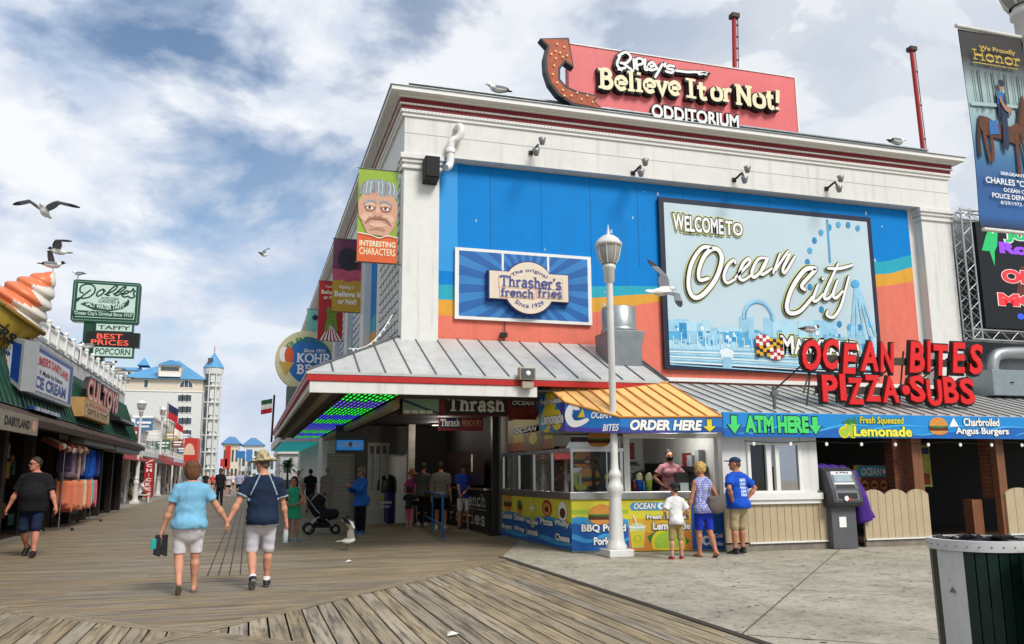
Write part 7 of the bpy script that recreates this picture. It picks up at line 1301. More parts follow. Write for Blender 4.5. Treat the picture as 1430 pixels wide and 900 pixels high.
g = MB(M('shop_blue', '1d6ab0', .5), F_); g.poly([(ku+kr*.72*math.cos(t)+.12, kz+kr*.78*math.sin(t)) for t in np.linspace(0, 2*math.pi, 36, False)], .004); g.use(LW).text('Since 1919', ku-.1*kr, kz+.28*kr, ku+.6*kr, kz+.4*kr, .008, off=.02, shear=.3); slab(g, 'KOHR', ku-.32*kr, kz-.06*kr, ku+.78*kr, kz+.24*kr, .008, .2); slab(g, 'BROS', ku-.3*kr, kz-.44*kr, ku+.74*kr, kz-.14*kr, .008, .2)
g.use(LGR).text('PIER ENTRANCE', ku-kr*.95, kz+.62*kr, ku+kr*.95, kz+.8*kr, .008, off=.02, warp=arcwarp(ku, kz+.78*kr, kr*.86)); cu_ = ku-.66*kr; g.use(LW).disc(cu_-.06*kr, kz+.18*kr, .15*kr, .26*kr, .010); g.use(M('custard_orange', 'd2562c', .5)).disc(cu_+.1*kr, kz+.16*kr, .15*kr, .28*kr, .012); g.use(M('cone_tan')).poly([(cu_-.22*kr, kz-.06*kr), (cu_+.28*kr, kz-.06*kr), (cu_+.02*kr, kz-.52*kr)], .014); g.build('lettering', kt)
g = MB(M('pole_grey')); g.box(ku-.7, KY-.1, kz-kr-1.0, ku+.3, KY+.2, kz-kr+.15); g.build('base_box', kt)
fy = 30.; (fu, fz1), (fu2, fz0) = PY(383, 556, fy), PY(379, 618, fy); t = thing('flag', 'green white and red flag on a dark red pole at the canopy edge', 'flag', (fu, fy, fz0)); g = MB(M('pole_dark_red', '4a1a1a', .5)); g.tube([(fu2, fy, fz0), (fu, fy, fz1+.1)], .04, 6); g.build('pole', t)
g = MB(M('flag_green', '1f5a3a', .7)); 
for k, mt in enumerate((M('flag_green'), M('flag_white'), M('flag_red'))): g.use(mt); g.add([(fu-.06-i*.09, fy+.05*math.sin(i*1.2), fz1-.02-k*.16-i*.02-j*.16) for j in range(2) for i in range(5)], [(i, i+1, 6+i, 5+i) for i in range(4)])
g.build('cloth', t)
# ================================================================== the row of shops on the left
XS = -5.35; ex = lambda x, y, X=XS: PX(x, y, X)
GREENR = M('green_metal_roof', '1d4a38', .45, .1, var=.15, vs=2, streak=.2); SHING = M('brown_shingle', '4a3a30', .8, var=.4, vs=10, bump=.4); BRN = M('dark_brown_wood', '2a1f19', .7, var=.35, stretch=(6, 6, .5)); WOODS = M('weathered_sign_wood', '8f8676', .7, var=.25, vs=8, stretch=(1, .4, 6)); PWHITE = M('parapet_white', 'd2d2ce', .6, var=.06, streak=.4)
def leftshop(lb, y0, y1, zt, wall=PWHITE, front=BRN, depth=9, mans=True, name='shop_building'):
    t = thing(name, lb, 'shop', (XS, (y0+y1)/2, 0)); g = MB(wall); g.box(XS-depth, y0, 3.0, XS-.12, y1, zt); g.box(XS-.3, y0, zt, XS-.1, y1, zt+.02); g.build('upper_wall', t)
    g = MB(front); n = max(2, int((y1-y0)/2.6)); w_ = (y1-y0)/n
    for i in range(n+1): g = MB(front); g.box(XS-.2, y0+i*w_-.16, 0, XS, y0+i*w_+.16, 3.0); g.build('front_post', t)
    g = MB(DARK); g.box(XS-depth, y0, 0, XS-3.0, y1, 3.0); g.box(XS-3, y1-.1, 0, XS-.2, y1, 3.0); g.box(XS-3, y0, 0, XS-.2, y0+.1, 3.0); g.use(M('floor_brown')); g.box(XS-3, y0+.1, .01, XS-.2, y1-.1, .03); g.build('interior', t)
    if mans:
        g = MB(GREENR); a, b_ = XS+.55, XS-.1; g.prism([(a, 2.98), (b_, 4.62), (b_, 2.98)], y0, y1, 'y') if False else g.hexa([(b_, y0, 2.97), (a, y0, 2.97), (a, y1, 2.97), (b_, y1, 2.97), (b_-.001, y0, 4.6), (b_+.05, y0, 4.6), (b_+.05, y1, 4.6), (b_-.001, y1, 4.6)])
        k = y0+.2
        while k < y1: g.tube([(a+.01, k, 2.99), (b_+.06, k, 4.59)], .018, 4); k += .42
        g.build('mansard_roof', t)
        g = MB(SHING); k = y0
        while k < y1-.05: e_ = min(k+.3, y1); g.hexa([(XS+.2, k, 2.66), (XS+.86, k, 2.56), (XS+.86, e_-.01, 2.56), (XS+.2, e_-.01, 2.66), (XS+.5, k, 2.965), (XS+.88, k, 2.7+.02*random.random()), (XS+.88, e_-.01, 2.7+.02*random.random()), (XS+.5, e_-.01, 2.965)]); k += .3
        g.build('shingle_awning', t)
    return t
s1 = leftshop('ice cream shop with green mansard roof and dark open front at the far left', 9, 27.4, 5.05)
s2 = leftshop('toy shop with green mansard roof and white parapet beside the ice cream shop', 27.5, 41.2, 5.05)
g = MB(M('grey_gutter', '8f9290', .5, .3)); g.box(XS+.3, 27.6, 2.42, XS+.7, 33.5, 2.62); g.box(XS+.3, 33.8, 2.38, XS+.7, 40.8, 2.6); g.build('rolled_awning', s2)
g = MB(TRIMW); 
for y_ in np.arange(14, 40.5, 1.15): g.box(XS-.16, y_, 5.06, XS-.04, y_+.14, 5.62); g.ell((XS-.1, y_+.07, 5.68), (.08, .08, .07), 10, 6)
for z0, z1 in ((5.5, 5.56), (5.12, 5.17)): g.box(XS-.13, 13, z0, XS-.07, 40.6, z1)
for y_ in np.arange(13, 40.5, .19): g.box(XS-.115, y_, 5.17, XS-.085, y_+.03, 5.5)
t = g.build('balustrade'); tag(t, 'white roof balustrade with ball finials above the left shops', 'balustrade')
ub = thing('upper_storey', 'set back upper storey with dark eaves above the ice cream shop', 'building', (-9, 26, 5)); ya, za = PX(55, 447, -7.6); g = MB(PWHITE); g.box(-14, 12, 5.03, -7.7, 39, za-.35); g.build('wall', ub); g = MB(M('eave_dark', '4f4f52', .6)); g.box(-14.2, 11.8, za-.13, -7.4, 39.2, za); g.use(TRIMW); g.box(-14.1, 11.9, za-.35, -7.5, 39.1, za-.131); g.build('eave', ub); 
for y_ in np.arange(13, 38, 2.2): g = MB(M('window_dark', '2a2e33', .2)); g.box(-7.72, y_, 5.6, -7.68, y_+1.3, za-.6); g.build('window', ub)
# two faced ice cream sign
ds = thing('ice_cream_sign', 'two faced white and blue ice cream sign boxes with red and blue lettering', 'sign', (-4.8, 21, 3.2)); XA = -4.75; SG = M('sign_frame_grey', 'a9abad', .45, .3, var=.08); SB = M('sign_blue', '1a3f8a', .4, var=.06); SWH = M('sign_white', 'd6d8dc', .45, var=.05); SR = M('sign_red', 'c02a30', .4, var=.05)
(ya, za1), (ya2, za0) = PX(43, 476, XA), PX(38, 546, XA); (yb, zb1_), (yb2, zb0_) = PX(103, 506, XA), PX(99, 572, XA); ya = (ya+ya2)/2; yb = (yb+yb2)/2; z1 = (za1+zb1_)/2; z0 = (za0+zb0_)/2
F_ = EAST(XA); g = MB(SG, F_); g.fbox(ya, z0, yb, z1, -.5, 0); g.build('street_box', ds, .02); g = MB(SB, F_); g.rect(ya+.12, z0+.1, yb-.1, z1-.1, .004); g.use(SWH).rect(ya+.14, z0+.11, yb-.5, z1-.2, .008); g.build('street_face', ds)
g = MB(fr=F_); w_, h = yb-.5-ya-.14, z1-z0; a = ya+.14; wpf = lambda u, z: (u, z-.10*((u-a-w_*.5)/(w_*.5))**2*h+.06*h)
g.use(SR).text("DUMSER'S DAIRYLAND", a+w_*.06, z0+h*.56, a+w_*.96, z0+h*.74, .012, off=.05, warp=wpf); g.use(BLACK).text('It Made Its Name', a+w_*.2, z0+h*.42, a+w_*.8, z0+h*.52, .012, off=.02); g.use(SB).text('ICE CREAM', a+w_*.08, z0+h*.14, a+w_*.92, z0+h*.38, .012, off=.05); g.build('street_lettering', ds)
P4 = [(-70, 440, 21.6), (41, 476, 20.35), (37, 546, 20.35), (-70, 455, 21.6)]; cs = [np.array((PY(x, y, Y)[0], Y, PY(x, y, Y)[1])) for x, y, Y in P4]; cs[1][0] = cs[2][0] = XA-.02
dirv = cs[1]-cs[0]; Ln = float(np.hypot(dirv[0], dirv[1])); a_ = math.atan2(dirv[1], dirv[0]); F_ = frame(cs[0][0], cs[0][1], 0, a_); mp = lambda u, v: (u*Ln, (cs[3][2]+(cs[2][2]-cs[3][2])*u)*(1-v)+(cs[0][2]+(cs[1][2]-cs[0][2])*u)*v)
g = MB(SG, F_); g.fprism([mp(0, 0), mp(1, 0), mp(1, 1), mp(0, 1)], -.4, 0); g.build('plaza_box', ds); g = MB(SB, F_); g.poly([mp(.02, .1), mp(.97, .1), mp(.97, .9), mp(.02, .9)], .004); g.use(SWH).poly([mp(.04, .12), mp(.86, .1), mp(.86, .82), mp(.04, .82)], .008); g.build('plaza_face', ds)
g = MB(fr=F_); wq = lambda u, z: (u*Ln, mp(u, z)[1]); g.use(SR).text('Fresh', .56, .56, .68, .76, .012, off=.02, shear=.2, warp=wq); g.use(SB).text('ICE', .74, .66, .80, .76, .012, off=.05, warp=wq); g.text('CREAM', .70, .52, .84, .64, .012, off=.05, warp=wq)
q = lambda u, v: mp(u, v); g.use(M('ice_pink', 'd68a9a', .5)); c = q(.64, .42); g.disc(c[0], c[1], .13, .13, .012); g.use(M('cone_brown', '7a4a26', .6)).poly([q(.615, .40), q(.665, .36), q(.67, .2)], .013); g.use(SR).stroke([q(.77, .45), q(.76, .4), q(.79, .36), q(.76, .33)], .1, .012); g.use(M('cone_tan')).poly([q(.745, .32), q(.80, .31), q(.785, .14), q(.765, .14)], .013); g.use(SWH); g.build('plaza_lettering', ds)
(yb1, zz1), (yb2_, zz0) = PX(48, 556, -4.7), PX(86, 577, -4.7); g = MB(SB, EAST(-4.7)); g.fbox(yb1, zz0-.12, yb2_, zz1-.18, -.1, 0); tag(g.build('small_sign'), 'small dark blue sign hanging under the ice cream sign', 'sign'); o_ = bpy.data.objects['small_sign']; g = MB(LW, EAST(-4.7)); g.text("THE ORIGINAL DUMSER'S", yb1+.2, zz0-.04, yb2_-.2, zz1-.26, .004, off=.03); g.build('lettering', o_)
dw = thing('wooden_sign', 'weathered wooden dairy sign board over the dark shop entrance', 'sign', (-4.45, 19, 2.3)); XD = -4.44; (yd, zd0) = PX(52, 609, XD); zd1 = PX(52, 584, XD)[1]; g = MB(WOODS, EAST(XD)); g.fbox(12.5, zd0, yd, zd1, -.08, 0); g.build('board', dw); g = MB(M('sign_dark_paint', '2f2a26', .6), EAST(XD)); g.text("DUMSER'S", 12.9, zd0+.08, 16.2, zd1-.08, .004, off=.05); g.text('DAIRYLAND', PX(6, 590, XD)[0], zd0+.1, yd-.7, zd1-.1, .004, off=.05); g.use(M('letter_salmon')).disc(yd-.35, (zd0+zd1)/2, .2, .12, .004); g.build('lettering', dw)
# giant cone
gc = thing('giant_ice_cream', 'giant tilted orange and white soft ice cream in a yellow wafer cone', 'ice cream', (-5, 20.9, 4.9)); YI = 20.9; tip = np.array((PY(75, 381, YI)[0], YI, PY(75, 381, YI)[1])); lip = np.array((PY(21, 435, YI)[0], YI, PY(21, 435, YI)[1])); ax = (tip-lip)/np.linalg.norm(tip-lip); La = float(np.linalg.norm(tip-lip)); pr = np.array([ax[2], 0, -ax[0]]); RW = .66
OI, WI = M('ice_orange', 'd8794f', .35, var=.08), M('ice_white', 'dcd6cc', .35, var=.06); g = MB(OI); nt_, nz2 = 40, 44; vs_ = []
for j in range(nz2+1):
    t = j/nz2
    for i in range(nt_):
        th = 2*math.pi*i/nt_; base = RW*(1-t**1.5)**.8*.92+.02; rdg = .86+.2*abs(math.cos((t*4.6*math.pi*1.0)-th/2)); r = base*rdg; vs_.append(lip+ax*(La*t)+(pr*math.cos(th)+np.array([0, 1, 0])*math.sin(th))*r)
fs_ = []; ma = []
for j in range(nz2):
    for i in range(nt_): fs_.append((j*nt_+i, j*nt_+(i+1) % nt_, (j+1)*nt_+(i+1) % nt_, (j+1)*nt_+i)); th = 2*math.pi*i/nt_; ma.append(0 if math.cos(th-3.75+.5*math.sin(j/nz2*14.4)) > .2 else 1)
g.ms = [OI, WI]; g.smooth = True; b0 = len(g.v); g.v += [tuple(p) for p in vs_]; g.f += fs_; g.mi += ma; g.sm += [True]*len(fs_); g.smooth = False; g.build('swirl', gc)
CY_ = M('wafer_yellow', 'b0933a', .5, var=.15, vs=6); g = MB(CY_); g.tube([lip-ax*2.6, lip-ax*.25, lip-ax*.02], [.12, .68, .74], 28); g.build('wafer_cone', gc, 0, smooth=False)
g = MB(M('wafer_groove', '7a5f1e', .6))
for k in range(-3, 4):
    a_ = k*.42; d1 = (pr*math.sin(a_)-np.array([0, 1, 0])*math.cos(a_)); g.tube([lip-ax*2.4+d1*.16, lip-ax*.26+d1*.685], .02, 5)
for k in (.6, 1.0, 1.45): rr2 = .68-(k-.25)*.238; g.tube([lip-ax*k+(pr*math.sin(t)-np.array([0, 1, 0])*math.cos(t))*(rr2+.005) for t in np.linspace(-1.5, 1.5, 14)], .02, 5)
g.tube([lip-ax*.02+(pr*math.sin(t)-np.array([0, 1, 0])*math.cos(t))*.75 for t in np.linspace(0, 6.28, 24)], .06, 6); g.build('wafer_groove', gc)
g = MB(BLACK); g.fr = lambda u, z, d=0: tuple(lip-ax*(.42-z)+pr*u*.95-np.array([0, 1, 0])*(math.sqrt(max(0, .70**2-(u*.9)**2))+.03+d)); g.text('DUMSERS', -.62, -.17, .6, .05, .0, off=.05); g.build('lettering', gc)
# toy shop letters, orange sign box, black white box
XT = -5.05; tl = thing('toy_shop_letters', 'striped red and white raised toy shop letters on black backing', 'sign', (XT, 32, 4.0)); F_ = EAST(XT); (y0_, zt0) = PX(118, 524, XT); (y1_, zt1) = PX(158, 592, XT); zA, zB = PX(118, 560, XT)[1], PX(118, 527, XT)[1]; g = MB(fr=F_)
g.use(BLACK).text('CUL.TOYS', y0_-.1, zA-.05, y1_+.1, zB+.03, 0, off=.1, ref=.05, ext=.12); g.use(SR).text('CUL.TOYS', y0_, zA, y1_, zB, .124, off=.08, ref=.05); g.use(M('letter_peach', 'd8b8a0', .5)).text('CUL.TOYS', y0_, zA, y1_, zB, .128, off=.01, ref=.05); g.build('lettering', tl)
ob = thing('sign_box', 'tan sign box with red and brown lettering below the toy shop letters', 'sign', (-4.9, 30, 3.4)); XO = -4.62; (ya, z1), (yb, z0) = PX(119, 556, XO), PX(152, 592, XO); z1b = PX(152, 569, XO)[1]; z0b = PX(119, 585, XO)[1]; z1 = (z1+z1b)/2; z0 = (z0+z0b)/2; g = MB(M('box_tan', 'b08a52', .6, var=.15)); g.box(XO-.62, ya, z0, XO, yb, z1); g.build('box', ob, .01); g = MB(M('face_cream', 'c9a878', .5, var=.2, vs=8), EAST(XO)); g.rect(ya+.1, z0+.06, yb-.1, z1-.06, .004); g.use(SR).text('SOUVENIRS', ya+.7, z0+.34, yb-.7, z1-.1, .008, off=.04); g.use(M('letter_brown', '4f2a14', .5)).text('GIFTS & TOYS', ya+.5, z0+.1, yb-.5, z0+.28, .008, off=.03); g.use(LGR).poly([(ya+.2, z0+.3), (ya+.5, z0+.3), (ya+.35, z1-.1)], .008); g.poly([(yb-.5, z0+.3), (yb-.2, z0+.3), (yb-.35, z1-.1)], .008); g.build('face', ob)
(ya, z1), (yb, z0) = PX(168, 578, XO), PX(187, 606, XO); t = thing('sign_box', 'black and white projecting box on the green roof further along', 'sign', (XO, ya, z0)); g = MB(BLACK); g.box(XO-.7, ya, z0+.3, XO, yb, z1-.1); g.build('box', t); g = MB(SWH, EAST(XO)); g.rect(ya+.8, z0+.36, yb-.08, z1-.16, .004); g.build('face', t)
# candy store pole sign
YD = 41.5; dq = lambda x, y: PY(x, y, YD); dl = thing('candy_sign', 'green and white candy shop pylon sign with red dot display below', 'sign', (-7, YD, 5)); (a, z1), (b_, z0) = dq(103, 389), dq(193, 453); b2 = dq(199, 400)[0]; GD = M('sign_green', '123f2e', .4, var=.1); MINT = M('sign_mint', 'b9d0c2', .45, var=.05)
F_ = frame(a, YD, 0, R(2.5)); wD = b_-a; z1 = (z1+dq(193, 396)[1])/2; z0 = (z0+dq(101, 448)[1])/2
g = MB(GD, F_); pts = []
for cx2, cz2, a0 in ((wD-.12, z1-.12, 0), (.12, z1-.12, 90), (.12, z0+.12, 180), (wD-.12, z0+.12, 270)): pts += [(cx2+.12*math.cos(R(a0+k)), cz2+.12*math.sin(R(a0+k))) for k in (0, 30, 60, 90)]
g.fprism(pts, -.45, 0); g.build('cabinet', dl); g = MB(M('sign_green_light', '6f9a86', .4), F_); g.rect(.07, z0+.07, wD-.07, z1-.07, .004); g.use(GD).rect(.1, z0+.1, wD-.1, z1-.1, .008); g.use(MINT).rect(.2, z0+.2, wD-.2, z1-.18, .012); g.build('face', dl)
DU = lambda x, y: ((x-75)/1150*wD, z1-(y-120+(-(x-75)*.055))/770*(z1-z0)); g = MB(GD, F_)
for p in ([(250, 380), (200, 350), (210, 250), (330, 210), (430, 260), (440, 360), (360, 450), (260, 475), (190, 470), (145, 510), (165, 525), (240, 440), (370, 320)], [(580, 300), (500, 350), (480, 420), (520, 430), (590, 370), (585, 310), (620, 340)], [(620, 400), (760, 330), (820, 250), (780, 240), (690, 330), (650, 410), (690, 415)], [(760, 390), (900, 330), (965, 265), (920, 260), (830, 340), (790, 410), (830, 415), (900, 370)], [(900, 400), (1000, 370), (1010, 335), (960, 340), (910, 410), (950, 445), (1010, 430)], [(1040, 350), (1090, 320), (1125, 335), (1100, 380), (1125, 430), (1070, 465), (1010, 430)], [(1095, 285), (1075, 310)]): g.stroke([DU(*v) for v in p], .07, .016)
top_ = [(215, 580), (330, 530), (500, 580), (700, 600), (900, 580), (1000, 530), (1010, 480), (1045, 520), (1030, 600), (930, 670), (700, 720), (450, 690)]; g.poly([DU(*v) for v in top_], .016); g.rect(*DU(105, 800), *DU(1130, 745), .016)
g.text('POPCORN', *DU(560, 495), *DU(855, 462), .016, off=.02); g.text('CANDIES &', *DU(520, 555), *DU(880, 515), .016, off=.02); g.use(MINT); c0 = DU(660, 690); g.text('SALT WATER TAFFY', *DU(310, 650), *DU(970, 600), .026, off=.04, warp=lambda u, z: (u, z+.16*((u-DU(660, 0)[0])/(wD*.3))**2-.03)); g.text("'Ocean City's Original Since 1910'", *DU(130, 790), *DU(1110, 755), .026, off=.02); g.build('lettering', dl)
(pu0, pz1), (pu1, pz0) = dq(120, 450), dq(148, 500); g = MB(GD); g.box(pu0-.1, YD+.1, 4.6, pu0+.8, YD+.6, pz1+.1); g.build('pylon', dl)
for nm, q0, q1, txt_ in (('taffy', (133, 452), (186, 464), 'TAFFY'), ('popcorn', (129, 484), (186, 499), 'POPCORN')):
    (u0, zz1), (u1, zz0) = dq(*q0), dq(*q1); g = MB(GD, FRONT(YD)); g.fbox(u0, zz0-.05, u1, zz1+.05, -.3, .02); g.use(MINT).rect(u0+.06, zz0+.01, u1-.06, zz1-.01, .024); g.use(GD).text(txt_, u0+.14, zz0+.07, u1-.14, zz1-.07, .028, off=.02); g.build('word_panel', dl)
(u0, zz1), (u1, zz0) = dq(121, 463), dq(194, 486); u0 += 0; g = MB(M('display_black', '131212', .4), FRONT(YD)); g.fbox(u0, zz0, u1, zz1, -.35, .06); g.build('display', dl); LEDR = M('display_red', 'd2503a', .4, var=0, emit=.6); g = MB(LEDR, FRONT(YD)); hh = zz1-zz0; wl = u1-u0; g.text('BEST', u0+wl*.2, zz0+hh*.52, u0+wl*.68, zz0+hh*.88, .064, off=.01); g.text('PRICES', u0+wl*.1, zz0+hh*.1, u0+wl*.8, zz0+hh*.46, .064, off=.01); g.build('display_lettering', dl)
# ---- shops further up the street
rr = random.Random(11); PAL = [M('far_white', 'cfd0cd', .6, var=.08, streak=.3), M('far_cream', 'cfc8b4', .6, var=.08), M('far_grey', 'a5a8a8', .6, var=.1), M('far_yellow', 'cbbd92', .6, var=.1), M('far_blue', 'b4c4cf', .6, var=.1), M('far_pink', 'c8a090', .6, var=.1)]; WIN = M('far_window', '4a5258', .2, var=.2)
AWN = [M('awning_green', '2a4a3a', .8, var=.15), M('awning_brown', '4a352a', .8, var=.15), M('awning_red', '8a2a26', .8, var=.15), M('awning_grey', '6a6a66', .8, var=.15)]
GC = ['8a3a34', 'c8b8a0', '3a5a8a', 'd0a050', '2a3a3a', 'a85a6a', '5a8a8a', 'd8d4cc', '6a4a3a', '1f2a4a', 'b07a4a']
def goods(t, x, y0, y1, n, z0, z1):
    g = MB()
    for i in range(n): c = rr.choice(GC); y = rr.uniform(y0, y1); z = rr.uniform(z0, z1); h = rr.uniform(.12, .5); d = rr.uniform(.02, .4); g.use(M('goods_'+c, c, .8, var=.4, vs=9)); g.box(x-d, y, z, x-d+.05, y+rr.uniform(.15, .6), min(z+h, z1+.2))
    o = g.build('merchandise', t); o['kind'] = 'stuff'
goods(s1, XS-.9, 20.5, 27.2, 90, .1, 2.3); goods(s2, XS-.9, 27.8, 41, 150, .1, 2.3)
def farshop(lb, x0, x1, y0, y1, z, wall, sign, txt_=None, porch=True):
    t = thing('shop_building', lb, 'shop', ((x0+x1)/2, y0, 0)); g = MB(wall); g.box(x0, y0, 2.9, x1, y1, z); g.box(x0, y1-.3, 0, x1, y1, 2.9); g.box(x0, y0, 0, x1-.0, y0+.2, 2.9); g.build('wall', t); g = MB(TRIMW); g.box(x0-.1, y0-.08, z, x1+.12, y1+.02, z+.14); g.box(x1+.001, y0, 3.0, x1+.55, y1, 3.16); g.build('cornice', t)
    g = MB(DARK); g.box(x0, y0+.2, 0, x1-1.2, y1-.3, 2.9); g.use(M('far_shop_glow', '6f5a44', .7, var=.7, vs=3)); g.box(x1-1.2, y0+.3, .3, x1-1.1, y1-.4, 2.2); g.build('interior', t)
    k = y0+.4
    while k < y1: g = MB(TRIMW); g.box(x1+.4, k, 0, x1+.52, k+.12, 3.0); g.build('porch_post', t); k += 3.7
    for yy in np.arange(y0+1, y1-1.2, 2.4): g = MB(WIN); g.box(x1-.02, yy, 3.6, x1+.015, yy+1.2, min(z-.4, 4.9)); g.use(TRIMW); g.box(x1-.01, yy-.08, 3.5, x1+.05, yy+1.28, 3.6); g.build('window', t)
    for xx in np.arange(x0+.8, x1-1, 2.2): g = MB(WIN); g.box(xx, y0-.015, 3.6, xx+1.1, y0+.02, min(z-.4, 4.9)); g.build('window', t)
    aw = rr.choice(AWN); g = MB(aw); g.hexa([(x1+.1, y0+.6, 2.45), (x1+1.25, y0+.6, 2.25), (x1+1.25, y1-.7, 2.25), (x1+.1, y1-.7, 2.45), (x1+.1, y0+.6, 2.98), (x1+1.25, y0+.6, 2.3), (x1+1.25, y1-.7, 2.3), (x1+.1, y1-.7, 2.98)]); g.build('awning', t); goods(t, x1+.05, y0+.5, y1-.6, 60, .1, 2.1)
    F_ = EAST(x1+.6); g = MB(sign, F_); g.fbox(y0+.5, 2.5, y1-.6, 2.98, -.05, .02)
    g.build('sign_board', t); return t
XF = -6.9
f1 = farshop('white porch shop with vertical red sign just past the toy shop', XF-8, XF, 43.6, 55, 4.9, PAL[0], M('far_red', 'a8322c', .5)); g = MB(PAL[0]); g.box(XF-.9, 41.4, 3.0, XF+.85, 47.5, 4.0); g.use(TRIMW); g.box(XF-1, 41.35, 4.0, XF+.95, 47.6, 4.12); g.build('balcony_box', f1)
farshop('low grey shop with pale sign behind the second street lamp', XF-8, XF+.1, 55.3, 66, 4.4, PAL[2], PAL[0]); f3 = farshop('white shop with red arched front box', XF-8, XF, 66.3, 80, 5.6, PAL[0], M('far_red'))
(ya, z1), (yb, z0) = PX(259, 612, XF+.9), PX(276, 641, XF+.9); XRF = XF+1.2; g = MB(M('far_bright_red', 'c03022', .5, var=.1)); (a, z1), (b_, z0) = PY(258, 612, 70), PY(275, 641, 70); g.box(a, 70, z0-.2, b_, 74, z1); g.use(M('letter_peach')).fr = FRONT(70); g.disc((a+b_)/2-.1, z0+.3, (b_-a)*.42, (z1-z0)*.55, .01, a0=0, a1=math.pi); g.build('red_front', f3)
farshop('cream shop with red and white awning in the distance', XF-8, XF, 80.3, 92, 6.2, PAL[1], PAL[4]); farshop('yellow shop close to the hotel', XF-8, XF-.2, 92.3, 104, 5.2, PAL[3], M('far_red')); farshop('pale blue shop close to the hotel', XF-8, XF, 104.3, 117, 6.0, PAL[4], PAL[0])
(a, z1), (b_, z0) = PY(203, 641, 55.5), PY(212, 695, 55.5); t = thing('vertical_sign', 'tall narrow red sign with white vertical letters on the porch shop', 'sign', (a, 55.5, z0)); g = MB(M('chicken_red', 'b0201f', .5, var=.06), FRONT(55.5)); g.fbox(a, z0, b_, z1, -.1, 0); g.build('board', t); g = MB(LW, FRONT(55.5)); hh = (z1-z0)/8.2
for i, ch in enumerate('CHICKEN'): kI = .14 if ch == 'I' else 0; g.text(ch, a+.1+kI, z1-(i+2)*hh+.06, b_-.1-kI, z1-(i+1)*hh-.03, .004, off=.04)
g.stroke([(a+.08, z1-hh*.9), (a+.25, z1-hh*.5), (b_-.08, z1-.08)], .06, .004); g.build('lettering', t)
for (x, y, Y), cols_, lb in (((234, 574, 62), ('flag_navy', 'flag_red'), 'small dark blue and red flag above the porch shops'), ((243, 598, 72), ('flag_red', 'flag_white'), 'small red and white flag beside the hotel wall')):
    u, z_ = PY(x, y, Y); t = thing('flag', lb, 'flag', (u, Y, 3)); g = MB(M('pole_grey')); g.tube([(u, Y, 3), (u, Y, z_+.6)], .03, 5); g.build('pole', t); g = MB()
    for k, c in enumerate(cols_): g.use(M(c, {'flag_navy': '1f2748', 'flag_red': 'b3202a', 'flag_white': 'e8e4dc'}[c], .7)); g.add([(u+.05+i*.16, Y+.08*math.sin(i*1.3), z_+.5-k*.5-j*.5-i*.1) for j in range(2) for i in range(5)], [(i, i+1, 6+i, 5+i) for i in range(4)])
    g.build('cloth', t)
# hotel
YT = 122.; hq = lambda x, y: PY(x, y, YT); ht = thing('hotel', 'tall cream and white hotel with blue roofs and a round balcony tower', 'hotel', (-11, YT, 0)); HW = M('hotel_white', 'cbccc8', .7, var=.05); HC = M('hotel_cream', 'd0c4b0', .7, var=.05); HBR = M('hotel_blue_roof', '5596c2', .5, .1, var=.1, vs=.6)
(a, zr), (b_, _) = hq(168, 528), hq(284, 528); zc_ = hq(230, 546)[1]; zb_ = 0
g = MB(HW); g.box(a, YT, 0, b_, YT+22, zc_); g.build('wall', ht); g = MB(HC); g.box(a-.02, YT-.02, zc_+.001, b_+.02, YT+22, zr); g.use(TRIMW); g.box(a-.1, YT-.1, zc_-.12, b_+.1, YT, zc_+.0); (wl, wz1), (wr_, _) = hq(150, 513), hq(188, 513); g.use(HC); g.box(wl, YT+3, 0, wr_, YT+20, wz1); g.build('cream_band', ht)
pk = hq(247, 496); g = MB(HBR); g.add([(a-.5, YT-.6, zr), (b_+.4, YT-.6, zr), (b_+.4, YT+23, zr), (a-.5, YT+23, zr), (pk[0]-.2, YT+6, pk[1]), (pk[0]+.2, YT+14, pk[1])], [(0, 1, 4), (1, 2, 5, 4), (2, 3, 5), (3, 0, 4, 5), (0, 3, 2, 1)])
w1 = hq(188, 505); g.add([(wl-.3, YT+2.8, wz1), (wr_+.3, YT+2.8, wz1), (wr_+.3, YT+20, wz1), (wl-.3, YT+20, wz1), (wl+.6, YT+7, w1[1]), (wr_, YT+7, w1[1])], [(0, 1, 5, 4), (1, 2, 5), (2, 3, 4, 5), (3, 0, 4), (0, 3, 2, 1)]); c0, c1, cz1 = hq(186, 505)[0], hq(203, 505)[0], hq(194, 492)[1]; g.add([(c0, YT+4, w1[1]), (c1, YT+4, w1[1]), (c1, YT+7, w1[1]), (c0, YT+7, w1[1]), ((c0+c1)/2, YT+5.5, cz1)], [(0, 1, 4), (1, 2, 4), (2, 3, 4), (3, 0, 4)]); g.build('roof', ht)
d0, d1, dz1, dz0 = hq(222, 513)[0], hq(254, 513)[0], hq(238, 511)[1], hq(238, 527)[1]; g = MB(HC); g.box(d0, YT-.5, dz0, d1, YT+3, dz1); g.use(HBR); g.add([(d0-.3, YT-.8, dz1), (d1+.3, YT-.8, dz1), ((d0+d1)/2, YT+4, dz1+1.3), ((d0+d1)/2, YT-.8, dz1+.7)], [(0, 1, 3), (1, 2, 3), (2, 0, 3)]); g.use(WIN); g.box(d0+.3, YT-.52, dz0+.8, d1-.3, YT-.49, dz1-.25); g.use(TRIMW); g.box(d0+.1, YT-.7, dz0, d1-.1, YT-.55, dz0+.55); g.build('dormer', ht)
def hwin(x, y, w_, h, wpx=None): u, z_ = hq(x, y); g = MB(TRIMW); g.box(u-.1, YT-.06, z_-h-.1, u+w_+.1, YT-.03, z_+.1); f_ = g.build('window', ht); g = MB(WIN); g.box(u, YT-.09, z_-h, u+w_, YT-.061, z_); g.build('pane', f_)
for yy in (552, 568, 584, 601):
    for xx in (249, 255.5, 262): hwin(xx, yy, .5, .8)
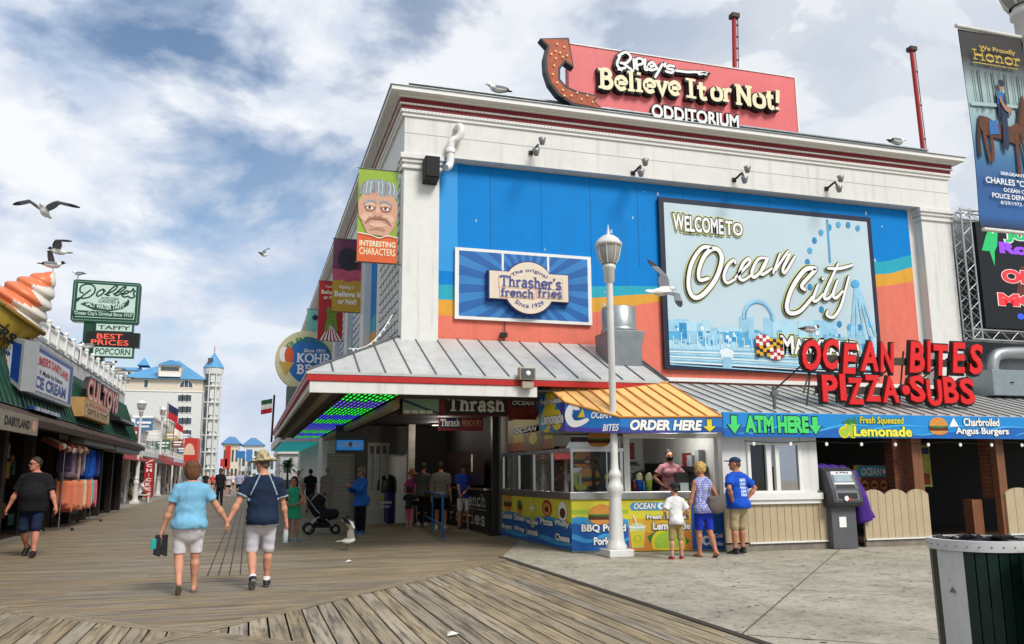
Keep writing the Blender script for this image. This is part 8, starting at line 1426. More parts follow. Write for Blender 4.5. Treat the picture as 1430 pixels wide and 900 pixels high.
hwin(202, 531, .45, .95); u, z_ = hq(260, 541); g = MB(TRIMW, FRONT(YT)); g.disc(u, z_-.1, 1.0, 1.15, .04, a0=0, a1=math.pi); g.use(WIN).disc(u, z_-.0, .82, .9, .06, a0=0, a1=math.pi); g.use(TRIMW).rect(u-.3, z_, u-.22, z_+.9, .08).rect(u+.22, z_, u+.3, z_+.9, .08); g.build('arched_window', ht)
t0, t1 = hq(284, 520)[0], hq(311, 520)[0]; tc_ = (t0+t1)/2; tr = (t1-t0)/2; zt0 = hq(297, 513)[1]; zt1 = hq(297, 491)[1]; g = MB(HW); g.lathe([(tr*.72, 0), (tr*.72, zt0)], (tc_, YT+tr, 0), 8); 
for k in range(7): z_ = 2.2+k*(zt0-2.2)/6.2; g.lathe([(tr*.7, z_), (tr, z_), (tr, z_+.22), (tr*.7, z_+.22)], (tc_, YT+tr, 0), 8)
for i in range(8): a_ = math.pi/8+i*math.pi/4; g.tube([(tc_+tr*.95*math.cos(a_), YT+tr+tr*.95*math.sin(a_), 0), (tc_+tr*.95*math.cos(a_), YT+tr+tr*.95*math.sin(a_), zt0)], .1, 6)
g.use(HW); g.lathe([(tr*1.0, zt0-.9), (tr*1.05, zt0-.5), (tr*1.05, zt0)], (tc_, YT+tr, 0), 8); g.build('tower', ht)
for k in range(6): 
    z_ = 2.6+k*(zt0-2.2)/6.2
    for i in range(3): a_ = -math.pi/2-.75+i*.75; g = MB(WIN if i == 0 else HW); g.box(tc_+tr*.74*math.cos(a_)-.28, YT+tr+tr*.76*math.sin(a_)-.05, z_+.25, tc_+tr*.74*math.cos(a_)+.28, YT+tr+tr*.74*math.sin(a_), z_+1.35); g.build('tower_window', ht)

for k in range(7): z_ = 2.2+k*(zt0-2.2)/6.2; g = MB(WIN); g.box(tc_-tr*.62, YT+tr*.26, z_+.3, tc_-tr*.08, YT+tr*.34, z_+1.75); g.build('tower_window', ht)
g = MB(HBR); g.lathe([(tr*1.15, zt0), (.04, zt1)], (tc_, YT+tr, 0), 8); g.use(REDM); g.tube([(tc_, YT+tr, zt1-.1), (tc_, YT+tr, zt1+.9)], .05, 4); g.build('tower_roof', ht)
# buildings closing the far end of the street
for i, (xa, xb, ytop, Y, c, roof, lb) in enumerate(((312, 334, 620, 150, 1, 1, 'cream house with pale blue hipped roof at the end of the street'), (322, 352, 632, 170, 0, 0, 'low white far shop with flat roof at the end of the street'), (340, 368, 622, 190, 0, 1, 'white house with blue roof beside the cream house far away'), (352, 384, 640, 160, 4, 0, 'pale blue far shop under the flag'), (392, 470, 634, 64, 0, 0, 'long white shop wall in daylight beyond the canopies'))):
    (u0, z_), (u1, _) = PY(xa, ytop, Y), PY(xb, ytop, Y); t = thing('far_house', lb, 'house', ((u0+u1)/2, Y, 0)); g = MB(PAL[c]); g.box(u0, Y, 0, u1, Y+12, z_); g.build('wall', t)
    for k in range(4):
        for q0, q1, lo_, hi_ in ((.25, .75, .55, .85), (.2, .8, .05, .38)): w_ = (u1-u0)/4; g = MB(WIN); g.box(u0+k*w_+w_*q0, Y-.03, z_*lo_, u0+k*w_+w_*q1, Y+.02, z_*hi_); g.build('window', t)
    if roof: zz = PY(xa, ytop-12, Y)[1]; g = MB(M('far_blue_roof', '4a7fb0', .5, var=.1)); m_ = (u0+u1)/2; g.add([(u0-.4, Y-.5, z_), (u1+.4, Y-.5, z_), (u1+.4, Y+12, z_), (u0-.4, Y+12, z_), (m_-.5, Y+5, zz), (m_+.5, Y+7, zz)], [(0, 1, 4), (1, 2, 5, 4), (2, 3, 5), (3, 0, 4, 5)]); g.build('roof', t)
    else: g = MB(TRIMW); g.box(u0-.2, Y-.2, z_, u1+.2, Y+12, z_+.3); g.build('cornice', t)
for (xa, ya, xb, yb, Y, c, lb) in ((315, 623, 321, 655, 95, 'c03022', 'tall red sign blade down the street'), (308, 641, 317, 652, 95, 'c03022', 'small square red shop sign down the street'), (330, 630, 342, 640, 110, '2f6fa8', 'blue hanging shop sign far down the street'), (344, 628, 352, 645, 120, '3a7ab8', 'blue striped shop sign at the far end')):
    (u0, z1), (u1, z0) = PY(xa, ya, Y), PY(xb, yb, Y); g = MB(M('far_sign_'+c, c, .5, var=.1)); g.box(u0, Y, z0, u1, Y+.3, z1); g.use(M('pole_grey')); g.box((u0+u1)/2-.06, Y+.1, 0, (u0+u1)/2+.06, Y+.2, z0-.001); tag(g.build('shop_sign'), lb, 'sign')
for i in range(9):
    y_ = 50+i*6.5; z_ = 3.3+(i*37 % 10)*.13; c = ('9a4038', '4a6f94', 'd8d4cc', '4a6a58', 'b09a60', '7a4a44', '4a5a78', 'b0935a', '94504a')[i]; g = MB(M('far_sign_'+c, c, .5, var=.1), FRONT(y_)); g.fbox(XF+.1, z_, XF+1.1, z_+.75, -.08, 0); g.use(M('pole_grey')); g.fbox(XF-.1, z_+.3, XF+.099, z_+.36, -.06, -.02); g.use(LW); g.rect(XF+.2, z_+.42, XF+1.0, z_+.55, .004); g.rect(XF+.3, z_+.2, XF+.9, z_+.3, .004); tag(g.build('hanging_sign'), '%s hanging shop sign above the awnings past the toy shop' % ('red', 'blue', 'white', 'green', 'yellow', 'maroon', 'navy', 'orange', 'brick red')[i], 'sign', 'hanging signs along the far left shops')
g = MB(M('pennant_red', 'b3202a', .7)); p0, p1 = np.array((XF+.5, 66., 6.4)), np.array((XF+.5, 96., 4.9)); pw = MB(M('pennant_white', 'dcd8d2', .7)); pw.tube([p0, p1], .02, 4)
for i in range(26): q = p0+(p1-p0)*i/26; (g if i % 2 else pw).quad(q, q+(p1-p0)/40, q+(p1-p0)/80-np.array((0, 0, .6)))
t = thing('pennant_string', 'string of red and white pennants over the far left shops', 'bunting', tuple(p0)); g.build('red_pennants', t); pw.build('white_pennants', t)
# planting in the light beyond the canopies
FOL = M('palm_foliage', '4a5a24', .6, var=.5, vs=6)
for i, (x, y, Y) in enumerate(((402, 650, 52), (436, 648, 50), (455, 650, 54))):
    u, z_ = PY(x, y, Y); t = thing('potted_palm', ('bushy green palm between the far shoppers and the white wall', 'light green palm under the teal canopy', 'green palm near the shutters in the distance')[i], 'palm', (u, Y, 0)); g = MB(M('trunk_brown', '5a4a34', .8)); g.tube([(u, Y, 0), (u, Y, z_-.2)], [.1, .06], 6); g.build('trunk', t); g = MB(FOL)
    for k in range(70): a_ = rr.uniform(0, 6.28); e_ = rr.uniform(-.3, 1.2); l_2 = rr.uniform(.5, 1.1); p = np.array((u, Y, z_-.2)); d = np.array((math.cos(a_)*math.cos(e_), math.sin(a_)*math.cos(e_), math.sin(e_))); s_ = np.array((-math.sin(a_), math.cos(a_), 0))*.05; m_ = p+d*l_2*.6; q_ = p+d*l_2-np.array((0, 0, .25*l_2)); g.quad(p-s_*.3, m_-s_, q_, m_+s_, )
    g.build('crown', t)
# ================================================================== people
def at(x, y): return G(x, y)
# the couple walking away, hand in hand
wx, wy = at(259, 829); mx_, my_ = at(362, 822); HD_ = 3
hw = ((wx+mx_)/2+.01, (wy+my_)/2, .885)
def local(px_, py_, pz, x, y, face, H):
    c, s = math.cos(R(-face)), math.sin(R(-face)); dx, dy = px_-x, py_-y; k = 1.75/H; return (c*dx-s*dy)*k, (s*dx+c*dy)*k, pz*k
wh = local(hw[0]-.022, hw[1], hw[2], wx, wy, HD_, 1.63); mh = local(hw[0]+.022, hw[1], hw[2]+.01, mx_, my_, HD_, 1.74)
person('woman seen from behind in pale blue top and white shorts holding hands', wx, wy, HD_, 1.66, 'f', 1.28, {'R': (wh, (.3, -1, 0), (.35, .1, -.9)), 'L': ((-.34, .06, .86), (-.5, -1, 0))}, [(-.09, -.19, .15, 42, 4), (.1, .13, .075, -4, -6)], dict(c='78b0cc', sleeve=.62, hem=.86, flare=1.02, fold=.005), ('shorts', 'dcd8dc', .93), ('4a4640', '8a8378', '4a4640', 1), ('bob', '6b4326'), None, (4, 0), skin='light', vox=.009)
person('man from behind in navy shirt with white piping and camouflage sun hat', mx_, my_, HD_, 1.76, 'm', 1.1, {'L': (mh, (-.3, -1, 0), (-.35, .1, -.9)), 'R': ((.32, .1, .86), (.5, -1, 0))}, [(-.1, -.17, .14, 38, 4), (.1, .14, .075, -4, -8)], dict(c='1d2a3f', sleeve=.72, hem=.82, flare=1.06, loose=.022, trim='9fb0c0', fold=.005), ('shorts', 'cbc9ce', 1.06), ('22242a', '7d8084', 'e2e0dc'), ('cap', '5a4634'), ('boonie', 'b3a482', 1, '7d7050'), (38, -6), skin='light', vox=.009)
# man in black on the left
lx_, ly_ = at(40, 778)
person('big man in black t-shirt and navy shorts with sunglasses walking past the ice cream shop', lx_, ly_, 174, 1.84, 'm', 1.36, {'L': ((-.42, .1, .84), (-.6, -1, 0)), 'R': ((.42, .02, .84), (.6, -1, 0))}, [(-.12, .16, .075, -6, 8), (.12, -.22, .15, 38, -8)], dict(c='1a1b1d', sleeve=.85, hem=.80, flare=1.06, loose=.02), ('shorts', '1c2740', 1.12), ('1f1a18', '3a2a26'), ('short', '33241c'), None, (-46, 0), skin='red', vox=.011, glasses=True, belly=.07)
# queue at the yellow stand
bx_, by_ = at(946, 782); person('boy in white t-shirt, khaki shorts, dark cap and red shoes at the stand counter', bx_, by_, -4, 1.27, 'm', .95, {'L': ((-.2, .14, 1.0), (-.5, -.6, 0)), 'R': ((.2, .14, 1.0), (.5, -.6, 0))}, [(-.13, 0, .075, 0, 8), (.13, .02, .075, 0, -10)], dict(c='dedddb', sleeve=.8, hem=.83, flare=1.08, loose=.022), ('shorts', 'a58c62', 1.02), ('a81d24', 'e0dcd6', '8f8d8a'), ('cap', '3a2c22'), ('cap', '26282c'), (0, 4), hs=1.22, vox=.01)
gx_, gy_ = at(985, 779); bagw = person('blonde woman in blue patterned sleeveless top and blue shorts with a shoulder bag', gx_, gy_, 12, 1.66, 'f', 1.04, {'L': ((-.3, .08, .86), (-.6, -1, 0)), 'R': ((.2, .16, 1.05), (.6, -1, 0))}, [(-.06, .08, .075, -2, 4), (.09, -.2, .11, 22, -12)], dict(c='7f82bc', sleeve=0, hem=.82, flare=1.08, loose=.018, speck='c6c8de', sp=130), ('shorts', '1f38b0', .98), ('3a2f28', '6a5f55', '3a2f28', 1), ('curly', 'c9a55c'), None, (28, -4), skin='tan', vox=.01)
cx_, cy_ = at(1026, 774); cy_ -= .2; person('man in bright blue t-shirt, navy cap and khaki cargo shorts with hands on hips', cx_, cy_, 18, 1.76, 'm', 1.14, {'L': ((-.22, -.06, .99), (-1, -.6, 0)), 'R': ((.22, -.04, 1.0), (1, -.5, 0))}, [(-.13, .0, .075, 0, 10), (.13, .05, .075, 0, -14)], dict(c='1c50b8', sleeve=.75, hem=.83, flare=1.06, loose=.02, print='b8c6e4', box=(.075, 1.05, 1.38, True)), ('shorts', 'a89877', 1.1), ('1c1c1e', 'd8d6d2', '1f1f20'), ('cap', '5a4030'), ('cap', '2a3a58'), (40, 2), skin='tan', vox=.01, belly=.03)
(kx_, kz_), ky_ = PY(934, 640, 15.95), 15.95; person('stand worker in pink t-shirt with black face mask behind the counter', kx_, ky_, 172, 1.68, 'f', 1.12, {'L': ((-.24, .2, 1.02), (-1, -.6, 0)), 'R': ((.24, .2, 1.02), (1, -.6, 0))}, STAND, dict(c='c2878c', sleeve=.62, hem=.84, vneck=1), ('pants', '22252c', 1.9), ('2a2a2c', '44464a'), ('bun', '241a16'), None, (0, 0), skin='tan', mask='121214', vox=.011, z=.26)
# under the canopy
px_, py_ = at(503, 746); blue = person('woman in blue windbreaker and black trousers holding up a phone', px_, py_, 112, 1.66, 'f', 1.1, {'L': ((-.1, .34, 1.26), (-.8, -.3, -1)), 'R': ((.06, .34, 1.24), (.8, -.3, -1))}, STAND, dict(c='2a62b8', sleeve=1.95, hem=.74, flare=1.22, loose=.035, fold=.008, name='jacket'), ('pants', '16171b', 1.95, 1), ('2a5f9a', '9ab0c0'), ('bob', '7a6a5a'), None, (10, 0), skin='tan', vox=.012, glasses=True)
px_, py_ = at(408, 756); person('girl in green dress standing beside the pushchair', px_, py_, 165, 1.42, 'f', .9, {'L': ((-.12, .15, 1.02), (-.8, -.5, 0)), 'R': ((.12, .15, 1.02), (.8, -.5, 0))}, STAND, dict(c='2f9a72', sleeve=0, hem=.95, loose=.012, name='dress_top'), ('skirt', '2f9a72', .62, .25), ('5a9ab0', 'c0c8cc'), ('long', '1d1512'), None, (0, 0), skin='tan', hs=1.12, vox=.012)
px_, py_ = at(575, 735); person('woman in pink top and brown sun hat bending over a child', px_+.12, py_+.25, 150, 1.62, 'f', 1.05, {'L': ((-.15, .3, 1.0), (-.8, -.5, 0)), 'R': ((.12, .3, 1.0), (.8, -.5, 0))}, STAND, dict(c='b83a78', sleeve=.6, hem=.84), ('shorts', '20242c', .7), ('8a7a6a', 'b0a89a'), ('short', '3a2a1e'), ('sun', '7a4f34'), (0, -10), skin='tan', vox=.014, lean=16)
px_, py_ = at(571, 739); person('small child in dark top and pink dotted leggings hugging the woman in pink', px_, py_, -30, 1.12, 'f', .95, {'L': ((-.1, .3, 1.25), (-.8, -.5, 0)), 'R': ((.16, .3, 1.2), (.8, -.5, 0))}, [(-.08, .0, .075, 0, 5), (.1, -.08, .09, 12, -5)], dict(c='23262c', sleeve=.7, hem=.86), ('pants', 'c26a78', 1.3, None, [cloth('c86a78')]), ('c08a7a', 'd8d0c8'), ('bob', '1d1613'), None, (0, 0), hs=1.2, vox=.012)
px_, py_ = at(621, 742); person('man in grey t-shirt and dark shorts with his back turned at the fries counter', px_, py_+.5, -30, 1.8, 'm', 1.15, None, STAND, dict(c='6e7066', sleeve=.7, hem=.82, loose=.022), ('shorts', '17181c', .95), ('d0cdc8', 'e0ded8'), ('short', '2a201a'), None, (10, 0), skin='tan', vox=.012)
px_, py_ = at(602, 739); person('man in dark grey shirt further inside the fries shop', px_, py_+1.2, -40, 1.8, 'm', 1.1, None, STAND, dict(c='4f524c', sleeve=.7, hem=.82), ('pants', '1c1e22', 1.9), ('b8b6b0', 'c8c6c0'), ('short', '231b16'), None, (0, 0), skin='tan', vox=.014)
px_, py_ = at(648, 740); person('man in dark blue t-shirt, white shorts and cap with hands clasped', px_, py_, 150, 1.76, 'm', 1.08, {'L': ((-.06, .26, .95), (-1, -.4, 0)), 'R': ((.04, .27, .93), (1, -.4, 0))}, [(-.13, .02, .075, 0, 14), (.13, 0, .075, 0, -14)], dict(c='1d3a96', sleeve=.75, hem=.84, loose=.02), ('shorts', 'cfcdc4', .98), ('55585c', 'c8c6c2'), ('short', '4a3a2a'), ('cap', '23252c'), (-5, 0), skin='red', vox=.012, glasses=True)
for (x, y), f, H, sx, tc_, bc, hc_, lb in (((456, 722), -20, 1.72, 'm', '8a8078', '6a5a4a', '2a2018', 'man in taupe shirt far under the canopy'), ((432, 716), 10, 1.7, 'm', '20242c', '1a1c20', '1d1713', 'person in dark clothes behind the pushchair'), ((415, 712), 170, 1.65, 'f', 'c8c4be', '2a2c34', '2a1d14', 'woman in pale top far behind the girl in green'), ((476, 718), 175, 1.7, 'm', '2a2c2e', '3a342c', '1d1713', 'man in black shirt near the roller shutters')):
    px_, py_ = at(x, y); person(lb, px_, py_, f, H, sx, 1.05, None, STAND, dict(c=tc_, sleeve=.7, hem=.82), ('shorts' if H < 1.71 else 'pants', bc, .9 if H < 1.71 else 1.9), ('3a3a3a', 'b0b0b0'), ('short', hc_), None, vox=.02, skin='tan', group='shoppers further up the boardwalk')
# pedestrians further up the street
px_, py_ = at(306, 706); person('dark dressed man standing up the street left of the couple', px_, py_, 150, 1.82, 'm', 1.05, None, STAND, dict(c='2a2a2e', sleeve=.7, hem=.82), ('pants', '22242a', 1.9), ('1c1c1e', '3a3a3a'), ('short', '1a1412'), None, skin='dark', vox=.02, group='walkers up the boardwalk')
px_, py_ = at(318, 694); person('woman in white tee and dark shorts walking up the street', px_, py_, 178, 1.66, 'f', 1.0, None, stride(.18, -.2), dict(c='d2cfd2', sleeve=.7, hem=.84), ('shorts', '1a1c22', .6), ('c8c6c6', 'd0d0d0'), ('bun', '2a1d16'), None, vox=.02, group='walkers up the boardwalk')
px_, py_ = at(333, 693); person('man in lilac tee and black shorts walking beside the woman in white', px_, py_, 176, 1.76, 'm', 1.1, None, stride(.18, -.2, -1), dict(c='aab0d0', sleeve=.75, hem=.82), ('shorts', '17181c', .9), ('2a2a2a', 'c0c0c0'), ('short', '2a2018'), None, vox=.02, group='walkers up the boardwalk')
FARC = ['c84a4a', 'd0ccc4', '3a4a6a', '8fb0c0', '2a2a2e', 'c8a060', 'b0b8c0', '5a7a5a']
for i, (x, y, f) in enumerate(((296, 686, 170), (324, 686, 10), (344, 687, 180), (349, 683, 0), (286, 690, 160), (339, 682, 175), (276, 692, 20), (355, 685, 0))):
    px_, py_ = at(x, y); c = ('red', 'cream', 'navy', 'light blue', 'black', 'sand', 'pale grey', 'green')[i]
    person('far walker in a %s top among the crowd up the street' % c, px_, py_, f, 1.6+.03*(i % 5), 'mf'[i % 2], 1.05, None, stride(.15, -.18, 1 if i % 2 else -1), dict(c=FARC[i], sleeve=.7, hem=.82), ('shorts', ('22262e', '5a5248', 'c8c4bc')[i % 3], .8), ('c0c0c0', '808080'), ('short', ('241a14', '6a4a2a', '3a2a1e')[i % 3]), None, vox=.028, group='walkers up the boardwalk')
# seated person by the first lamp, on a bench
sx_, sy_ = at(199, 702); bn_ = thing('bench', 'small white bench by the street lamp near the red vertical sign', 'bench', (sx_, sy_, 0)); g = MB(TRIMW); g.box(sx_-.5, sy_-.25, .40, sx_+.35, sy_+.25, .45); g.build('seat', bn_)
for dx in (-.45, .27):
    g = MB(TRIMW); g.box(sx_+dx, sy_-.22, .0, sx_+dx+.06, sy_+.22, .399); g.build('leg', bn_)
g = MB(TRIMW); g.box(sx_-.52, sy_-.25, .45, sx_-.47, sy_+.25, .9); g.build('backrest', bn_)
person('person in white top sitting on the bench by the street lamp', sx_-.15, sy_, -80, 1.68, 'f', 1.05, {'L': ((-.2, .35, .68), (-.8, -.5, 0)), 'R': ((.2, .35, .68), (.8, -.5, 0))}, [(-.1, .42, .075, 0, 5), (.1, .5, .075, 0, -5)], dict(c='d6d4d2', sleeve=.6, hem=.9), ('shorts', '4a3a30', .8), ('9a8a7a', 'c0b8b0'), ('bun', '2a1d16'), None, hz=.54, lean=10, vox=.016, knee=(0, .4, 1))
# ---- things people carry
o = W[bagw]; S = SDF((-.3, -.3, -.25), (.3, .3, .25), .012); S.ell((0, 0, -.03), (.25, .085, .18), .03); S.cone((-.19, 0, .08), (.19, 0, .08), .05, .05, .05); S.cut((0, 0, .115), (0, 0, 1)); P, Q = S.mesh(); a = R(12); bp_ = o @ Vector((.2, -.17, 1.02)); sb = npobj('shoulder_bag', P, Q, [M('bag_taupe', '5d554f', .5, var=.15, bump=.15)]); sb.location = bp_; sb.rotation_euler = (0, R(-4), a+R(12)); tag(sb, 'taupe leather shoulder bag under the arm of the blonde woman', 'bag'); W[sb] = Matrix.Translation(bp_) @ Matrix.Rotation(a+R(12), 4, 'Z'); g = MB(M('bag_taupe')); wl = lambda x, y, z: tuple(W[sb] @ Vector((x, y, z)))
sh_ = o @ Vector((.13, -.0, 1.5)); g.tube(smooth_path([wl(-.15, 0, .1), (sh_[0]-.03, sh_[1]-.09, sh_[2]-.12), (sh_[0], sh_[1], sh_[2]+.0), (sh_[0]+.02, sh_[1]+.08, sh_[2]-.14), wl(.15, 0, .1)], 6), .012, 6); g.build('strap', sb)
def handpt(x, y, face, H, p): M_ = Matrix.Translation((x, y, 0)) @ Matrix.Rotation(R(face), 4, 'Z') @ Matrix.Scale(H/1.75, 4); return M_ @ Vector(p)
hp = handpt(wx, wy, HD_, 1.66, (-.345, .07, .75)); g = MB(M('flipflop_black', '1a1b1f', .6)); t = thing('flip_flops', 'pair of dark flip flops and a teal pouch carried by the woman in pale blue', 'shoes', hp)
for k, (dx, c) in enumerate(((-.05, 'flipflop_black'), (.03, 'flipflop_black'))):
    g = MB(M(c)); g.hexa([(hp[0]+dx-.045, hp[1]-.02+k*.03, hp[2]-.22), (hp[0]+dx+.045, hp[1]-.02+k*.03, hp[2]-.25), (hp[0]+dx+.045, hp[1]+.0+k*.03, hp[2]-.25), (hp[0]+dx-.045, hp[1]+.0+k*.03, hp[2]-.22), (hp[0]+dx-.03, hp[1]-.02+k*.03, hp[2]+.03), (hp[0]+dx+.04, hp[1]-.02+k*.03, hp[2]+.03), (hp[0]+dx+.04, hp[1]+.0+k*.03, hp[2]+.03), (hp[0]+dx-.03, hp[1]+.0+k*.03, hp[2]+.03)]); g.build('flip_flop', t, .01)
g = MB(M('pouch_teal', '1f9a92', .6)); g.box(hp[0]-.13, hp[1]-.04, hp[2]-.15, hp[0]-.06, hp[1]-.01, hp[2]-.02); g.build('pouch', t, .008)
hp = handpt(mx_, my_, HD_, 1.76, (.325, .12, .77)); t = thing('water_bottle', 'clear plastic water bottle hanging from the hand of the man in the hat', 'bottle', hp); g = MB(M('bottle_clear', 'c6d0d6', .15, var=.05, alpha=.6)); g.lathe([(0, -.2), (.034, -.2), (.036, -.08), (.03, -.03), (.014, .0), (.014, .02)], hp, 14); g.build('bottle', t); g = MB(LW); g.lathe([(.016, .005), (.016, .03), (0, .03)], hp, 10); g.build('cap', t)
hp = W[blue] @ Vector((-.02, .43, 1.33)); t = thing('mobile_phone', 'small phone held up by the woman in the blue windbreaker', 'phone', hp, R(112)); g = MB(M('phone_silver', '9a9ca0', .3, .3)); Mx = W[t]; g.hexa([tuple(Mx @ Vector(p)) for p in ((-.07, -.006, -.04), (.07, -.006, -.04), (.07, .006, -.04), (-.07, .006, -.04), (-.07, -.006, .04), (.07, -.006, .04), (.07, .006, .04), (-.07, .006, .04))]); g.build('body', t, .004)
# ---- pushchair
qx, qy = at(449, 746); t = thing('pushchair', 'black folding pushchair with silver frame and four wheels under the canopy', 'pushchair', (qx, qy, 0)); TY = M('tyre_black', '141415', .7); SIL = M('frame_silver', 'a5a6a8', .3, .7); FB2 = M('pushchair_fabric', '17181b', .9, var=.2); P2 = lambda x, y, z: (qx+x, qy+y, z)
for wxx, wyy, rad in ((-.33, -.2, .14), (-.33, .2, .14), (.34, -.17, .11), (.34, .17, .11)):
    g = MB(TY); g.tube([P2(wxx+rad*.85*math.cos(a_), wyy, rad+.004+rad*.85*math.sin(a_)) for a_ in np.linspace(0, 2*math.pi, 22)], .028, 7, False); w_ = g.build('wheel', t); g = MB(SIL)
    for k in range(5): a_ = k*1.257; g.tube([P2(wxx, wyy, rad), P2(wxx+rad*.8*math.cos(a_), wyy, rad+rad*.8*math.sin(a_))], .012, 5)
    g.build('spokes', w_)
g = MB(SIL)
for sy in (-.2, .2): g.tube(smooth_path([P2(-.33, sy, .14), P2(-.12, sy*.9, .42), P2(.1, sy*.9, .36), P2(.34, sy*.85, .13)], 5), .016, 7); g.tube([P2(.1, sy*.9, .36), P2(-.18, sy*.95, .62), P2(-.48, sy*.95, 1.02)], .015, 7)
g.build('frame', t); g = MB(M('handle_brown', '5a2a20', .6)); g.tube([P2(-.48, -.2, 1.02), P2(-.56, -.2, 1.06), P2(-.56, .2, 1.06), P2(-.48, .2, 1.02)], .02, 8); g.build('handle', t)
S = SDF((-.5, -.3, .2), (.6, .3, 1.15), .014); S.cone((-.2, 0, .72), (.02, 0, .45), .17, .19, .06, 1.1); S.cone((.02, 0, .45), (.3, 0, .5), .16, .13, .06, 1.2); S.ell((-.16, 0, .86), (.24, .21, .17), .05); S.cut((.02, 0, .9), (1, 0, -.25)) if False else None; P, Q = S.mesh(); npobj('seat', P, Q, [FB2], None, t); g = MB(FB2); g.box(qx-.25, qy-.15, .16, qx+.2, qy+.15, .3); g.build('basket', t, .02)
g = MB(SIL); g.tube(smooth_path([P2(-.3, -.2, .85), P2(-.12, -.21, 1.02), P2(.08, -.2, .9)], 5), .012, 6); g.tube(smooth_path([P2(-.3, .2, .85), P2(-.12, .21, 1.02), P2(.08, .2, .9)], 5), .012, 6); g.build('hood_rib', t)
# ---- clothes racks outside the shop
XK_ = -4.95; yr0, yr1 = PX(84, 700, XK_)[0], PX(127, 700, XK_)[0]; rk = thing('clothes_rack', 'chrome clothes rack with coral and pastel shirts outside the toy shop', 'clothes rack', (XK_, (yr0+yr1)/2, 0)); g = MB(M('chrome', 'a8a9ab', .2, .9))
for zr_ in (1.38, 2.32): g.tube([(XK_, yr0, zr_), (XK_, yr1, zr_)], .02, 6)
for y_ in (yr0+.05, yr1-.05): g.tube([(XK_, y_, .08), (XK_, y_, 2.32)], .02, 6); g.tube([(XK_-.35, y_, .08), (XK_+.35, y_, .08)], .02, 6)
g.build('frame', rk)
for y_ in (yr0+.05, yr1-.05):
    for dx in (-.35, .35): g = MB(TY); g.ell((XK_+dx, y_, .045), (.045, .02, .045), 8, 6); g.build('caster_wheel', rk)
def shirt_mesh(c, ln=.82):
    g = MB(cloth(c)); pts = [(-.2, 0), (.2, 0), (.23, -.25), (.2, -ln), (-.2, -ln), (-.23, -.25)]; n = 7; vs_ = []; 
    for j in range(n+1):
        z = -ln*j/n; hw_ = .19+.03*math.sin(min(1, j/2.5)*1.57)
        for i in range(7): u = -1+2*i/6; vs_.append((hw_*u, .014*math.sin(i*1.9+j*.6)*(j/n)+.016, z)); 
    b_ = [(x, y-.035, z) for x, y, z in vs_]; k = len(vs_); f_ = []
    for j in range(n):
        for i in range(6): q = j*7+i; f_.append((q, q+1, q+8, q+7)); f_.append((k+q, k+q+7, k+q+8, k+q+1))
        f_ += [(j*7, j*7+7, k+j*7+7, k+j*7), (j*7+6, k+j*7+6, k+j*7+13, j*7+13)]
    f_ += [tuple([i, k+i, k+i+1, i+1]) for i in range(6)]; f_ += [tuple([n*7+i, n*7+i+1, k+n*7+i+1, k+n*7+i]) for i in range(6)]
    g.add(vs_, f_) if False else g.add(vs_+b_, f_); g.smooth = True; o = g.build('shirt', smooth=True); return o
SH = {}
def hang(c, lbl, p, rz, sc=1., grp='shirts for sale outside the toy shop'):
    if c not in SH: o = shirt_mesh(c); o.location = (0, 0, 0); bb = o.data; off = np.array([v.co for v in bb.vertices]); zt__ = off[:, 2].max(); 
    if c not in SH:
        for v in bb.vertices: v.co.z -= zt__
        SH[c] = o; q = o
    else: q = SH[c].copy(); COL.objects.link(q)
    q.location = p; q.rotation_euler = (0, 0, rz); q.scale = (sc,)*3; return tag(q, lbl, 'shirt', grp)
ks = ['d97a5a']*3+['d98a68']*2+['c8b090', 'd97a5a', 'd98a68', 'd97a5a', 'd0b89a', 'd98a68', 'd97a5a', 'd97a5a', '7ab8b4', '8ac0c0', '6aa8a8', 'd06a78', 'd06a78']
NMC = {'d97a5a': 'coral', 'd98a68': 'pale coral', 'c8b090': 'sand', 'd0b89a': 'sand', '7ab8b4': 'aqua', '8ac0c0': 'pale aqua', '6aa8a8': 'deep aqua', 'd06a78': 'rose pink'}
for i, c in enumerate(ks): hang(c, '%s shirt hanging on the lower rail of the chrome rack' % NMC[c], (XK_+.0, yr0+.2+(yr1-yr0-.4)*i/(len(ks)-1), 1.36+.015*math.sin(i*5)), R(34*math.sin(i*2.1)), .82+.24*((i*7 % 5)/4))
us = ['5a4a6a', '8a7a8a', '6a4a50', 'b8a0a0', '7a6a7a', 'c8bcb4', '1f4fae', '1f4fae', '2a5fc0', '1f4fae', '2a5fc0', '35407a']; NMU = {'5a4a6a': 'plum', '8a7a8a': 'mauve', '6a4a50': 'maroon', 'b8a0a0': 'dusty pink', '7a6a7a': 'grey purple', 'c8bcb4': 'off white', '1f4fae': 'royal blue', '2a5fc0': 'bright blue', '35407a': 'dark blue'}
for i, c in enumerate(us): hang(c, '%s shirt hanging on the upper rail of the chrome rack' % NMU[c], (XK_-.0, yr0+.2+(yr1-yr0-.4)*i/(len(us)-1), 2.30+.02*math.sin(i*4)), R(36*math.sin(i*1.7)), .84+.26*((i*3 % 5)/4))
tw = ['8a4a3a', 'c8b8a0', '5a3028', 'a8907a', '8a3a30', 'c8c0b4', '7a5a4a', '9a6a50', 'c0a890', '6a3a30', 'b89880', '8a5a4a']; 
for i, c in enumerate(tw):
    y_ = 24.2+i*.34; g = MB(M('towel_'+c, c, .9, var=.35, vs=25)); g.tube([(XS+.75, y_, 2.2+.05*math.sin(i*2)), (XS+.25, y_+.3, 2.45)], .07, 8); tag(g.build('rolled_towel'), 'rolled striped towel number hanging under the shingle awning' .replace(' number', ''), 'towel', 'rolled towels under the awning')
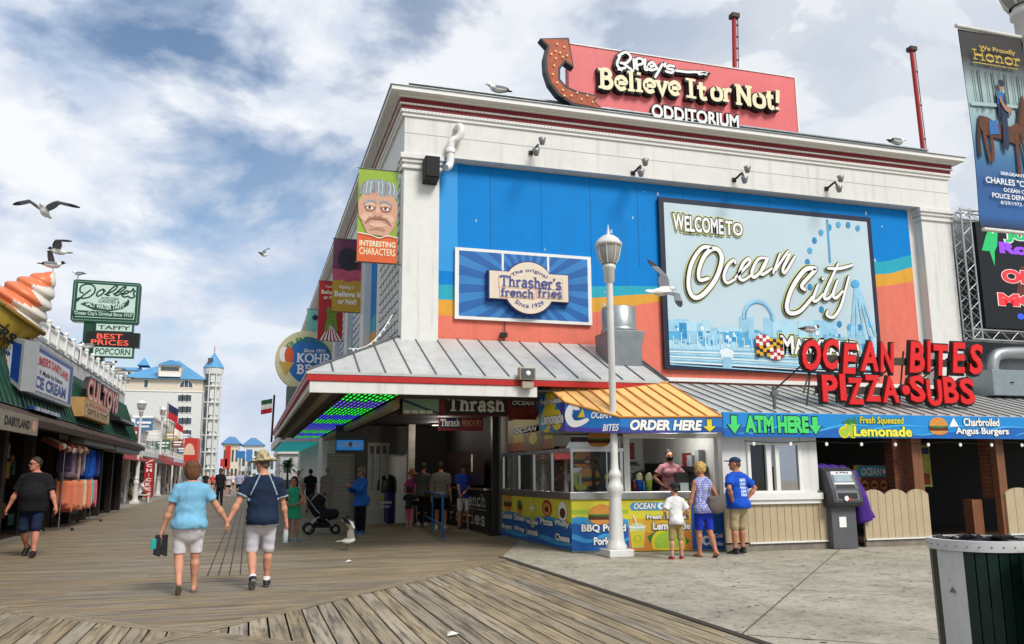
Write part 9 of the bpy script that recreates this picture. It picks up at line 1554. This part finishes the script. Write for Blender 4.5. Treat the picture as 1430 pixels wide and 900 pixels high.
# a few dark goods inside the shop fronts
for i, (y_, z0, z1, c, lb) in enumerate(((22.2, .1, 1.9, '3a2a30', 'dark display cabinet inside the ice cream shop front'), (34.5, .1, 1.2, '5a6a70', 'pale notice board inside the toy shop doorway'))):
    g = MB(M('goods_'+c, c, .6, var=.5, vs=9)); g.box(XS-1.2, y_, z0, XS-.7, y_+1.3, z1); g.use(LW); g.box(XS-.699, y_+.2, z1-.5, XS-.69, y_+.9, z1-.1); tag(g.build('display_cabinet', bevel=.01), lb, 'cabinet')
# ================================================================== gulls
def gp(x, y, Y): u, z = PY(x, y, Y); return (u, Y, z)
gull('gull gliding on long thin wings high at the far left', gp(62, 297, 24), 172, 'fly', .6, (.16, -.02), bank=0, pitch=6, dark=False, vox=.014)
gull('dark headed gull flapping just above the giant ice cream', gp(82, 352, 21), 120, 'fly', .42, (.12, -.2), bank=22, pitch=-5)
gull('tiny far gull in the sky left of the banners', gp(369, 357, 46), 60, 'fly', .46, (.2, .05), bank=-25, vox=.02)
gull('large grey gull banking in front of the welcome billboard', gp(924, 408, 13.2), -76, 'fly', .46, (.14, .04), bank=52, pitch=6, vox=.009, dark=False)
px_, py_ = at(487, 770); gull('gull landing on the boardwalk with wings raised', (px_, py_, .2), -100, 'land', .34, (.30, .30), pitch=4, vox=.007)
st = lambda x, y, Y, f, lb, L=.42, dark=True: gull(lb, gp(x, y, Y), f, 'stand', L, dark=dark)
gull('gull standing on the tip of the giant ice cream', tuple(tip+np.array((-.02, 0, -.02))), -75, 'stand', .44)
gull('gull standing on the corner of the green candy sign', (PY(108, 387, YD+.1)[0], YD+.2, z1+.0) if False else (PY(109, 388, YD+.2)[0], YD+.2, PY(109, 388, YD+.2)[1]-.03), 75, 'stand', .5, dark=False)
gull('gull resting on the roof coping left of the arrow', (px(696, 126)[0], YW+.1, ZT+.43), 95, 'stand', .5, dark=False)
gull('gull resting on the roof coping near the leaning red pole', (px(1257, 195)[0], YW+.1, ZT+.43), -85, 'stand', .52, dark=False)
u, z_ = PY(1135, 475, YR); gull('dark headed gull standing on top of the red roof letters', (u+.0, YR+.05, PY(1135, 474, YR)[1]+.02), -85, 'stand', .45)
for i, (x, y) in enumerate(((119, 523), (152, 522), (162, 526), (172, 536), (178, 545))):
    yy, z_ = PX(x, y, XS-.1); gull(('gull on the white parapet above the toy shop letters', 'left gull of the flock on the parapet end', 'second gull of the flock on the parapet end', 'third gull of the flock on the parapet end', 'last gull of the flock on the parapet end')[i], (XS-.1, yy, 5.62 if i == 0 else 5.62), (80, -70, 100, -95, 60)[i], 'stand', .52)
# small litter and a rope of bulbs
for i, (x, y, lb) in enumerate(((487, 786, 'small white paper scrap on the boards below the landing gull'), (672, 741, 'white paper scrap by the foot of the dark corner post'), (718, 751, 'crumpled white paper scrap on the concrete by the side panel of the stand'), (632, 889, 'pale paper scrap on the foreground boards'))):
    u, v = at(x, y); g = MB(M('paper_scrap', 'd6d2c8', .8)); g.add([(u-.06, v-.03, .012), (u+.05, v-.04, .03), (u+.07, v+.03, .014), (u-.03, v+.05, .035), (u, v, .05)], [(0, 1, 4), (1, 2, 4), (2, 3, 4), (3, 0, 4), (0, 3, 2, 1)]); tag(g.build('paper_scrap'), lb, 'paper')
t = thing('bulb_rope', 'white rope of small bulbs from the left pillar down to the canopy roof', 'rope light', (X0-.2, YW-.1, 4.9)); pA, pB = PY(548, 440, YW-.25), PY(487, 487, YW-1.0); pts = [np.array((pA[0]+(pB[0]-pA[0])*k/10, YW-.25-.75*k/10, pA[1]+(pB[1]-pA[1])*k/10-.25*math.sin(k/10*3.14))) for k in range(11)]; g = MB(TRIMW); g.tube(pts, .012, 5); g.build('cable', t)
g = MB(TRIMW)
for p in pts[1:-1]: g.ell(tuple(p-np.array((0, 0, .03))), (.03, .03, .04), 6, 4)
o = g.build('bulbs', t); o['kind'] = 'stuff'
